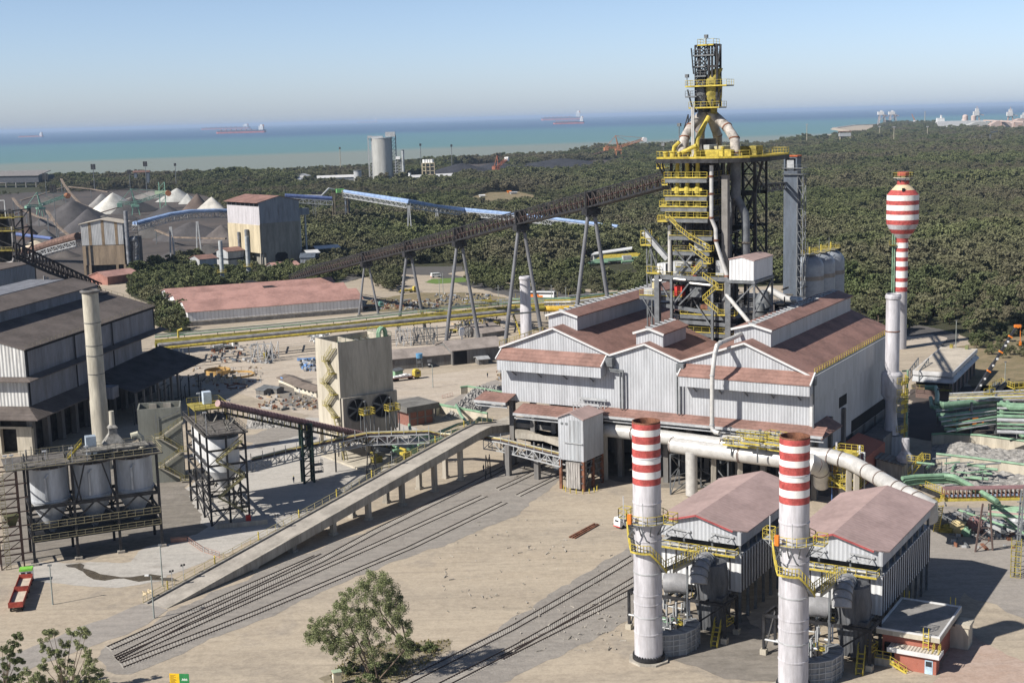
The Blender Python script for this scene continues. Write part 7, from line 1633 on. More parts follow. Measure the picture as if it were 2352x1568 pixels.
def build_silotower():
 f=Fr(*G(487,1208).to_2d(),24); A=f.at; t=fthing(f,'silo_tower','square dark steel tower carrying big white silos beside the concrete stair block','silo tower')
 H=f.hz(1002.8,0,0); W_=f.av(576,1200,0).x*.98; D=f.az(452,1160.6,0).y*1.25; zr=f.hz(1085,0,0)
 m=MB()
 for x in(0,W_*.5,W_):
  for y in(0,D*.33,D*.66,D):
   if x==W_*.5 and y not in(0,D): continue
   m.beam((x,y,0),(x,y,H),.4)
 m.out('column',steel,t)
 m=MB(); N=6
 for k in range(1,N+1):
  z=H*k/N
  for y in(0,D): m.beam((0,y,z),(W_,y,z),.35,.4); m.beam((0,y,z-H/N),(W_*.5,y,z),.15) if k%2 else m.beam((W_*.5,y,z-H/N),(W_,y,z),.15)
  for x in(0,W_): m.beam((x,0,z),(x,D,z),.35,.4)
  if k<4: m.beam((0,0,z-H/N),(0,D*.33,z),.18); m.beam((0,D*.33,z-H/N),(0,D*.66,z),.18)
 m.out('girder',steel,t)
 for cy in(D*.2,D*.55,D*.85):
  m=MB(); r=min(W_*.44,D*.2+1.2); m.lathe((W_*.5,cy),[(.5,zr-5),(r,zr-.6),(r,H-1.2)],26); m.out('silo',mat('white silo steel',(.60,.61,.62),.5,0,.06,.4,'wall',0,.15),t,True)
 m=MB()
 for z in(H,H+3.0):
  if z==H: m.box(-.6,W_+.6,-.6,D+.4,z,z+.2); m.rail([(-.6,-.6,z+.2),(W_+.6,-.6,z+.2),(W_+.6,D,z+.2),(-.6,D,z+.2),(-.6,-.6,z+.2)],1.2,1.5,.12)
 m.out('top_deck',mat('dusty deck plate',(.13,.12,.11)),t)
 m=MB(); z=H+3; y0=D*.62; m.box(.5,W_-.5,y0,D+.5,z-.2,z); m.rail([(.5,y0,z),(W_-.5,y0,z),(W_-.5,D+.5,z),(.5,D+.5,z)],1.2,1.2,.13);
 for x in(.7,W_-.7):
  for y in(y0+.2,D): m.beam((x,y,H),(x,y,z),.2)
 m.out('upper_platform',yellowD,t)
 m=MB(); m.box(W_*.45,W_*.45+1.8,D-3,D-1,z,z+2.8); m.out('head_cabin',mat('white blue cabin',(.45,.52,.60),.5),t)
 m=MB()
 for k in range(4): z0=H*.12+k*H*.2; a=Vector((W_*.2,-.7,z0)) if k%2 else Vector((W_*.9,-.7,z0)); b=Vector((W_*.9,-.7,z0+H*.2)) if k%2 else Vector((W_*.2,-.7,z0+H*.2)); m.stair(a,b,1); m.rail([a+Vector((0,-.5,0)),b+Vector((0,-.5,0))],1.1,1.2,.1)
 m.out('stair',mat('weathered yellow stair',(.30,.27,.14)),t)
 rr=random.Random(12); m=MB()
 for k in range(70):
  a=Vector((rr.uniform(0,W_),rr.uniform(0,D),rr.uniform(1,H*.55))); m.tube([a,a+rr.choice((Vector((0,0,2)),Vector((2,0,0)),Vector((0,2,0)),Vector((1,1,1.2))))],rr.uniform(.07,.25),5)
 for k in range(26): a=Vector((rr.uniform(0,W_),rr.uniform(0,D),H+.3)); m.beam(a,a+Vector((rr.uniform(-1.4,1.4),rr.uniform(-1,1),rr.uniform(.2,2.0))),rr.uniform(.1,.35))
 m.out('process_pipes',mat('grimy pipework',(.20,.19,.17)),t)
 m=MB(); m.box(W_-1,W_,-1.2,-.4,0,1.6); m.out('red_cabinet',redP,t)
 for x,y in((.2,.3),(W_*.4,D-.3),(W_-.4,D*.5)): m=MB(); m.beam((x,y,H),(x,y,H+5.2),.12); m.box(x-.6,x+.2,y-.2,y+.2,H+5.1,H+5.35); m.out('lamp',steelL,t)
 a=G(493,1215); b=G(615,1203); m=MB(); m.beam(a+Vector((0,0,.5)),b+Vector((0,0,.5)),.4,1.1); tag(m.out('kerb_wall',conc),'short low concrete wall at the foot of the silo tower','wall')
 f=Fr(*G(327,1112).to_2d(),12); H=f.hz(941,0,0); W_=f.av(418,1000,0).x; t=fthing(f,'concrete_block','roofless grey concrete block with zigzag stairs left of the silo tower','building')
 gm=mat('greenish grey render',(.20,.205,.18),.9,0,.1,.3,'wall',.1,.2)
 m=MB(); w=.35; D=8; m.box(0,W_,0,w,0,H); m.box(0,W_,D-w,D,0,H+.0); m.box(0,w,w,D-w,0,H); m.box(W_-w,W_,w,D-w,0,H); m.box(w,W_-w,w,D-w,H-6,H-5.6); m.out('wall',gm,t)
 m=MB(); m.box(W_*.24,W_*.42,D-w-.25,D-w,H-5.6,H-.3); m.box(W_*.58,W_*.76,D-w-.25,D-w,H-5.6,H-.3); m.out('inner_panel',conc,t)
 m=MB(); r=MB(); z=H-4
 P_=[f.at(x,y,-1.6*0-0) for x,y in((440,972),(372,1000))]
 zz=[H-3.2,H-7,H-10.6,H-14.2,H-17.8]; xx=[W_*1.05,W_*.48,W_*1.0,W_*.45,W_*1.0]
 for i in range(4):
  if zz[i+1]<0: break
  a=Vector((xx[i],-1.0,zz[i])); b=Vector((xx[i+1],-1.0,zz[i+1])); m.stair(a,b,1.2,12); r.rail([a+Vector((0,-.6,0)),b+Vector((0,-.6,0))],1.2,1.3,.12); m.box(b.x-1,b.x+1,-1.7,0,b.z-.25,b.z); r.rail([b+Vector((-1,-.7,0)),b+Vector((1,-.7,0))],1.2,1,.12)
 m.out('stair',mat('pale concrete stair',(.40,.37,.30),.9),t); r.out('stair_railing',yellowD,t)
 m=MB(); m.beam((W_*.42,-.3,H-6),(W_*.42,-.3,H-1.4),.15); m.beam((W_*.42,-.3,H-2.8),(W_*.98,-.3,H-.8),.14); m.out('conduit',steelM,t)
build_silotower()
def build_gallery():
 P=G(707,1107); zt=HZ(1030,P.x,P.y)-.2; ztop=HZ(972,P.x,P.y)
 g=lambda x,y,z=zt:G(x,y,z)
 t=thing('pipe_gallery','pale truss gallery with yellow pipes crossing the yard and passing under the ramp','pipe gallery')
 pts=[g(577,1062),g(707,1030),g(842,1002),g(985,997),(G(1012,1004,zt-1)),(G(1110,1010,zt-.6)),G(1150,1016,zt-.6),G(1287,1050,zt-.6)]
 m=MB(); hh=2.2
 for i,(a,b) in enumerate(zip(pts,pts[1:])):
  if i in(3,4): continue
  d=(b-a).normalized(); n=Vector((-d.y,d.x,0))*2; L_=(b-a).length
  for o in(Vector((0,0,0)),n): m.truss(a+o-Vector((0,0,hh)),b+o-Vector((0,0,hh)),hh,.26,max(2,int(L_/2.2)),False)
 m.out('truss',steelL,t)
 m=MB()
 for a,b in zip(pts,pts[1:]):
  d=(b-a).normalized(); n=Vector((-d.y,d.x,0))*2; m.hexa([a,b,b+n,a+n]+[q+Vector((0,0,.12)) for q in(a,b,b+n,a+n)])
 m.out('deck',steelM,t)
 for k in range(5):
  m=MB(); m.tube([p+Vector((.0,.3+.38*k,.5+.02*k)) for p in pts],.17,6); m.out('pipe',yellow if k in(1,2,4) else mat('dark insulated pipe',(.12,.08,.07),.7) if k==0 else pipeW,t,True)
 m=MB()
 for i,(a,b) in enumerate(zip(pts,pts[1:])):
  n=max(1,int((b-a).length/3))
  for j in range(n): p=a+(b-a)*j/n; m.beam(p,p+Vector((0,0,2.2)),.14)
  m.beam(a+Vector((0,0,1.2)),b+Vector((0,0,1.2)),.1)
 m.out('stanchion',steelL,t)
 for x0,x1,x2,x3,y in((842,848,852,866,1092),(1115,1115,1128,1128,1100),(778,778,790,790,1052)):
  a,b=G(x0,y),G(x3,y-3); m=MB(); h=zt-hh
  A2=a+(b-a)*.2+Vector((0,0,h)); B2=a+(b-a)*.8+Vector((0,0,h))
  m.beam(a,A2,.25); m.beam(b,B2,.25); m.beam(a,B2,.12); m.beam(b,A2,.12); m.beam(a+(A2-a)*.5,b+(B2-b)*.5,.15); m.out('trestle_leg',steel,t)
 p=G(1287,1078); m=MB(); m.truss(p+Vector((-1,-.5,0)),p+Vector((-1,-.5,6)),.01,.2,3) if 0 else m.box(p.x-1.4,p.x-.4,p.y-.4,p.y+.4,0,zt-hh-.6); m.out('trestle_leg',steelL,t)
 t=thing('support_tower','dark twin column steel tower with platforms under the pink tube conveyor','tower',(P.x,P.y,0),24)
 m=MB()
 for x in(-1.1,1.3):
  for y in(-1.0,1.0): m.beam((x,y,0),(x,y,ztop),.5)
 for k in range(8): z=ztop*(k+1)/8; m.beam((-1.1,-1,z-ztop/8),(1.3,-1,z),.2); m.beam((-1.1,-1,z),(1.3,-1,z),.2); m.beam((1.3,-1,z),(1.3,1,z-ztop/8),.2)
 m.out('frame',mat('dark green steel',(.02,.045,.04),.6),t)
 m=MB(); m.box(.0,1.0,-.9,.9,ztop*.62,ztop); m.out('panel',steel,t)
 m=MB()
 for z in(2.4,4.2): m.box(1.3,3.6,-1.4,.6,z-.1,z); m.rail([(1.3,-1.4,z),(3.6,-1.4,z),(3.6,.6,z)],1.1,1,.1)
 m.out('side_platform',steelM,t)
 d1=Vector((P.x,P.y,HZ(969,P.x,P.y))); a=G(500,926,24.);
 ts=G(487,1208); zt_=HZ(1002.8,ts.x,ts.y)+5.0; a=G(500,926,zt_)
 s=1.0
 while PJ(a+(d1-a)*s)[0]<905: s+=.02
 b=a+(d1-a)*s
 t=thing('tube_conveyor','dull pink tube conveyor sloping down from the silo tower past the cooling tower','conveyor')
 m=MB(); m.tube([a,b],.72,14); m.out('tube',pinkTube,t,True)
 m=MB(); n=int((b-a).length/1.1); d=(b-a).normalized()
 for k in range(n): p=a+(b-a)*k/n; m.tube([p-d*.04,p+d*.04],.79,12)
 m.out('tube_rib',mat('pale pink rib',(.36,.24,.23),.6),t,True)
 o=Vector((0,0,-1.9)); m=MB(); side=Vector((d.y,-d.x,0)).normalized()*1.3
 m.beam(a+o+side,b+o+side,.35,.4); m.beam(a+o-side,b+o-side,.35,.4); m.beam(a+side-Vector((0,0,.6)),b+side-Vector((0,0,.6)),.18)
 for k in range(n*2//3): p=a+(b-a)*k/(n*2//3)+side; m.beam(p+o,p-Vector((0,0,.5)),.14); m.beam(p+o,p+o-2*side,.14)
 m.out('truss',steel,t)
 m=MB(); n2=int((b-a).length/2)
 for k in range(n2): p=a+(b-a)*(k+.3)/n2+side*1.15; m.beam(p+o-Vector((0,0,.2)),p-Vector((0,0,.9)),.16)
 m.out('yellow_post',yellowD,t)
 p=a+(b-a)*.02;
 for k in(.62,.85): q=a+(b-a)*k; m=MB(); m.beam(q+o,Vector((q.x,q.y,0)),.35); m.out('leg',steel,t)
build_gallery()
# ================================================================ BACKGROUND WORKS
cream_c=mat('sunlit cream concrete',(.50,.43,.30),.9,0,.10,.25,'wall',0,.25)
def crushers():
 a=G(194,632); b=G(284,629); f=Fr(a.x,a.y,math.degrees(math.atan2((b-a).y,(b-a).x))); L_=(b-a).length*1.06
 t=fthing(f,'crusher_house','left crusher house, grey clad above tan concrete with a cream gabled roof','plant house')
 z=lambda y:f.hz(y,0,0); D=16; H=z(514.7); zs=z(564); zc=z(610)
 m=MB(); m.prism([(0,zs),(L_,zs),(L_,H),(L_/2,H+2.2),(0,H)],-.3,0,'y'); m.box(0,.3,0,D,zs,H); m.box(L_-.3,L_,0,D,zs,H); m.box(.3,L_-.3,D-.3,D,zs,H); m.out('upper_wall',mat('pale grey sheet wall',(.40,.41,.42),.7,0,.1,.4,'corr',.2,.25,period=.9),t)
 m=MB()
 for s in(.21,.52,.84): m.box(L_*s-.8,L_*s+.8,-.36,-.31,zs,H+ (1.9 if s==.52 else .8))
 m.out('rust_strip',mat('tan rust strip',(.23,.17,.11),.8),t)
 m=MB(); o=1.0
 for x0,x1 in((-o,L_/2),(L_+o,L_/2)): m.hexa([(x0,-1.2,H-.3),(x1,-1.2,H+2.25),(x1,D+1,H+2.25),(x0,D+1,H-.3),(x0,-1.2,H),(x1,-1.2,H+2.55),(x1,D+1,H+2.55),(x0,D+1,H)])
 m.out('roof',mat('cream dusty roof',(.47,.42,.35),.8,0,.08,.2),t)
 m=MB(); m.box(0,L_,-.1,D,zc,zs); m.out('concrete_wall',mat('tan concrete',(.27,.21,.15),.9,0,.12,.4,'wall',0,.3),t)
 m=MB(); m.box(2,3.2,-.2,-.12,zc,zs); m.box(4.5,6,-.16,-.12,zc,zs); m.out('dark_recess',steel,t)
 m=MB()
 for x in(0,3,L_*.78,L_-.9): m.box(x,x+1.4,-.1,1.3,0,zc); m.box(x,x+1.4,D-1.4,D,0,zc)
 m.out('leg',mat('tan concrete',(.27,.21,.15)),t)
 m=MB(); m.box(1,L_-1,3,D-1,0,zc+.2); m.out('dark_core',steel,t)
 m=MB(); m.box(L_,L_+6,2,D+6,0,zs+3); m.out('side_tower',mat('soot clad tower',(.08,.085,.10),.8,0,.2,.5,'corr'),t)
 m=MB(); m.lathe((L_+2.6,-1.5),[(1.2,6),(1.2,H+7)],14); m.tube([(L_+6,0,3),(L_+8,0,zs),(L_+6.5,0,zs+3),(L_+4,0,zs+2)],1.3,12); m.lathe((L_+6,4),[(2,4),(2,zs),(.5,zs+4)],14); m.out('dust_duct',mat('weathered duct',(.20,.21,.23),.7,0,.2),t,True)
 m=MB()
 for k in range(9): m.beam((L_+1,-2,k*4),(L_+9,-2,k*4),.3); m.beam((L_+1,-2,k*4),(L_+9,-2,k*4+4),.2) if k<8 else None
 m.beam((L_+9,-2,0),(L_+9,-2,32),.3); m.out('side_frame',steel,t)
 a=G(602,612); b=G(676,604.5); f=Fr(a.x,a.y,math.degrees(math.atan2((b-a).y,(b-a).x))); z=lambda y:f.hz(y,0,0)
 t=fthing(f,'crusher_house','right crusher house, tall grey clad over concrete with a red brown gabled roof','plant house')
 H=z(464.5); zs=z(514); zc=z(582); W_=f.pv(0,688,507)[0]; Lb=-f.pu(0,526,557.7)[0]; Lb=min(max(Lb,18),40)
 sh=mat('shaded grey sheet',(.26,.28,.31),.7,0,.1,.4,'corr',.2,.4,period=.9)  # darker sheet colour carries the shade of the front face
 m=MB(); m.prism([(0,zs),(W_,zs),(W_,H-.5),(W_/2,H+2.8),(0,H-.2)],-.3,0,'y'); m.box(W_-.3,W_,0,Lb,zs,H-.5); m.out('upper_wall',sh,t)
 m=MB(); m.box(0,.3,0,Lb,zs-1,H-2.8); m.out('side_wall',mat('pale lilac sheet',(.50,.48,.50),.7,0,.08,.4,'corr',.2,.25,period=.9),t)  # sunlit side painted as a paler copy of the sheet
 m=MB();
 for x0,x1,q in((-1.6,W_/2,1.6),(W_+1,W_/2,1)): m.hexa([(x0,-1.0,H-.6),(x1,-1.0,H+2.9),(x1,Lb+1,H+2.9),(x0,Lb+1,H-.6),(x0,-1.0,H-.3),(x1,-1.0,H+3.2),(x1,Lb+1,H+3.2),(x0,Lb+1,H-.3)])
 m.out('roof',roofR,t)
 m=MB(); m.box(.4,1.0,.3,Lb-.3,H-2.8,H-.5)
 m.out('clerestory_gap',black,t); m=MB()
 for k in range(8): y=.5+k*(Lb-1)/7; m.box(.0,.4,y-.2,y+.2,H-2.8,H-.6)
 m.out('clerestory_post',steelM,t)
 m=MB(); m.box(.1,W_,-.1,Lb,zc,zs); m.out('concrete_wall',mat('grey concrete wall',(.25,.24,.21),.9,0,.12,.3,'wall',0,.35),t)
 m=MB(); m.box(-.2,.1,0,Lb,zc,zs-1); m.out('lit_side_wall',cream_c,t)  # sunlight painted on: cream copy of the concrete below
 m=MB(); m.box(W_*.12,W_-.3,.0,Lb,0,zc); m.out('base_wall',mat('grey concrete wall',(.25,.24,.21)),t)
 m=MB(); m.poly([(W_*.34,-.02,0),(W_*.66,-.02,0),(W_*.66,-.02,zc*.75),(W_*.6,-.02,zc*.95),(W_*.4,-.02,zc*.95),(W_*.34,-.02,zc*.75)]); m.out('portal_opening',black,t)
 m=MB()
 for x in(0,1.5):
  for y in(.5,Lb*.5,Lb-1): m.beam((x,y,0),(x,y,zc),.8)
 m.out('leg',conc,t)
 m=MB(); m.tube([(-1,Lb*.62,4),(-1.2,Lb*.62,zs-6)],.9,10); m.tube([(-1,Lb*.35,2),(-1.6,Lb*.35,zs-4)],1.3,10); m.out('side_duct',mat('weathered duct',(.20,.21,.23)),t,True)
 m=MB(); m.hexa([(W_,3,zs+3),(W_+9,3,zs+3),(W_+9,9,zs+3),(W_,9,zs+3),(W_,3,zs+7),(W_+9,3,zs+7),(W_+9,9,zs+7),(W_,9,zs+7)]); m.out('side_gallery',sh,t)
 m=MB()
 for x in(W_+3,W_+7): m.beam((x,5,0),(x,5,zs+3),.9)
 m.out('gallery_leg',steelL,t)
 for (A_,B_,ye,dep,lab,wm,rm) in (((690,612),(722,611),592,14,'long low dark sheet shed right of the tall crusher house',mat('shaded grey sheet',(.26,.28,.31)),blueS),((708,606),(735,604),582,10,'low shed with white flat roof behind the dark sheet shed',steelM,trimW),((728,596),(782,592),572,10,'brown walled annex with a white edged roof by the trees',mat('brown annex wall',(.13,.08,.06),.8),trimW),((632,625),(690,620),614,14,'low red roofed hall in front of the tall crusher house',concD,roofO),((248,655),(320,645),636,16,'low red roofed hall in front of the left crusher house',mat('pinkish brick wall',(.30,.15,.12),.9),roofO)): longhouse('low_hall',lab,'building',A_,B_,ye,0,wm,rm,dep,.5)
 for (A_,B_,ye,lab) in (((460,627),(500,623),596,'left of two small grey filter sheds with red roofs'),((525,612),(562,608),578,'right of two small grey filter sheds with red roofs')):
  t,f,L_,he,hr=longhouse('filter_shed',lab,'filter house',A_,B_,ye,0,mat('pale grey sheet wall',(.40,.41,.42)),roofR,13,.5)
  t['group']='small red roofed filter sheds'
  m=MB(); m.box(-.1,L_+.1,-.1,13.1,he*.42,he*.52); m.out('dark_gap',black,t)
 for (x,y0,y1,x1,lab) in((512,655,553,506,'left of the two slim grey chimneys before the crusher houses'),(572,640,543,566,'right of the two slim grey chimneys before the crusher houses')):
  P=G(x,y0); H=HZ(y1,P.x,P.y); r=4.7/3130*P.length; t=thing('slim_chimney',lab,'chimney',tuple(P),0,'slim grey chimneys'); m=MB(); m.lathe((0,0),[(r,0),(r,H)],18); m.out('shaft',mat('grey chimney steel',(.38,.40,.41),.5),t,True)
  for k in(.33,.66): m=MB(); m.lathe((0,0),[(r,H*k-.15),(r*1.06,H*k),(r,H*k+.15)],18,False,False); m.out('hoop',steelM,t,True)
  m=MB(); z=H*.3; m.box(-2.4,2.4,-2.4,2.4,z-.2,z); m.rail([(-2.4,-2.4,z),(2.4,-2.4,z),(2.4,2.4,z),(-2.4,2.4,z),(-2.4,-2.4,z)],1.2,1.5,.2); m.out('platform',yellowD,t)
crushers()
blueC=mat('bright blue tube cladding',(.25,.35,.55),.5,0,.12,.3)
def conv3(name,label,pts,legs=(),r=1.6,mm=blueC,truss=True,n=2,legm=steelL,sp=3.4):
 """covered conveyor through world points"""
 t=thing(name,label,'conveyor'); up=Vector((0,0,1))
 P=[Vector(p) for p in pts]
 for k in range(n):
  m=MB()
  q=[]
  for i,p in enumerate(P):
   d=(P[min(i+1,len(P)-1)]-P[max(i-1,0)]).normalized(); s=Vector((d.y,-d.x,0)).normalized(); q.append(p+s*(k-(n-1)/2)*sp)
  m.tube(q,r,10); m.out('cover',mm,t,True)
 if truss:
  m=MB()
  for a,b in zip(P,P[1:]):
   d=(b-a).normalized(); s=Vector((d.y,-d.x,0)).normalized()*(sp*n/2)
   for sg in(-1,1): m.truss(a+s*sg-up*(r+3.4),b+s*sg-up*(r+3.4),3.2,.4,max(2,int((b-a).length/4)))
   m.hexa([a-s-up*(r+.4),b-s-up*(r+.4),b+s-up*(r+.4),a+s-up*(r+.4),a-s-up*r,b-s-up*r,b+s-up*r,a+s-up*r])
  m.out('truss_body',legm,t)
 for (p,zt) in legs: m=MB(); m.beam(Vector((p.x-1.6,p.y,0)),Vector((p.x-.4,p.y,zt)),.8); m.out('leg',steelL,t); m=MB(); m.beam(Vector((p.x+1.6,p.y,0)),Vector((p.x+.4,p.y,zt)),.8); m.out('leg',steelL,t)
 return t
def backconveyors():
 g=lambda x,y,yg:(lambda P:Vector((P.x,P.y,HZ(y,P.x,P.y))))(G(x+ (yg-y)*.03,yg))
 L1=[(398,611,507),(458,590,495)]
 conv3('belt_gallery','twin bright blue covered belts between the two crusher houses',[g(314,513,618),g(345,505,614),g(395,492,609),g(440,485,604),g(500,483,599),g(577,485,592)],[(G(x,yg),HZ(yt+14,*G(x,yg).to_2d())) for x,yg,yt in L1],1.0,sp=2.8)
 conv3('belt_gallery','long straight blue covered belt on white legs behind the dark truss conveyor',[g(792,439,535),g(939,463,553),g(1004,473,545),g(1067,482.5,530),g(1178,491,545),g(1263,501,552),g(1419,520,562)],[(G(x,yg),HZ(yt,*G(x,yg).to_2d())) for x,yg,yt in((942,554,472),(1005,537,480),(1068,524,488),(1130,521,494))],1.05,n=1)
 conv3('belt_gallery','short dark blue belt section left of the lattice transfer tower',[g(657,449,545),g(764,456,540)],[],1.5,n=1,mm=mat('dark blue cladding',(.10,.14,.30),.6))
 conv3('belt_gallery','pale pipe gallery above the dark blue belt at the lattice tower',[g(680,449,540),g(740,450,538),g(757,433,536),g(770,436,535)],[],.7,n=1,mm=steelL,truss=False)
 conv3('belt_gallery','low brown belt conveyor running through the trees beneath the long blue belt',[g(700,501,520),g(840,506,519),g(950,513,526),g(1062,522,532)],[],1.5,n=1,mm=mat('brown belt cover',(.16,.10,.08),.9,0,.2),legm=steelM)
 conv3('belt_gallery','broad brown covered belt rising from the left to the left crusher house',[g(60,580,600),g(120,560,604),g(188,542,612)],[],2.4,n=2,mm=mat('brown belt cover',(.16,.10,.08)),sp=3.6)
 conv3('belt_gallery','short blue covered belt at the far left behind the brown belt',[g(40,538,560),g(120,548,566)],[],1.3,n=1,mm=mat('dark blue cladding',(.10,.14,.30)),truss=False)
 P=G(783,535); t=thing('transfer_tower','lattice transfer tower topped with a green cabin at the end of the blue belt','tower',tuple(P),20); H=HZ(443,P.x,P.y)
 m=MB()
 for x in(-4.5,5.5):
  for y in(-4,4): m.beam((x,y,0),(x,y,H),.8)
 for k in range(6): a,b=H*k/6,H*(k+1)/6; m.beam((-4.5,-4,a),(5.5,-4,b),.4); m.beam((5.5,-4,a),(-4.5,-4,b),.4); m.beam((-4.5,-4,b),(5.5,-4,b),.5); m.beam((-4.5,4,b),(5.5,4,b),.5)
 m.out('frame',mat('tan dusty steel',(.20,.165,.12),.8,0,.2),t)
 m=MB(); m.box(4.6,7.4,-3,3,0,H); m.out('side_panel',blueS,t)
 m=MB(); m.box(-2,4,-2,2,H,H+3); m.out('cabin',mat('green cabin',(.16,.40,.14),.6),t)
 m=MB(); m.box(1.5,4.2,-2.3,-1.9,H,H+2.2); m.out('cabin_panel',mat('cream panel',(.55,.53,.33),.6),t)
 for x,yt,yb in((725,462,540),(731,440,500)):
  P=G(x,yb); t=thing('lattice_mast','slender lattice mast left of the transfer tower, the %s one'%('taller' if x==731 else 'lower'),'mast',tuple(P)); H=HZ(yt,P.x,P.y); m=MB()
  for sx in(-1,1): m.beam((sx,0,0),(sx,0,H),.35)
  for k in range(10): m.beam((-1,0,H*k/10),(1,0,H*(k+1)/10),.2)
  m.out('frame',steelM,t)
  if x==731: m=MB(); m.box(-5,-1,-.6,.6,H-9,H); m.box(1,5,-.6,.6,H-9,H); m.out('light_panel',steel,t)
backconveyors()
def pile(name,label,px,yt,w,col,L_=1.0,ang=0,group='stockpiles of the ore yard',seed=0):
 P=G(*px); H=HZ(yt,P.x,P.y); r=w/3130*P.length; n=36; q=MB(); rr=random.Random(seed+int(px[0])); nr=9
 for j in range(nr+1):
  s=j/nr
  for i in range(n):
   a=2*PI*i/n; rad=r*(1-s)+.02; k=1+.10*math.sin(3*a+seed)+.05*rr.random(); zz=H*(s**1.05) if j else -.2
   q.v.append((rad*k*math.cos(a)*L_+ (0),rad*k*math.sin(a),zz*(1 if j<nr else .97)))
 for j in range(nr):
  for i in range(n): q.f.append((j*n+i,j*n+(i+1)%n,(j+1)*n+(i+1)%n,(j+1)*n+i))
 q.f.append(tuple(nr*n+i for i in range(n)))
 if L_>1:
  for k,v in enumerate(q.v): q.v[k]=v
 o=q.out(name,mat('stockpile '+str(col),col,.95,0,.12,.08,None,.6,0,sc2=.8),None,True); o.location=P; o.rotation_euler=(0,0,math.radians(ang)); tag(o,label,'stockpile',group); return o
def stockyard():
 pl=[((262,488),441,46,(.66,.64,.58),1.5,50,'bright white stockpile, the brightest in the ore yard'),((236,478),444,30,(.30,.29,.28),1.4,50,'grey stockpile touching the left side of the white one'),((305,487),452,44,(.075,.072,.072),1.4,50,'dark stockpile directly right of the bright white one'),((170,512),458,62,(.085,.08,.082),1.5,40,'big dark grey stockpile left of the white one'),((205,530),478,48,(.10,.095,.10),1.3,40,'dark grey stockpile in front of the big dark one'),((408,462),431,32,(.40,.40,.38),1.4,20,'pale grey stockpile behind the right green stacker'),((432,468),444,18,(.40,.40,.38),1.1,0,'small pale grey hump at the right of the pale grey stockpile'),((455,482),443,28,(.13,.10,.085),1.3,60,'brown stockpile between the pale grey and the whitish one'),((488,486),451,32,(.50,.48,.44),1.2,0,'whitish stockpile next to the tall crusher house'),((440,548),508,70,(.085,.08,.082),1.3,10,'long dark stockpile under the twin blue belts'),((510,555),515,40,(.12,.105,.10),1.2,0,'brownish dark stockpile against the tall crusher house'),((64,548),514,28,(.085,.06,.052),1.2,0,'dark brown stockpile at the far left'),((106,558),525,30,(.10,.10,.098),1.3,0,'grey stockpile right of the dark brown one'),((385,498),470,36,(.07,.068,.072),1.3,0,'low black stockpile below the right green stacker'),((82,572),551,26,(.55,.47,.36),1.6,0,'small cream stockpile by the brown belt'),((120,470),448,34,(.09,.085,.08),1.6,0,'low dark stockpile behind the left green stacker'),((300,520),492,34,(.085,.08,.08),1.4,20,'dark low stockpile in front of the dark pile beside the white one'),((240,520),493,36,(.12,.115,.11),1.4,0,'grey low stockpile between the left crusher roof and the big dark one'),((345,545),515,34,(.10,.095,.09),1.3,0,'dark stockpile behind the twin blue belts at their left end'),((480,585),560,36,(.075,.07,.068),1.5,0,'low dark stockpile behind the slim grey chimneys'),((150,590),572,26,(.09,.08,.075),1.4,0,'low dark stockpile left of the left crusher house'),((410,590),568,34,(.085,.08,.08),1.5,10,'low dark stockpile behind the left filter shed'),((350,455),438,36,(.20,.19,.18),1.5,0,'dull grey stockpile far behind the right stacker')]
 for px,yt,w,c,L_,a,lb in pl: pile('stockpile',lb,px,yt,w,c,L_,a,seed=len(lb))
 for px,yt,w,lb in(((1060,404),374,70,'left black coal heap near the shore'),((1140,396),372,60,'black coal heap behind the red coal stacker'),((1290,384),363,90,'wide black coal heap left of the orange reclaimer'),((1215,398),378,60,'low black coal heap at the left of the wide one')): pile('coal_heap',lb,px,yt,w,(.035,.037,.045),1.6,10,'coal heaps near the shore')
 gs=mat('sea green machine paint',(.20,.36,.28),.6,0,.15)
 def stacker(label,P,s,ang,mm,mm2,name='stacker'):
  t=thing(name,label,'stacker',tuple(P),ang,None);
  m=MB()
  for x in(-4,4):
   for y in(-3.5,3.5): m.beam((x,y,0),(x*.6,y*.6,9),.8)
  m.box(-4,4,-3.5,3.5,8.5,10.5); m.out('gantry',mm,t)
  m=MB();
  for y in(-1.5,1.5): m.truss((-2,y,11),(36,y,21),2.4,.5,9); m.truss((-16,y,12),(-2,y,11),2.4,.5,4)
  m.out('boom',mm,t)
  m=MB(); m.beam((0,0,10),(-3,0,27),.9); m.beam((-3,0,27),(34,0,23),.4); m.beam((-3,0,27),(-15,0,14),.5); m.beam((2,0,10),(-3,0,27),.6); m.beam((-3,0,27),(16,0,18),.35); m.out('mast',mm,t)
  m=MB(); m.box(-18,-13,-2.4,2.4,9,13); m.out('counterweight',mm,t)
  m=MB(); m.tube([(34,-2.6,21),(34,2.6,21)],3.0,16); m.out('bucket_wheel',mm2,t,True)
  m=MB(); m.box(4,6.5,1.6,3.6,12,14.5); m.out('cab',steelL,t)
  m=MB(); m.beam((-12,0,10),(-44,0,1.5),1.6,1.0); m.out('feed_belt',mat('brown belt cover',(.16,.10,.08)),t)
  t.scale=(s,)*3; return t
 rw=mat('rust orange wheel',(.40,.16,.07),.7)
 stacker('left green stacker with raised boom among the dark stockpiles',G(95,498),.9,50,gs,rw)
 stacker('right green stacker crane above the stockpiles left of the blue belts',G(312,494),.95,18,gs,rw)
 m=MB(); P=G(375,480); t=thing('lattice_tower','green topped white lattice tower by the right stacker','tower',tuple(P)); H=HZ(418,P.x,P.y)
 for x in(-3,3): m.beam((x,0,0),(x,0,H),.8)
 for k in range(5): m.beam((-3,0,H*k/5),(3,0,H*(k+1)/5),.4)
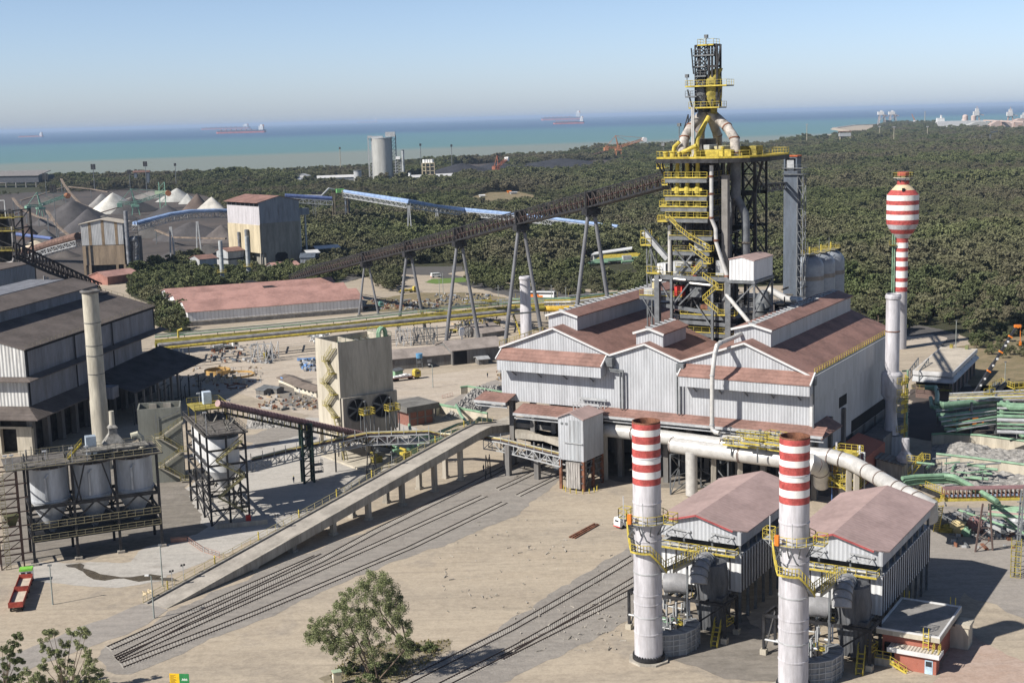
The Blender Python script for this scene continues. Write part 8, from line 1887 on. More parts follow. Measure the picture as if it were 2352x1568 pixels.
 m.out('frame',gs,t); m=MB(); m.box(-7,7,-3,3,H*.55,H*.68); m.out('cabin',mat('pale green cabin',(.35,.45,.30),.6),t)
 rd=mat('brick red machine paint',(.34,.12,.07),.7,0,.2); og=mat('faded orange machine paint',(.50,.22,.11),.7,0,.15)
 stacker('small red stacker standing in the black coal yard',G(1145,404),1.1,70,rd,whiteP)
 stacker('orange bucket wheel reclaimer at the edge of the wood',G(1420,362),1.6,12,og,whiteP)
 def belt(label,pts,w=2.4):
  t=thing('yard_belt',label,'conveyor'); m=MB()
  for a,b in zip(pts,pts[1:]): m.beam(a,b,w,1.0)
  m.out('belt',mat('dusty tan belt',(.21,.165,.13),.9,0,.2,.3),t)
  m=MB()
  for p in pts[:-1]: m.beam((p.x,p.y,0),p,.7)
  m.out('post',steelM,t); return t
 h=lambda x,yg,y:(lambda P:Vector((P.x,P.y,HZ(y,P.x,P.y))))(G(x,yg))
 belt('steep curved tan belt rising above the stockpiles in the left background',[h(145,470,411),h(152,474,425),h(165,478,445),h(185,482,468),h(207,488,477),h(240,492,486)])
 belt('tan belt falling in a curve at the far left of the ore yard',[h(34,505,455),h(44,510,470),h(62,512,485),h(90,520,498),h(125,530,507)])
 belt('faint tan belt climbing leftward behind the stockpiles',[h(48,470,461),h(90,466,449),h(150,460,430)])
 belt('faint tan belt running right behind the white stockpile',[h(160,456,429),h(210,456,434),h(250,458,441)])
 belt('straight tan belt descending to the left crusher house',[h(113,545,484),h(135,552,520),h(160,556,541)],2.0)
 belt('thin tan belt left of the tall crusher house',[h(360,560,528),h(400,566,545),h(520,570,548)],2.0)
 rr=random.Random(21);
 for k,(x,yb,yt,w) in enumerate(((218,440,377,5),(338,445,371,4.5),(406,440,375,2.5),(109,470,398,6),(132,560,425,7),(302,470,390,4),(197,500,435,0),(960+8,402,330,2.2),(1039,402,332,2.2),(783,395,338,2),(727,400,420,0))):
  if w==0: continue
  P=G(x,yb); H=HZ(yt,P.x,P.y); sc=P.length/3130; t=thing('light_mast',['floodlight mast left of centre above the far left wood','floodlight mast above the white stockpile','thin floodlight mast right of the white stockpile','floodlight mast right of the far grey shed','dark floodlight mast in front of the dark stockpiles','lattice mast on the dark pile right of the white stockpile','','tall mast right of the big silo','tall mast standing alone at the coal heaps','tall mast left of the big silo'][k],'mast',tuple(P),0,'floodlight masts'); m=MB(); m.tube([(0,0,0),(0,0,H)],[sc*1.0,sc*.6],8); m.out('pole',steelM if k!=9 else mat('tan pole',(.36,.32,.24)),t,True)
  m=MB(); q=w*sc; m.box(-q,-q*.15,-.4,.4,H-q*2.4,H); m.box(q*.15,q,-.4,.4,H-q*2.4,H); m.out('floodlight_bank',steel,t)
 a=G(-60,432); b=G(90,430); f=Fr(a.x,a.y,math.degrees(math.atan2((b-a).y,(b-a).x))); t=fthing(f,'storage_shed','long dark storage shed on columns at the far left before the sea','shed'); L_=(b-a).length; z0=f.hz(421,0,0); z1=f.hz(406,0,0)
 m=MB(); m.box(0,L_,0,40,z0,z1); m.out('wall',mat('dark slate sheet',(.06,.065,.08),.8),t); m=MB(); m.hexa([(-2,-2,z1),(L_+2,-2,z1),(L_+2,30,z1+6),(-2,30,z1+6),(-2,-2,z1+1),(L_+2,-2,z1+1),(L_+2,30,z1+7),(-2,30,z1+7)]); m.out('roof',mat('grey weathered roof',(.19,.18,.18),.9),t)
 m=MB()
 for k in range(7): x=5+k*(L_-10)/6; m.box(x-.8,x+.8,-.5,1,-.1,z0)
 m.out('column',concD,t)
 P=G(328,430); t=thing('gantry_tower','small dark gantry with a red roof above the far left wood','tower',tuple(P)); H=HZ(391,P.x,P.y); m=MB()
 for x in(-9,9): m.box(x-2,x+2,-2,2,0,H-2)
 m.out('leg_tower',blueS,t); m=MB(); m.box(-12,12,-3,3,H-3,H-.5); m.out('bridge',roofR,t)
stockyard()
def silogroup():
 P=G(880,411); sc=P.length/3130; H=HZ(318,P.x,P.y); t=thing('concrete_silo','big round grey concrete silo between lift frames near the shore','silo',tuple(P)); r=22*sc
 m=MB(); m.lathe((0,0),[(r,0),(r,H*.85),(r*.985,H*.85),(r*.985,H)],40); m.out('shell',mat('pale silo concrete',(.40,.40,.38),.85,0,.10,.06,'wall',0,.2),t,True)
 m=MB(); m.lathe((0,0),[(r*1.02,H-.2),(r*1.02,H+1)],40); m.out('roof',steelL,t,True)
 for x,w in((-r-3.2,2.6),(r+3,3.2)):
  m=MB()
  for dx in(-w,w): m.beam((x+dx,0,0),(x+dx,0,H+4),1.0); m.beam((x+dx,6,0),(x+dx,6,H+4),.8)
  for k in range(12): m.beam((x-w,0,(H+4)*k/12),(x+w,0,(H+4)*(k+1)/12),.5); m.beam((x-w,0,(H+4)*(k+1)/12),(x+w,0,(H+4)*(k+1)/12),.5)
  m.out('lift_frame',steelL if x<0 else steelM,t)
 m=MB(); m.box(-r-6,2,-3,3,H+1,H+3.6); m.box(6,r+6,-4,4,H+2,H+9); m.out('head_house',steelL,t)
 def cyl(x,yb,yt,w,name,label,cat,mm):
  P=G(x,yb); H=HZ(yt,P.x,P.y); r=w*P.length/3130; t=thing(name,label,cat,tuple(P)); m=MB(); m.lathe((0,0),[(r,0),(r,H)],20); m.out('shell',mm,t,True); m=MB(); m.lathe((0,0),[(r*1.12,H-.5),(r*1.12,H+.6)],20); m.out('rim',steelM,t,True)
 cyl(822,415,392,9,'small_silo','short round grey silo left of the big silo','silo',steelL); cyl(927.5,411,345.5,3,'slim_chimney','thin pale chimney right of the big silo','chimney',mat('grey chimney steel',(.38,.40,.41))); cyl(942,420,397,3.2,'small_silo','small white upright vessel right of the thin chimney','vessel',whiteP)
 for (A_,B_,ye,lab,rm) in (((730,416),(818,413),409,'long low white roofed shed left of the big silo',trimW),((945,417),(1046,412),408,'long low white roofed shed right of the big silo',trimW),((680,418),(700,417),413,'tiny white hut left of the long white roofed shed',whiteP),((706,415),(714,414),404,'tiny pale tower hut above the tiny white hut',steelL)): longhouse('low_shed',lab,'shed',A_,B_,ye,0,steelL,rm,20,1)
 P=G(985,418); t=thing('process_frame','cream open process building with white tanks on top right of the big silo','building',tuple(P)); H=HZ(374,P.x,P.y); w=14*P.length/3130; m=MB()
 for x in(-w,-w*.4,w*.3,w):
  for y in(-5,5): m.beam((x,y,0),(x,y,H),1.0)
 for k in range(1,6): m.box(-w,w,-5,5,H*k/5-.8,H*k/5)
 m.out('frame',cream_c,t); m=MB(); m.box(-w*.3,w*.9,-2,4,3,H*.9); m.out('core',steelM,t); m=MB()
 for k in range(4): m.lathe((-w*.6+k*w*.4,0),[(2.6,H),(2.6,H+4.6)],12)
 m.out('tank',whiteP,t)
 P=G(916,412); t=thing('lattice_tower','thin lattice tower between the big silo and the thin chimney','tower',tuple(P)); H=HZ(366,P.x,P.y); m=MB()
 for x in(-4,4): m.beam((x,0,0),(x,0,H),.8)
 for k in range(7): m.beam((-4,0,H*k/7),(4,0,H*(k+1)/7),.5); m.beam((-7,0,H*k/7),(7,0,H*k/7),.5)
 m.out('frame',steelL,t); m=MB(); m.box(-3,3,-3,3,H,H+4); m.out('cabin',whiteP,t)
 P=G(1940,330); t=thing('water_tank_tower','pale square tank on legs above the far right wood','tower',tuple(P)); H=HZ(303,P.x,P.y); w=11*P.length/3130; m=MB()
 for x in(-w,w): m.beam((x,-3,0),(x,-3,H),2.2); m.beam((x*.4,3,0),(x*.4,3,H),1.6)
 m.out('leg_frame',cream_c,t); m=MB(); m.box(-w-2,w+2,-5,5,H*.62,H*.9); m.out('tank_box',steelL,t); m=MB(); m.box(-w-3,w+3,-6,6,H,H+2); m.out('roof',roofR,t)
 for k,(x,yb,yt) in enumerate(((1853,333,285),(2020,322,290),(2053,328,291),(2130,320,290),(2124,286,256))):
  P=G(x,yb); H=HZ(yt,P.x,P.y); t=thing('lamp_mast',['pale mast left of the square tank tower','left of two close pale masts in the far right wood','right of two close pale masts in the far right wood','short pale mast at the foot of the port buildings','thin mast on the jetty left of the port buildings'][k],'mast',tuple(P),0,'tall masts of the port'); m=MB(); m.tube([(0,0,0),(0,0,H)],[1.0*P.length/3130,.6*P.length/3130],8); m.out('pole',mat('tan pole',(.36,.32,.24)),t,True); m=MB(); m.box(-3,3,-1,1,H-2,H); m.out('light_head',steelL,t)
 P=G(1400,607); t=thing('pipe_station','small station of yellow and green pipes with a white roof in a forest clearing','pipe station',tuple(P),12)
 m=MB(); m.hexa([(-9,6,5),(16,8,7),(20,20,7),(-4,18,5),(-9,6,5.6),(16,8,7.6),(20,20,7.6),(-4,18,5.6)]); m.out('roof',whiteP,t)
 m=MB(); m.box(-7,14,8,16,0,5); m.out('hall',steelL,t)
 for k in range(10): m=MB(); m.tube([(-12+k*1.3,-2+k*1.1,2+k*.3),(18+k*.8,1+k*.9,2+k*.3)],.5,6); m.out('pipe',yellow if k>3 else greenP,t,True)
 for x0 in(-14,6,16): m=MB(); m.tube([(x0,-4,1.5),(x0+12,-3,1.5)],.8,8); m.out('pipe',greenP,t,True)
 m=MB(); m.box(8,13,-1,2,0,4.5); m.out('control_hut',steelL,t)
 for x,yb,yt in((1327,603,572),(1345,602,576)):
  P=G(x,yb); t=thing('vent_pole','thin pale %s vent pole left of the pipe station in the trees'%('taller' if x==1327 else 'red'),'pole',tuple(P)); m=MB(); m.tube([(0,0,0),(0,0,HZ(yt,P.x,P.y))],.45,6); m.out('shaft',cream_c if x==1327 else rust,t,True)
silogroup()
def ships():
 redH=mat('faded red hull',(.42,.13,.12),.6,0,.08,.02); blk=mat('dark hull',(.07,.09,.13),.6); wh=mat('ship white',(.75,.75,.74),.6)
 def ship(label,x0,x1,y,ysup,h,left=False,hm=redH,faint=1.0,yb=None):
  k_=(x1-x0)*.0136; a=G(x0,y+k_,-6); b=G(x1,y-k_,-6); L_=(b-a).length; sc=((a+b)/2).length/3130
  t=thing('cargo_ship',label,'ship',tuple((a+b)/2),math.degrees(math.atan2((b-a).y,(b-a).x)),'ships at anchor'); hh=h*sc; w=L_*.16
  m=MB(); pr=[(-L_/2,0),(-L_/2+L_*.04,-w/2),(L_/2-L_*.02,-w/2),(L_/2,-w/4),(L_/2,w/4),(L_/2-L_*.02,w/2),(-L_/2+L_*.04,w/2)]; m.extr(pr,-1,hh); m.out('hull',hm,t)
  m=MB(); m.extr([(p[0]*1.001,p[1]*1.01) for p in pr],hh*.62,hh*1.06); m.out('hull_band',blk if hm is redH else redH,t)
  m=MB(); sx=(-1 if left else 1)*(L_/2-L_*.09); m.box(sx-L_*.045,sx+L_*.045,-w*.4,w*.4,hh,hh+ysup*sc*.7); m.box(sx-L_*.02,sx+L_*.03,-w*.2,w*.2,hh+ysup*sc*.7,hh+ysup*sc); m.out('bridge_house',wh,t)
  m=MB(); m.box(sx+L_*.03,sx+L_*.055,-w*.15,w*.15,hh,hh+ysup*sc*.95); m.out('funnel',mat('orange funnel',(.6,.2,.08),.6),t)
  m=MB()
  for k in range(1,8): x=-L_/2+L_*.1*k; m.box(x-L_*.008,x+L_*.008,-w*.3,w*.3,hh,hh+ysup*sc*.22)
  m.box(-L_*.42,L_*.3,-w*.08,w*.08,hh,hh+ysup*sc*.08); m.out('deck_gear',mat('pinkish deck gear',(.45,.25,.22),.7),t)
 ship('long red tanker, the larger of the overlapping pair in the left sea',497,611,306,12,6)
 ship('red tanker partly behind the larger one in the left sea',463,575,297,7,4)
 ship('red bulk carrier farther out of the pair right of centre',1243,1336,276,14,6)
 ship('red bulk carrier nearer of the pair right of centre',1271,1342,285,12,5)
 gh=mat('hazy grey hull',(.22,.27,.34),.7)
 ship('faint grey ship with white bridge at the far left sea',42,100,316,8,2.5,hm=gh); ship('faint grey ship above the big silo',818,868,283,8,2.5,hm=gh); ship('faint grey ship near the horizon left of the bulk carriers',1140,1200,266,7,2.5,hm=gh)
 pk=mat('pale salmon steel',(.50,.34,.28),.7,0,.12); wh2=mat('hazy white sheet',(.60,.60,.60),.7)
 for k,(x,yb,yt) in enumerate(((2025,287,254),(2050,286,254))):
  P=G(x,yb); sc=P.length/3130; H=HZ(yt,P.x,P.y); t=thing('ship_unloader',('left','right')[k]+' of the two pale ship unloaders on the jetty','crane',tuple(P),0,'ship unloaders on the jetty'); m=MB()
  for dx in(-7,7):
   for dy in(-6,6): m.beam((dx*sc,dy*sc,0),(dx*.7*sc,dy*.7*sc,H*.7),1.6*sc)
  m.beam((-7*sc,-6*sc,H*.3),(7*sc,-6*sc,H*.7),1.0*sc); m.out('gantry',mat('pale grey pink steel',(.42,.36,.34),.7),t)
  m=MB(); m.box(-9*sc,4*sc,-4*sc,4*sc,H*.7,H*.92); m.box(-3*sc,1*sc,-2*sc,2*sc,H*.92,H); m.out('machine_house',wh2,t); m=MB(); m.beam((0,0,H*.68),(13*sc,0,H*.60),1.5*sc); m.beam((-2*sc,0,H),(10*sc,0,H*.65),.6*sc); m.out('boom',pk,t)
 P=G(2100,287); sc=P.length/3130; t=thing('dock_crane','small orange slewing crane on the jetty','crane',tuple(P)); H=HZ(262,P.x,P.y); m=MB(); m.box(-2*sc,5*sc,-2*sc,2*sc,0,H*.4); m.out('cab_base',whiteP,t); m=MB(); m.beam((0,0,H*.4),(-6*sc,0,H),1.2*sc); m.beam((2*sc,0,H*.4),(-1*sc,0,H*.65),.8*sc); m.beam((-1*sc,0,H*.65),(-6*sc,0,H),.4*sc); m.out('jib',og2 if 0 else mat('faded orange machine paint',(.50,.22,.11)),t)
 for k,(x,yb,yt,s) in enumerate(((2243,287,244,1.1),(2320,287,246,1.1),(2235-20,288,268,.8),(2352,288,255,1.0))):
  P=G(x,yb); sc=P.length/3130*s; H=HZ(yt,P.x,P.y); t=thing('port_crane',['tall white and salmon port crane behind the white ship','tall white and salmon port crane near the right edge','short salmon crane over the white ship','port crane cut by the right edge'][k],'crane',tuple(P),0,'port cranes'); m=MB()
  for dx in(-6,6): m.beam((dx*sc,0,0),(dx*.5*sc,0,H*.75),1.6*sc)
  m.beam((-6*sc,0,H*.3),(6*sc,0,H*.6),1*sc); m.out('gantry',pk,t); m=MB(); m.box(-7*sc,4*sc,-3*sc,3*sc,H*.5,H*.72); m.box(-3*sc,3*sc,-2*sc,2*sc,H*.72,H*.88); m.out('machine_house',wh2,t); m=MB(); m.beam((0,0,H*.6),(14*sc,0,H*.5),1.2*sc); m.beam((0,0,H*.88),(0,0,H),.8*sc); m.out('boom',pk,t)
 a=G(2153,292); t=thing('white_ship','big white ship hull berthed at the port at the right','ship',tuple(a),0); sc=a.length/3130; m=MB(); L_=105*sc; m.extr([(0,0),(L_,0),(L_,14*sc),(0,14*sc)],0,12*sc); m.out('hull',wh2,t); m=MB(); m.box(0,16*sc,2*sc,10*sc,12*sc,19*sc); m.box(8*sc,11*sc,4*sc,8*sc,19*sc,25*sc); m.out('bridge_house',wh,t);
 m=MB(); m.lathe((62*sc,6*sc),[(6*sc,12*sc),(6*sc,22*sc),(3*sc,25*sc)],14); m.lathe((80*sc,6*sc),[(5.5*sc,12*sc),(5.5*sc,21*sc),(3*sc,23*sc)],14); m.out('deck_tank',mat('hazy salmon tank',(.52,.42,.38),.7),t,True)
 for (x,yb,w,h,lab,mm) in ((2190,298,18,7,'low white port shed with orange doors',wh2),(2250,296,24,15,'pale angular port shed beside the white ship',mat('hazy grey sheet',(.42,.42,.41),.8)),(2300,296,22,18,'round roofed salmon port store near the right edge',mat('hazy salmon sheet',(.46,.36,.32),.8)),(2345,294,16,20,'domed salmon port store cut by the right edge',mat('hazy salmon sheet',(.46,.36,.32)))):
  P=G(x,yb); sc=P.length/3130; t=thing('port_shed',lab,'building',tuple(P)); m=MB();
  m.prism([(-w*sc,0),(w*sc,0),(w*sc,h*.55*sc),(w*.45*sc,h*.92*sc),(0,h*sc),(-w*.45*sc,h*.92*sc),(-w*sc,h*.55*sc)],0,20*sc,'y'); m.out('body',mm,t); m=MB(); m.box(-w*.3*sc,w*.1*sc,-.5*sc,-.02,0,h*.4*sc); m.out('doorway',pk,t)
 h=lambda x,yg,y:(lambda P:Vector((P.x,P.y,HZ(y,P.x,P.y))))(G(x,yg))
 t=thing('port_belt','long thin inclined belt on posts in the far right wood','conveyor'); m=MB(); pts=[h(2190,324,320),h(2240,324,312),h(2290,322,302)];
 for a,b in zip(pts,pts[1:]): m.beam(a,b,3,3)
 m.out('belt',steelM,t); m=MB()
 for x in(2238,2254,2274): p=G(x,326); m.beam(p,h(x,326,326-12-(x-2238)*.15),2.2)
 m.out('post',steelM,t)
 t=thing('port_belt','level pink belt gallery running into the port stores at the right','conveyor'); m=MB(); m.beam(h(2260,296,277),h(2352,296,280),8,5); m.out('gallery',mat('hazy salmon sheet',(.46,.36,.32)),t); m=MB()
 for x in(2275,2300,2330): p=G(x,296); m.beam(p,p+Vector((0,0,30)),3)
 m.out('post',pk,t)
 m=MB(); a=[G(1918,295,-1),G(1960,289,-1),G(2150,283,-1)]; m.beam(a[0],a[1],24,6); m.beam(a[1],a[2],26,8); tag(m.out('breakwater',mat('pale rock',(.32,.29,.27),.95,0,.2,.05)),'pale rock breakwater reaching to the sea left of the port','breakwater')
 for (x,y,w,h_,lab,mm) in ((1108,453,10,5,'tiny white hut in the left of the forest clearing',whiteP),(1180,446,14,5,'long pale hut in the right of the forest clearing',steelL),(1170,443,6,4,'tiny orange hut in the forest clearing',orange),(1540,428,6,3,'tiny pale hut among trees left of the furnace',steelL),(2262,330,8,6,'white box hut in the far right wood',whiteP)):
  P=G(x,y); sc=P.length/3130; t=thing('hut',lab,'hut',tuple(P),10); m=MB(); m.box(-w*sc/2,w*sc/2,0,5,0,h_*sc*.8); m.out('wall',mm,t); m=MB(); m.prism([(-1,h_*sc*.8),(6,h_*sc*.8),(2.5,h_*sc*1.15)],-w*sc/2-1,w*sc/2+1); m.out('roof',mm,t)
ships()
# ================================================================ VEGETATION
def leafmat(name,c1,c2,rnd=.35):
 m=bpy.data.materials.new(name); m.use_nodes=True; n=m.node_tree.nodes; L=m.node_tree.links; b=n['Principled BSDF']; b.inputs['Roughness'].default_value=.75; b.inputs['Specular IOR Level'].default_value=.12
 tc=n.new('ShaderNodeTexCoord'); no=n.new('ShaderNodeTexNoise'); no.inputs['Scale'].default_value=.9; L.new(tc.outputs['Object'],no.inputs[0])
 oi=n.new('ShaderNodeObjectInfo'); ad=n.new('ShaderNodeMath'); ad.operation='MULTIPLY_ADD'; ad.inputs[1].default_value=1.1; L.new(oi.outputs['Random'],ad.inputs[0]);
 s=n.new('ShaderNodeMath'); s.operation='SUBTRACT'; s.inputs[1].default_value=.55; L.new(no.outputs[0],s.inputs[0]); L.new(s.outputs[0],ad.inputs[2])
 ge=n.new('ShaderNodeNewGeometry'); n2=n.new('ShaderNodeTexNoise'); n2.inputs['Scale'].default_value=.006; n2.inputs['Detail'].default_value=4; L.new(ge.outputs['Position'],n2.inputs[0])
 mx=n.new('ShaderNodeMix'); mx.data_type='RGBA'; mx.inputs[6].default_value=(*c1,1); mx.inputs[7].default_value=(*c2,1); L.new(ad.outputs[0],mx.inputs[0])
 r=n.new('ShaderNodeMapRange'); r.inputs[1].default_value=.42; r.inputs[2].default_value=.62; r.inputs[4].default_value=rnd; L.new(n2.outputs[0],r.inputs[0])
 m2=n.new('ShaderNodeMix'); m2.data_type='RGBA'; m2.inputs[7].default_value=(.14,.125,.085,1); L.new(r.outputs[0],m2.inputs[0]); L.new(mx.outputs[2],m2.inputs[6]); L.new(m2.outputs[2],b.inputs['Base Color']); return m
L_wood=leafmat('woodland foliage',(.074,.090,.040),(.155,.17,.080),.9); L_dark=leafmat('dark bushy foliage',(.058,.078,.034),(.115,.14,.058),.35); L_euc=leafmat('eucalyptus foliage',(.12,.145,.065),(.26,.28,.14),.1)
bark=mat('grey brown bark',(.16,.12,.09),.9,0,.2,1.5)
def leaves(cl,per,s,seed,flat=.6,mt=L_wood,name='crown',up_=.6):
 """cl: (x,y,z,r) clumps; per leaf faces per clump of size s"""
 r=np.random.default_rng(seed); cl=np.array(cl,float); N=len(cl)*per
 c=np.repeat(cl,per,0); d=r.normal(size=(N,3)); d/=np.linalg.norm(d,axis=1)[:,None]; rad=r.random(N)**.45
 p=c[:,:3]+d*(c[:,3]*rad)[:,None]*np.array([1,1,flat])
 a=r.normal(size=(N,3)); a[:,2]*=up_; a/=np.linalg.norm(a,axis=1)[:,None]; b=np.cross(a,r.normal(size=(N,3))*np.array([1,1,.25/up_*up_]) if up_>.5 else np.cross(a,np.array([0,0,1.])+.55*r.normal(size=(N,3)))); b/=np.linalg.norm(b,axis=1)[:,None]
 ss=s*(.6+.8*r.random(N))[:,None]; a*=ss; b*=ss*.62
 v=np.stack([p-a,p-b,p+a,p+b],1).reshape(-1,3); me=bpy.data.meshes.new(name); me.vertices.add(N*4); me.vertices.foreach_set('co',v.ravel()); me.loops.add(N*4); me.loops.foreach_set('vertex_index',np.arange(N*4)); me.polygons.add(N); me.polygons.foreach_set('loop_start',np.arange(N)*4)
 me.materials.append(mt); me.update(calc_edges=True); return me
def crownclumps(R,H0,H1,n,seed):
 r=random.Random(seed); o=[]
 for k in range(n):
  a=r.random()*2*PI; h=r.random(); q=R*(1-.75*abs(h-.4)**1.3)*math.sqrt(r.random()); o.append((q*math.cos(a),q*math.sin(a),H0+(H1-H0)*h,R*r.uniform(.24,.42)))
 return o
def treeproto(i,link=False):
 R=(4.2,3.6,4.8,3.0)[i]; H=(7.5,8.8,6.5,7)[i]
 me=leaves(crownclumps(R,H*.3,H*.92,(24,22,28,18)[i],i*5+1),60,.40,i,.6,L_wood,'crown',.35); o=bpy.data.objects.new('crown',me); return o,R,H
protos=bpy.data.collections.new('tree_kinds')
for i in range(4): o,R,H=treeproto(i); protos.objects.link(o)
def inpoly(x,y,P):
 c=False; j=len(P)-1
 for i in range(len(P)):
  if (P[i][1]>y)!=(P[j][1]>y) and x<(P[j][0]-P[i][0])*(y-P[i][1])/(P[j][1]-P[i][1])+P[i][0]: c=not c
  j=i
 return c
INC=[[(-350,452),(-350,436),(0,421),(438,411),(840,385),(1090,372),(1504,336),(1763,335),(1992,306),(2030,286),(2650,279),(2900,800),(2300,835),(2215,790),(2190,748),(2112,746),(2064,768),(2000,738),(1930,694),(1918,650),(1500,662),(1400,668),(1290,668),(1180,655),(1140,612),(1010,612),(870,628),(790,642),(690,616),(640,600)],[(285,640),(330,622),(560,612),(600,616),(700,606),(780,645),(700,655),(380,688),(350,700),(300,680)],[(358,700),(374,690),(425,735),(432,762),(395,772),(362,748)],[(1077,600),(1160,600),(1300,640),(1500,650),(1500,676),(1330,686),(1200,674),(1080,660)],[(845,630),(885,612),(915,640),(910,672),(870,668)],[(325,625),(440,600),(600,605),(600,618),(460,625),(330,640)],[(690,575),(690,560),(740,545),(790,560),(790,575)]]
EXC=[[(-250,640),(-250,470),(20,448),(330,436),(470,450),(520,480),(600,560),(600,604),(440,600),(325,625),(300,640),(100,650)],[(1060,455),(1120,442),(1190,440),(1240,450),(1190,468),(1120,474)],[(1010,408),(1040,380),(1150,374),(1188,384),(1180,404),(1100,414)],[(1190,392),(1250,374),(1400,368),(1500,354),(1525,362),(1370,386),(1240,404)],[(672,429),(672,411),(1050,406),(1050,428)],[(-60,446),(-60,424),(95,423),(95,446)],[(1335,640),(1338,590),(1465,585),(1470,640)],[(590,616),(595,560),(695,555),(695,600),(700,622)],[(450,630),(450,590),(570,585),(575,625)],[(2150,300),(2150,280),(2400,276),(2400,300)],[(916,622),(920,606),(1076,606),(1076,640),(1000,640)],[(1240,512),(1260,495),(1430,520),(1425,532)]]
def okpt(x,y): return any(inpoly(x,y,P) for P in INC) and not any(inpoly(x,y,P) for P in EXC)
def forest():
 r=random.Random(99); pts=[]
 for y0,y1,st in((430,1000,5.6),(1000,1700,7.4),(1700,3000,9),(3000,6700,13)):
  Y=y0
  while Y<y1:
   hw=Y*.40+40; X=-hw
   while X<hw:
    x=X+r.uniform(-.5,.5)*st; y=Y+r.uniform(-.5,.5)*st; px,py=PJ((x,y,0))
    if -60<px<2420 and okpt(px,py):
     q=math.sin(x*.021+1)*math.sin(y*.017)+math.sin(x*.006+y*.008);
     if r.random()<.93+.1*q: pts.append((x,y,st,q))
    X+=st
   Y+=st
 pts.sort(key=lambda p:math.hypot(p[0],p[1])); near=[]; rest=[]
 for p in pts:
  px,py=PJ((p[0],p[1],4))
  (near if len(near)<300 and 0<px<2352 and not(1495<px<1920) else rest).append(p)
 sc=lambda p:(p[2]/5.6)**.38*r.choice((.5,.65,.8,.9,1.0,1.15,1.4))*(1+.25*p[3])
 me=bpy.data.meshes.new('forest'); me.from_pydata([(p[0],p[1],0) for p in rest],[],[]); n=len(rest)
 a=me.attributes.new('scl','FLOAT','POINT'); a.data.foreach_set('value',[sc(p) for p in rest])
 a=me.attributes.new('rot','FLOAT','POINT'); a.data.foreach_set('value',[r.random()*6.28 for p in rest])
 a=me.attributes.new('kind_id','INT','POINT'); a.data.foreach_set('value',[r.randrange(4) for p in rest])
 o=bpy.data.objects.new('forest',me); COL.objects.link(o); o['kind']='stuff'; o['label']='dense olive green wood stretching from the works to the sea'; o['category']='forest'
 ng=bpy.data.node_groups.new('scatter','GeometryNodeTree'); ng.interface.new_socket('Geometry',in_out='INPUT',socket_type='NodeSocketGeometry'); ng.interface.new_socket('Geometry',in_out='OUTPUT',socket_type='NodeSocketGeometry'); N=ng.nodes; L=ng.links
 gi=N.new('NodeGroupInput'); go=N.new('NodeGroupOutput'); ci=N.new('GeometryNodeCollectionInfo'); ci.inputs[0].default_value=protos; ci.inputs['Separate Children'].default_value=True; ci.inputs['Reset Children'].default_value=True
 ip=N.new('GeometryNodeInstanceOnPoints'); ip.inputs['Pick Instance'].default_value=True
 def at(nm,ty): q=N.new('GeometryNodeInputNamedAttribute'); q.data_type=ty; q.inputs[0].default_value=nm; return q.outputs[0]
 cb=N.new('ShaderNodeCombineXYZ'); L.new(at('rot','FLOAT'),cb.inputs[2]); L.new(gi.outputs[0],ip.inputs['Points']); L.new(ci.outputs[0],ip.inputs['Instance']); L.new(at('kind_id','INT'),ip.inputs['Instance Index']); L.new(cb.outputs[0],ip.inputs['Rotation']); L.new(at('scl','FLOAT'),ip.inputs['Scale']); L.new(ip.outputs[0],go.inputs[0])
 md=o.modifiers.new('scatter','NODES'); md.node_group=ng
 T=[]
 for i in range(4):
  c,R,H=treeproto(i); c.data.materials[0]=L_dark if i%2 else L_wood; m=MB(); m.tube([(0,0,-.3),(.15,.1,H*.3),(-.1,.2,H*.7)],[.28,.2,.08],6)
  for k in range(4): a=k*1.7; m.tube([(.1,.1,H*.28),(math.cos(a)*R*.5,math.sin(a)*R*.5,H*.62)],[.12,.04],5)
  t=bpy.data.objects.new('tree',None); COL.objects.link(t); COL.objects.link(c); c.parent=t; m.out('trunk',bark,t); T.append(t)
 used=[0]*4
 for p in near:
  px,py=PJ((p[0],p[1],0)); i=r.randrange(4); t=T[i]
  if used[i]: t=dup(T[i],(0,0,0))
  used[i]=1; t.location=(p[0],p[1],0); t.rotation_euler=(0,0,r.random()*6.28); s=sc(p)*1.0; t.scale=(s,s,s*r.uniform(.9,1.15))
  if px<432 and py>690: lb,g='low bushy green tree beside the left end of the red roofed warehouse','trees at the warehouse end'
  elif px<800: lb,g='dark green tree in the belt between the red roofed warehouse and the crusher houses','trees behind the warehouse'
  elif px<1500: lb,g='bushy tree in the wood behind the road and the splayed conveyor legs','trees behind the conveyor legs'
  else: lb,g='olive tree at the edge of the wood right of the banded water tower','trees right of the water tower'
  t['label']=lb; t['category']='tree'; t['group']=g
 print('forest instances',n,'near',len(near))
forest()
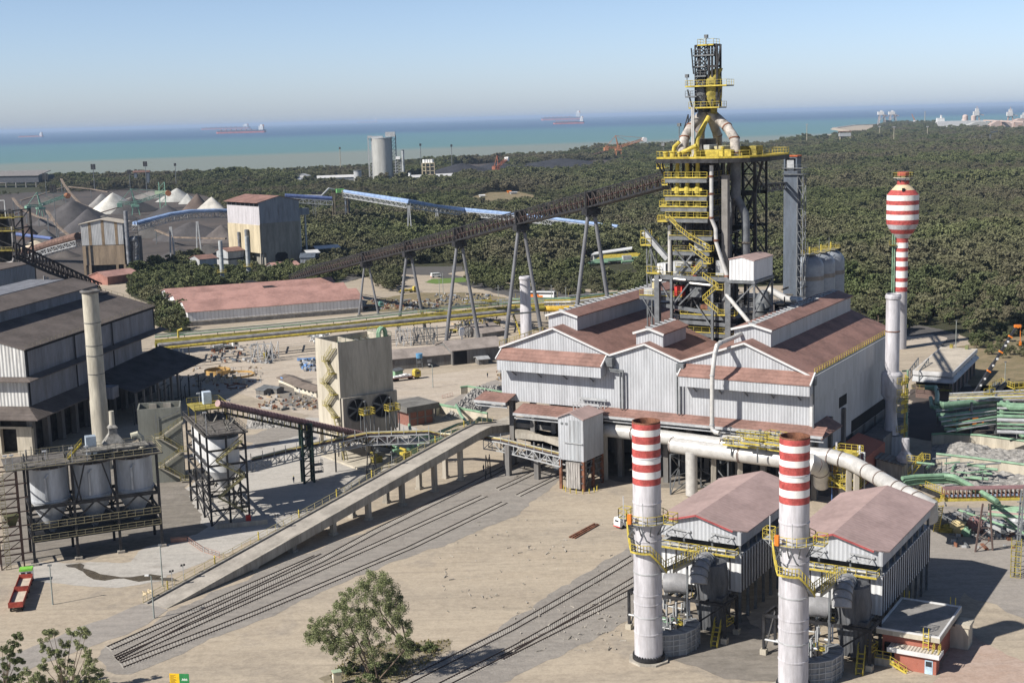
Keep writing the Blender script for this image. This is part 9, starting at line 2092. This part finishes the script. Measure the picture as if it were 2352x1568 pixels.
def bigtree():
 B=G(860,1560); t=thing('gum_tree','large leafy gum tree with several leaning trunks on the sandy yard','tree',tuple(B)); F0=Fr(B.x,B.y,90); P=lambda x,y,d=0:(lambda q:Vector((q[0],d,q[1])))(F0.pu(d,x,y))
 limbs=[[(868,1562),(855,1500),(835,1440),(838,1385),(850,1340)],[(868,1562),(905,1520),(930,1490),(905,1455),(880,1420),(865,1370)],[(938,1500),(925,1470),(895,1430),(870,1400)],[(940,1500),(925,1440),(915,1390),(900,1350)],[(846,1545),(825,1500),(800,1460),(770,1430),(740,1420)],[(850,1548),(835,1500),(815,1460),(795,1420)],[(866,1552),(858,1510),(848,1470),(830,1420)],[(838,1500),(800,1480),(760,1455),(725,1450)]]
 m=MB(); rr=random.Random(31); cl=[]
 for L_ in limbs:
  d0=rr.uniform(-1.2,1.2); pts=[P(x,y,d0*k/len(L_)) for k,(x,y) in enumerate(L_)]; m.tube(pts,[.16-.11*k/(len(L_)-1) for k in range(len(L_))],6)
 m.out('trunk',bark,t,True)
 def add(x,y,r,n=1):
  for _ in range(n): q=P(x+rr.uniform(-13,13),y+rr.uniform(-12,12),rr.uniform(-2.6,2.6)); cl.append((q.x,q.y,q.z,r*rr.uniform(.4,.9)))
 for x,y in((858,1325),(870,1322),(843,1335),(882,1335),(832,1350),(855,1350),(880,1355),(900,1352),(812,1365),(835,1372),(860,1378),(890,1375),(912,1370),(790,1372),(785,1385),(805,1390),(830,1398),(905,1395),(918,1400),(780,1400),(798,1410),(822,1415),(850,1410),(845,1425),(765,1420),(745,1425),(725,1432),(712,1445),(735,1445),(758,1440),(780,1430),(800,1432),(722,1460),(742,1462),(765,1458),(785,1450),(815,1438),(835,1445),(855,1450),(920,1430),(925,1455),(708,1462),(750,1480),(770,1475),(880,1398),(820,1470),(845,1475),(928,1480),(935,1500),(765,1490),(900,1410),(885,1330),(895,1385),(860,1400),(870,1425),(905,1425),(890,1440),(800,1475),(790,1490),(820,1500),(855,1500),(930,1440),(915,1475),(860,1520),(880,1470)): add(x,y,.95,6)
 for x,y in((790,1500),(770,1505),(830,1500),(850,1520),(880,1500),(920,1510)): add(x,y,.8,1)
 o=bpy.data.objects.new('crown',leaves(cl,120,.10,3,1.1,L_euc)); COL.objects.link(o); o.parent=t
 for k,(x,y,w,h,lb) in enumerate(((845,1575,1.6,1.7,'round green bush at the foot of the gum tree, in front'),(800,1545,1.5,1.4,'small bush left of the gum tree foot'),(905,1520,1.8,1.2,'low dark bush right of the gum tree trunks'),(945,1492,1.6,1.5,'leafy bush under the right side of the gum tree'),(880,1545,2.0,1.3,'low bush behind the round bush under the gum tree'),(985,1492,1.5,.8,'low scrub at the right of the gum tree shadow'))):
  b=thing('bush',lb,'bush',tuple(G(x,y))); o=bpy.data.objects.new('foliage',leaves(crownclumps(w,.2,h,12,k),110,.14,k+40,.7,L_dark if k%2 else L_euc)); COL.objects.link(o); o.parent=b; m=MB(); m.tube([(0,0,-.2),(.1,0,h*.6)],.08,5); m.out('stem',bark,b)
 rr=random.Random(77); g=MB()
 for k in range(2600):
  x=rr.uniform(740,1080); y=rr.uniform(1448,1568);
  if not inpoly(x,y,[(760,1545),(810,1490),(900,1475),(1045,1468),(1000,1510),(950,1550),(870,1600),(750,1600)]): continue
  p=G(x,y); a=rr.random()*6.28; h=rr.uniform(.1,.4); g.quad(p,p+Vector((.12*math.cos(a),.12*math.sin(a),0)),p+Vector((.2*math.cos(a),.2*math.sin(a),h)),p+Vector((.1,.05,h)))
 o=g.out('dry_grass',mat('dry grass blades',(.17,.15,.06),.9,0,.3,.5)); o['kind']='stuff'; o['label']='dry grass and weeds around the gum tree'; o['category']='grass'
 S=[((150,1600),[((122,1448),(110,1455)),((165,1452),(150,1480)),((105,1490),(100,1530)),((130,1500),(140,1560))],'tall thin eucalyptus with tufted crown in the lower left corner'),((160,1610),[((188,1448),(198,1456)),((160,1540),(175,1560)),((200,1500),(210,1520)),((145,1520),(180,1580))],'thin forked eucalyptus right of the tallest one in the lower left corner'),((10,1600),[((40,1460),(30,1480)),((20,1500),(10,1530)),((5,1490),(40,1510)),((30,1560),(10,1570))],'eucalyptus cut by the left picture edge in the lower left corner'),((215,1610),[((200,1540),(215,1560)),((225,1545),(190,1570)),((235,1565),(210,1580))],'lowest small eucalyptus at the right of the lower left group'),((75,1610),[((60,1540),(85,1550)),((90,1560),(70,1565)),((60,1575),(100,1575))],'squat eucalyptus between the tall ones in the lower left corner')]
 for k,(b,tf,lb) in enumerate(S):
  B=G(*b); F1=Fr(B.x,B.y,90); Q=lambda x,y,d=0:(lambda q:Vector((q[0],d,q[1])))(F1.pu(d,x,y)); t=thing('eucalyptus_tree',lb,'tree',tuple(B)); m=MB(); cl=[]; z=Vector((0,0,0))
  for pr in tf:
   for (x,y) in pr:
    d=rr.uniform(-1,1); p=Q(x,y,d); m.tube([z,Vector((p.x*.35,p.y*.4,p.z*.45)),p],[.1,.07,.025],5)
    for _ in range(7): q=Q(x+rr.uniform(-11,11),y+rr.uniform(-7,7),d+rr.uniform(-.5,.5)); cl.append((q.x,q.y,q.z,rr.uniform(.3,.5)))
    for _ in range(5): q=Q(x+rr.uniform(-18,18),y+rr.uniform(12,85),d); cl.append((q.x,q.y,q.z,rr.uniform(.3,.5)))
  m.out('trunk',bark,t,True); o=bpy.data.objects.new('crown',leaves(cl,120,.10,k+9,.9,L_euc)); COL.objects.link(o); o.parent=t
bigtree()
# ================================================================ VEHICLES, PEOPLE, POSTS
def wheels(t,xs,w,r=.35):
 m=MB()
 for x in xs:
  for y in(-w,w): m.tube([(x,y-.12,r),(x,y+.12,r)],r,12)
 m.out('wheel',tyre,t)
def van(label,P,deg,s=1):
 t=thing('van',label,'van',tuple(P),deg); m=MB(); pr=[(-2.1,.35),(2.05,.35),(2.15,.9),(2.0,1.15),(1.8,1.85),(1.55,1.98),(-1.85,1.98),(-2.1,1.75),(-2.15,1.0)]; m.prism(pr,-.85,.85,'y'); m.out('body',whiteP,t)
 m=MB()
 for k in range(4):
  for y in(-.87,.855): m.box(-1.7+k*.85,-1.05+k*.85,y,y+.015,1.2,1.7)
 m.out('side_window',glassD,t); m=MB(); m.hexa([(1.83,-.7,1.8),(2.0,-.7,1.2),(2.0,.7,1.2),(1.83,.7,1.8),(1.86,-.7,1.8),(2.03,-.7,1.2),(2.03,.7,1.2),(1.86,.7,1.8)]); m.out('windscreen',glassD,t); m=MB(); m.box(-2.17,-2.12,-.45,.45,1.3,1.6); m.out('rear_window',glassD,t); m=MB(); m.box(-2.25,-2.1,-.85,.85,.35,.5); m.out('bumper',redP,t); wheels(t,(-1.3,1.2),.75); t.scale=(s*1.15,)*3; return t
def life():
 a=G(1418,1208); b=G(1462,1199); van('white van parked on the sandy yard left of the left striped chimney',G(1437,1208),math.degrees(math.atan2((b-a).y,(b-a).x))+8)
 van('white van on the road beside the small green lawn',G(1001,637),22,1.1)
 t=thing('bus','white bus with orange front half on the road behind the small white chimney','bus',tuple(G(1246,684)),-17); m=MB(); m.box(-6,6,-1.25,1.25,.4,3.1); m.out('body',whiteP,t); m=MB(); m.box(-6.05,-1.5,-1.29,1.29,.45,2.0); m.box(-1.5,.5,-1.28,1.28,.45,1.3); m.out('orange_panel',orange,t); m=MB(); m.box(-5.6,5.6,-1.3,-1.26,1.9,2.7); m.out('window_row',glassD,t); m=MB(); m.box(6.0,6.05,-1.1,1.1,1.6,2.8); m.out('windscreen',glassD,t); wheels(t,(-4,3.6),1.1,.5)
 a=G(38,1404); b=G(62,1338); dg=math.degrees(math.atan2((b-a).y,(b-a).x)); t=thing('flatbed_truck','flatbed lorry with green roofed white cab and red sided beds with trailer','truck',tuple((a+b)/2),dg); L_=(b-a).length; h=L_/2
 m=MB(); m.box(h-.3,h+1.6,-1.15,1.15,.7,2.4); m.out('cab',whiteP,t); m=MB(); m.box(h-.4,h+1.4,-1.2,1.2,2.42,2.85); m.out('cab_roof',mat('bright green cab roof',(.22,.55,.08),.5),t); m=MB()
 m.box(h+1.6,h+1.64,-1,1,1.5,2.2); m.box(h-.34,h-.3,-.9,-.2,1.6,2.2); m.box(h-.34,h-.3,.2,.9,1.6,2.2); m.out('window',glassD,t); fl=MB(); sd=MB()
 for x0,x1 in((-h-.6,-.2),(.2,h-.7)):
  fl.box(x0,x1,-1.2,1.2,1.0,1.15)
  for y in(-1.25,1.2): sd.box(x0,x1,y,y+.06,1.0,1.75)
  for x in(x0,x1): sd.box(x-.05,x+.05,-1.25,1.25,1.0,2.0)
 fl.out('bed_floor',mat('dusty pale planks',(.50,.44,.36),.9,0,.08,1),t); sd.out('bed_side',mat('faded red side',(.36,.07,.05),.7,0,.2),t); wheels(t,(-h+.5,-h+1.6,-1,2,h-1.5,h+.9),1.0,.5)
 def lorry(label,P,dg,cab,load,s=1,bed=rust):
  t=thing('lorry',label,'truck',tuple(P),dg); m=MB(); m.box(2.4,4.6,-1.2,1.2,.8,2.8); m.prism([(2.6,2.8),(4.2,2.8),(4.0,3.3),(2.8,3.3)],-1,1,'y'); m.out('cab',cab,t); m=MB(); m.box(4.6,4.64,-1,1,1.8,2.6); m.box(3,4.2,-1.24,-1.2,1.8,2.5); m.out('window',glassD,t); m=MB(); m.box(-6,2.2,-1.2,1.2,.9,1.25); m.out('bed',bed,t);
  m=MB(); rr=random.Random(int(abs(dg))+3)
  for k in range(5): x=-5+k*1.3; m.box(x,x+1.15,-1,1,1.25,1.25+rr.uniform(.4,1.0))
  m.out('load',load,t); wheels(t,(-5,-3.8,1.2,3.6),1.05,.5); t.scale=(s,)*3
 lorry('yellow lorry with white sacks on its bed by the cooling tower',G(935,872),28,yellow,whiteP,1.0)
 lorry('white lorry with crane parked beneath the pipe rack at the left',G(520,802),24,whiteP,steelL,1.0,steelM)
 lorry('yellow mobile crane lorry standing under the conveyor legs',G(940,672),30,yellow,yellow,.9,yellowD)
 lorry('green and white lorry at the right end of the red roofed warehouse',G(860,708),20,mat('teal truck',(.15,.30,.26),.6),steelM,.9)
 for x,y,lb in((872,628,'white pickup near the trees behind the warehouse'),(905,634,'white pickup on the road right of the first one')): van(lb,G(x,y),30,.9)
 ed=[(0,1),(1,2),(2,3),(2,4),(4,5),(5,6),(2,7),(7,8),(8,9),(0,10),(10,11),(11,12),(0,13),(13,14),(14,15)]; V=[(0,0,.95),(0,0,1.2),(0,0,1.42),(0,0,1.66),(.18,0,1.40),(.24,.05,1.12),(.22,.18,.92),(-.18,0,1.40),(-.25,-.03,1.12),(-.22,.08,.88),(.09,0,.88),(.11,.1,.48),(.1,.05,.06),(-.09,0,.88),(-.12,-.06,.48),(-.1,-.2,.06)]; R_=[.15,.15,.13,.11,.07,.055,.045,.07,.055,.045,.10,.075,.06,.10,.075,.06]
 def person(label,P,dg,c):
  me=bpy.data.meshes.new('person'); me.from_pydata(V,ed,[]); o=bpy.data.objects.new('person',me); COL.objects.link(o); me.materials.append(c); o.location=P; o.rotation_euler=(0,0,math.radians(dg)); sk=o.modifiers.new('skin','SKIN')
  for i,r in enumerate(R_): me.skin_vertices[0].data[i].radius=(r,r)
  me.skin_vertices[0].data[0].use_root=True; o.modifiers.new('smooth','SUBSURF').levels=1; tag(o,label,'person')
  h=MB(); h.lathe((0,0),[(.15,1.70),(.14,1.78),(.08,1.85),(.02,1.86)],10); h.out('helmet',whiteP if 'white' in label else yellow,o,True)
 nv=mat('navy overalls',(.03,.04,.07),.9);
 for x,y,lb in((675,1109,'walking person in dark clothes alone on the concrete yard'),(787,1186-2,'left of two people in dark clothes beside the ramp railing'),(797-2,1183,'right of two people in dark clothes beside the ramp railing'),(1111,1083,'person standing beneath the ramp head by the pumps'),(706,903,'person in blue outside the cream site office'),(1120,867,'person in dark clothes outside the long shed')): person(lb,G(x,y) if lb[0]!='l' or 1 else 0,40,nv if 'blue' not in lb else blueP)
 def post(label,x,yb,yt,arm=0,col=None):
  P=G(x,yb); H=HZ(yt,P.x,P.y); t=thing('lamp_post',label,'lamp post',tuple(P),0,'lamp posts and poles'); m=MB(); m.tube([(0,0,-.1),(0,0,H)],[.15,.1],8);
  if arm: m.beam((0,0,H),(-arm,0,H+.2),.12)
  m.out('pole',col or mat('grey green pole',(.30,.33,.31),.7),t,True); m=MB()
  if arm: m.box(-arm-.5,-arm+.2,-.2,.2,H+.1,H+.3); m.out('lamp',whiteP,t)
  else: m.box(-.35,.35,-.1,.1,H-.3,H+.05); m.out('crosshead',steelM,t)
 for a in((121.5,1388,1296,0),(374,1346,1250,0),(354,1419,1323,.6)): post({121:'grey pole standing alone right of the flatbed lorry',374:'grey pole behind the foot of the ramp',354:'lamp post at the foot of the ramp by the tracks'}[int(a[0])],*a)
 for k,(x,yb,yt) in enumerate(((994.5,890,838),(1018,675,625),(1230,690,650),(1267,700,655),(1300,700,660),(1145,690,655),(1040,650,610),(2195,805,735),(2316,915,870),(2308,880,830),(1010,687,640))): post(['street lamp on the sandy road right of the cooling tower','pole in the scrap yard by the lawn, left','pole by the bus','pole right of the bus','thin pole farthest right by the road','pole near the road bend behind the legs','pole at the upper road corner','pole by the right road at the water tower','brown pole right of the control building','pole beside the crane tip','pole next to the parked mobile crane'][k],x,yb,yt,.8 if k==0 else 0,rust if k==8 else None)
 for k,(x,y) in enumerate(((445,1372),(418,1383),(650,1279),(862,1160),(1020,1068))):
  P=G(x,y-22); u,v,_=RF.l(P); P=RF.w(max(2,u),-6.0,zat(max(2,u)) if u>0 else 0); t=thing('ramp_light',['first','lowest','second','third','fourth'][k]+' small twin floodlight on the ramp railing, counted from the foot','light',tuple(P),0,'small floodlights on the ramp railing'); m=MB(); m.beam((0,0,-.4),(0,0,3.0),.1); m.out('stem',steelL,t); m=MB(); m.box(-.4,-.1,-.2,.2,2.9,3.2); m.box(.1,.4,-.2,.2,3.0,3.3); m.out('lamp',steel,t)
 P=G(414,1586); h0=HZ(1569,P.x,P.y); h1=HZ(1546,P.x,P.y); w=2.0/9*10*.95; t=thing('sign_board','yellow and green notice board on the sand at the bottom edge','sign',tuple(P),-8); m=MB(); m.beam((-1.3,.06,-.1),(-1.3,.06,h1),.1); m.beam((1.3,.06,-.1),(1.3,.06,h1),.1); m.out('post',steelM,t); m=MB(); m.box(-1.55,0,-.04,.02,h0-.9,h1); m.out('yellow_panel',mat('sign yellow',(.80,.50,.02),.5),t); m=MB(); m.box(0,1.55,-.04,.02,h0-.9,h1); m.out('green_panel',mat('sign green',(.03,.22,.07),.5),t); m=MB()
 for k in range(9): m.box(-1.42,-1.42+(.85,.6,.9,.5,.8,.95,.7,.9,.5)[k],-.05,-.042,h1-.28-k*.16,h1-.22-k*.16)
 m.out('lettering',mat('dark brown lettering',(.12,.06,.02)),t); m=MB();
 for k in range(5): m.box(.45+k*.17,.57+k*.17,-.05,-.042,h1-.95,h1-.75-(.06 if k%2 else 0))
 m.box(.35,1.3,-.05,-.042,h1-1.08,h1-1.02); m.out('white_mark',whiteP,t)
 P=G(776,1572); t=thing('power_cabinet','cream electrical cabinet at the bottom edge left of the gum tree','cabinet',tuple(P),20); m=MB(); m.box(-.7,.5,-.5,.5,0,2.2); m.out('body',cream_c,t); m=MB(); m.box(-.74,-.7,-.3,.3,1.1,1.7); m.out('label_plate',whiteP,t); m=MB(); m.box(-.8,.6,-.6,.6,2.2,2.3); m.out('lid',mat('sage lid',(.35,.42,.30)),t)
 m=MB();
 for a,b in(((503,1300),(538,1290)),((540,1290),(590,1310)),((608,1315),(652,1326))): pass
 t=thing('fence','low orange mesh fence on the concrete yard near the ramp foot','fence'); m=MB()
 for (x0,y0,x1,y1) in((393,1246,430,1243),(430,1243,465,1267),(470,1268,505,1280)): a,b=G(x0,y0),G(x1,y1); m.rail([a,b],1.1,1.2,.1); m.beam(a+Vector((0,0,.5)),b+Vector((0,0,.5)),.04,.8) if x0==393 else None
 m.out('mesh',mat('orange plastic mesh',(.36,.20,.15),.8),t)
 t=thing('fence','red and white barrier fence right of the pump house','fence'); m=MB(); m.rail([G(1016,915),G(1040,909)],1.1,1,.1); m.out('panel',mat('faded barrier',(.45,.22,.17),.8),t)
 for k,(x,y,r,h) in enumerate(((500,858,4.5,1.6),(545,862,6.0,.7),(545,888,3.5,.3))):
  P=G(x,y); m=MB(); m.lathe((0,0),[(r,0),(r,h),(r-.3,h),(r-.3,0)],24,False,False); t=tag(m.out('foundation_ring',mat('ochre ring',(.50,.32,.12),.8) if k<2 else rust,None),['ochre ring foundation at the left of the dig','wide low ring foundation beside the tall ochre one','small rusty hoop lying below the two rings'][k],'foundation'); t.location=P
  if k==1:
   m=MB(); rr=random.Random(2)
   for j in range(16): a=j*.39; m.beam((7*math.cos(a),7*math.sin(a),0),(7*math.cos(a),7*math.sin(a),1.8),.15); m.beam((7*math.cos(a),7*math.sin(a),1.6),(7*math.cos(a+.39),7*math.sin(a+.39),1.6),.1)
   m.out('scaffold_ring',mat('weathered scaffold',(.3,.26,.22)),t)
 n=0
 for y in(868,874,880):
  for x in range(452,548,17):
   P=G(x+(y-868)*2,y); m=MB(); m.box(-.5,.5,-.5,.5,-.1,1.5+.3*math.sin(n)); t=m.out('concrete_stub',concL); t.location=P; tag(t,'short square concrete stub in the rows below the ring foundations','foundation','concrete stubs of the dig'); n+=1
 rr=random.Random(55)
 def rubble(lb,x0,x1,y0,y1,n,smax,cols,seed):
  q=random.Random(seed); ms=[MB() for _ in cols]
  for k in range(n):
   P=G(q.uniform(x0,x1),q.uniform(y0,y1)); a=q.random()*3.14; L_=q.uniform(.3,smax)*(3 if q.random()<.25 else 1); w=q.uniform(.15,.9)*min(1,smax*.6); h=q.uniform(.15,1.1)*min(1,smax*.6); d=Vector((math.cos(a),math.sin(a),0))*L_/2; ms[k%len(cols)].beam(P-d+Vector((0,0,h/2)),P+d+Vector((0,0,h/2+q.uniform(-.1,.3))),w,h)
  r0=None
  for m,c in zip(ms,cols):
   o=m.out('scrap_heap' if r0 is None else 'scrap_part',c,r0)
   o['kind']='stuff'
   if r0 is None: r0=o; tag(o,lb,'scrap')
 tan=mat('tan timber',(.38,.30,.21),.9,0,.2);
 rubble('scattered timber, pipes and crates left of the cooling tower',590,725,905,942,110,1.2,(tan,rust,steelL,steelM),1)
 rubble('scrap and parts laid out beside the warehouse end',850,1010,690,712,200,1.4,(steelL,steelM,tan,rust),2)
 rubble('rows of small parts and drums in the scrap yard behind the pipe rack',1000,1130,676,702,220,1.3,(steelL,tan,steelM,blueS),3)
 rubble('heap of tangled pale scrap by the cooling tower back',715,755,765,790,80,1.8,(steelL,steelM,whiteP),4)
 rubble('grey scrap bales and blue drums left of the cooling tower',692,722,825,852,70,1.6,(blueP,steelL,steelM),5)
 rubble('building material around the ring foundations',440,600,840,900,90,1.1,(tan,rust,steelL,concL),6)
 rubble('clutter of boxes under the pipe rack',480,640,790,835,110,1.5,(steelM,steelL,blueS,rust),7)
 rubble('stones scattered along the lower tracks',1180,1440,1380,1500,70,.4,(conc,slab),8)
 rubble('stones on the open sandy yard',1000,1420,1180,1420,110,.35,(conc,slab),9)
 rubble('crates and parts at the foot of the cast house',1140,1190,850,905,50,1.3,(tan,rust,steelL),10)
 rubble('pipes and fittings in the sand beyond the long sheds',1040,1150,735,765,110,1.8,(yellowD,steelM,tan),11)
 rubble('debris strewn beside the right road and slag bays',2180,2350,1180,1260,80,1.2,(steelM,rust,steelL),12)
life()
# ================================================================ HAZE
def haze():
 m=bpy.data.materials.new('thin sea haze'); m.use_nodes=True; n=m.node_tree.nodes; n.clear(); L=m.node_tree.links; o=n.new('ShaderNodeOutputMaterial'); v=n.new('ShaderNodeVolumePrincipled'); v.inputs['Color'].default_value=(.54,.70,.95,1); v.inputs['Density'].default_value=HAZE; v.inputs['Anisotropy'].default_value=.0; L.new(v.outputs[0],o.inputs['Volume'])
 b=MB(); b.box(-75000,85000,-600,151000,-8,125); h=b.out('haze',m); h['kind']='stuff'; h['label']='thin blue sea haze'; h['category']='haze'
HAZE=3.4e-5
haze()
SC.cycles.volume_bounces=0; SC.cycles.max_bounces=6; SC.cycles.diffuse_bounces=3
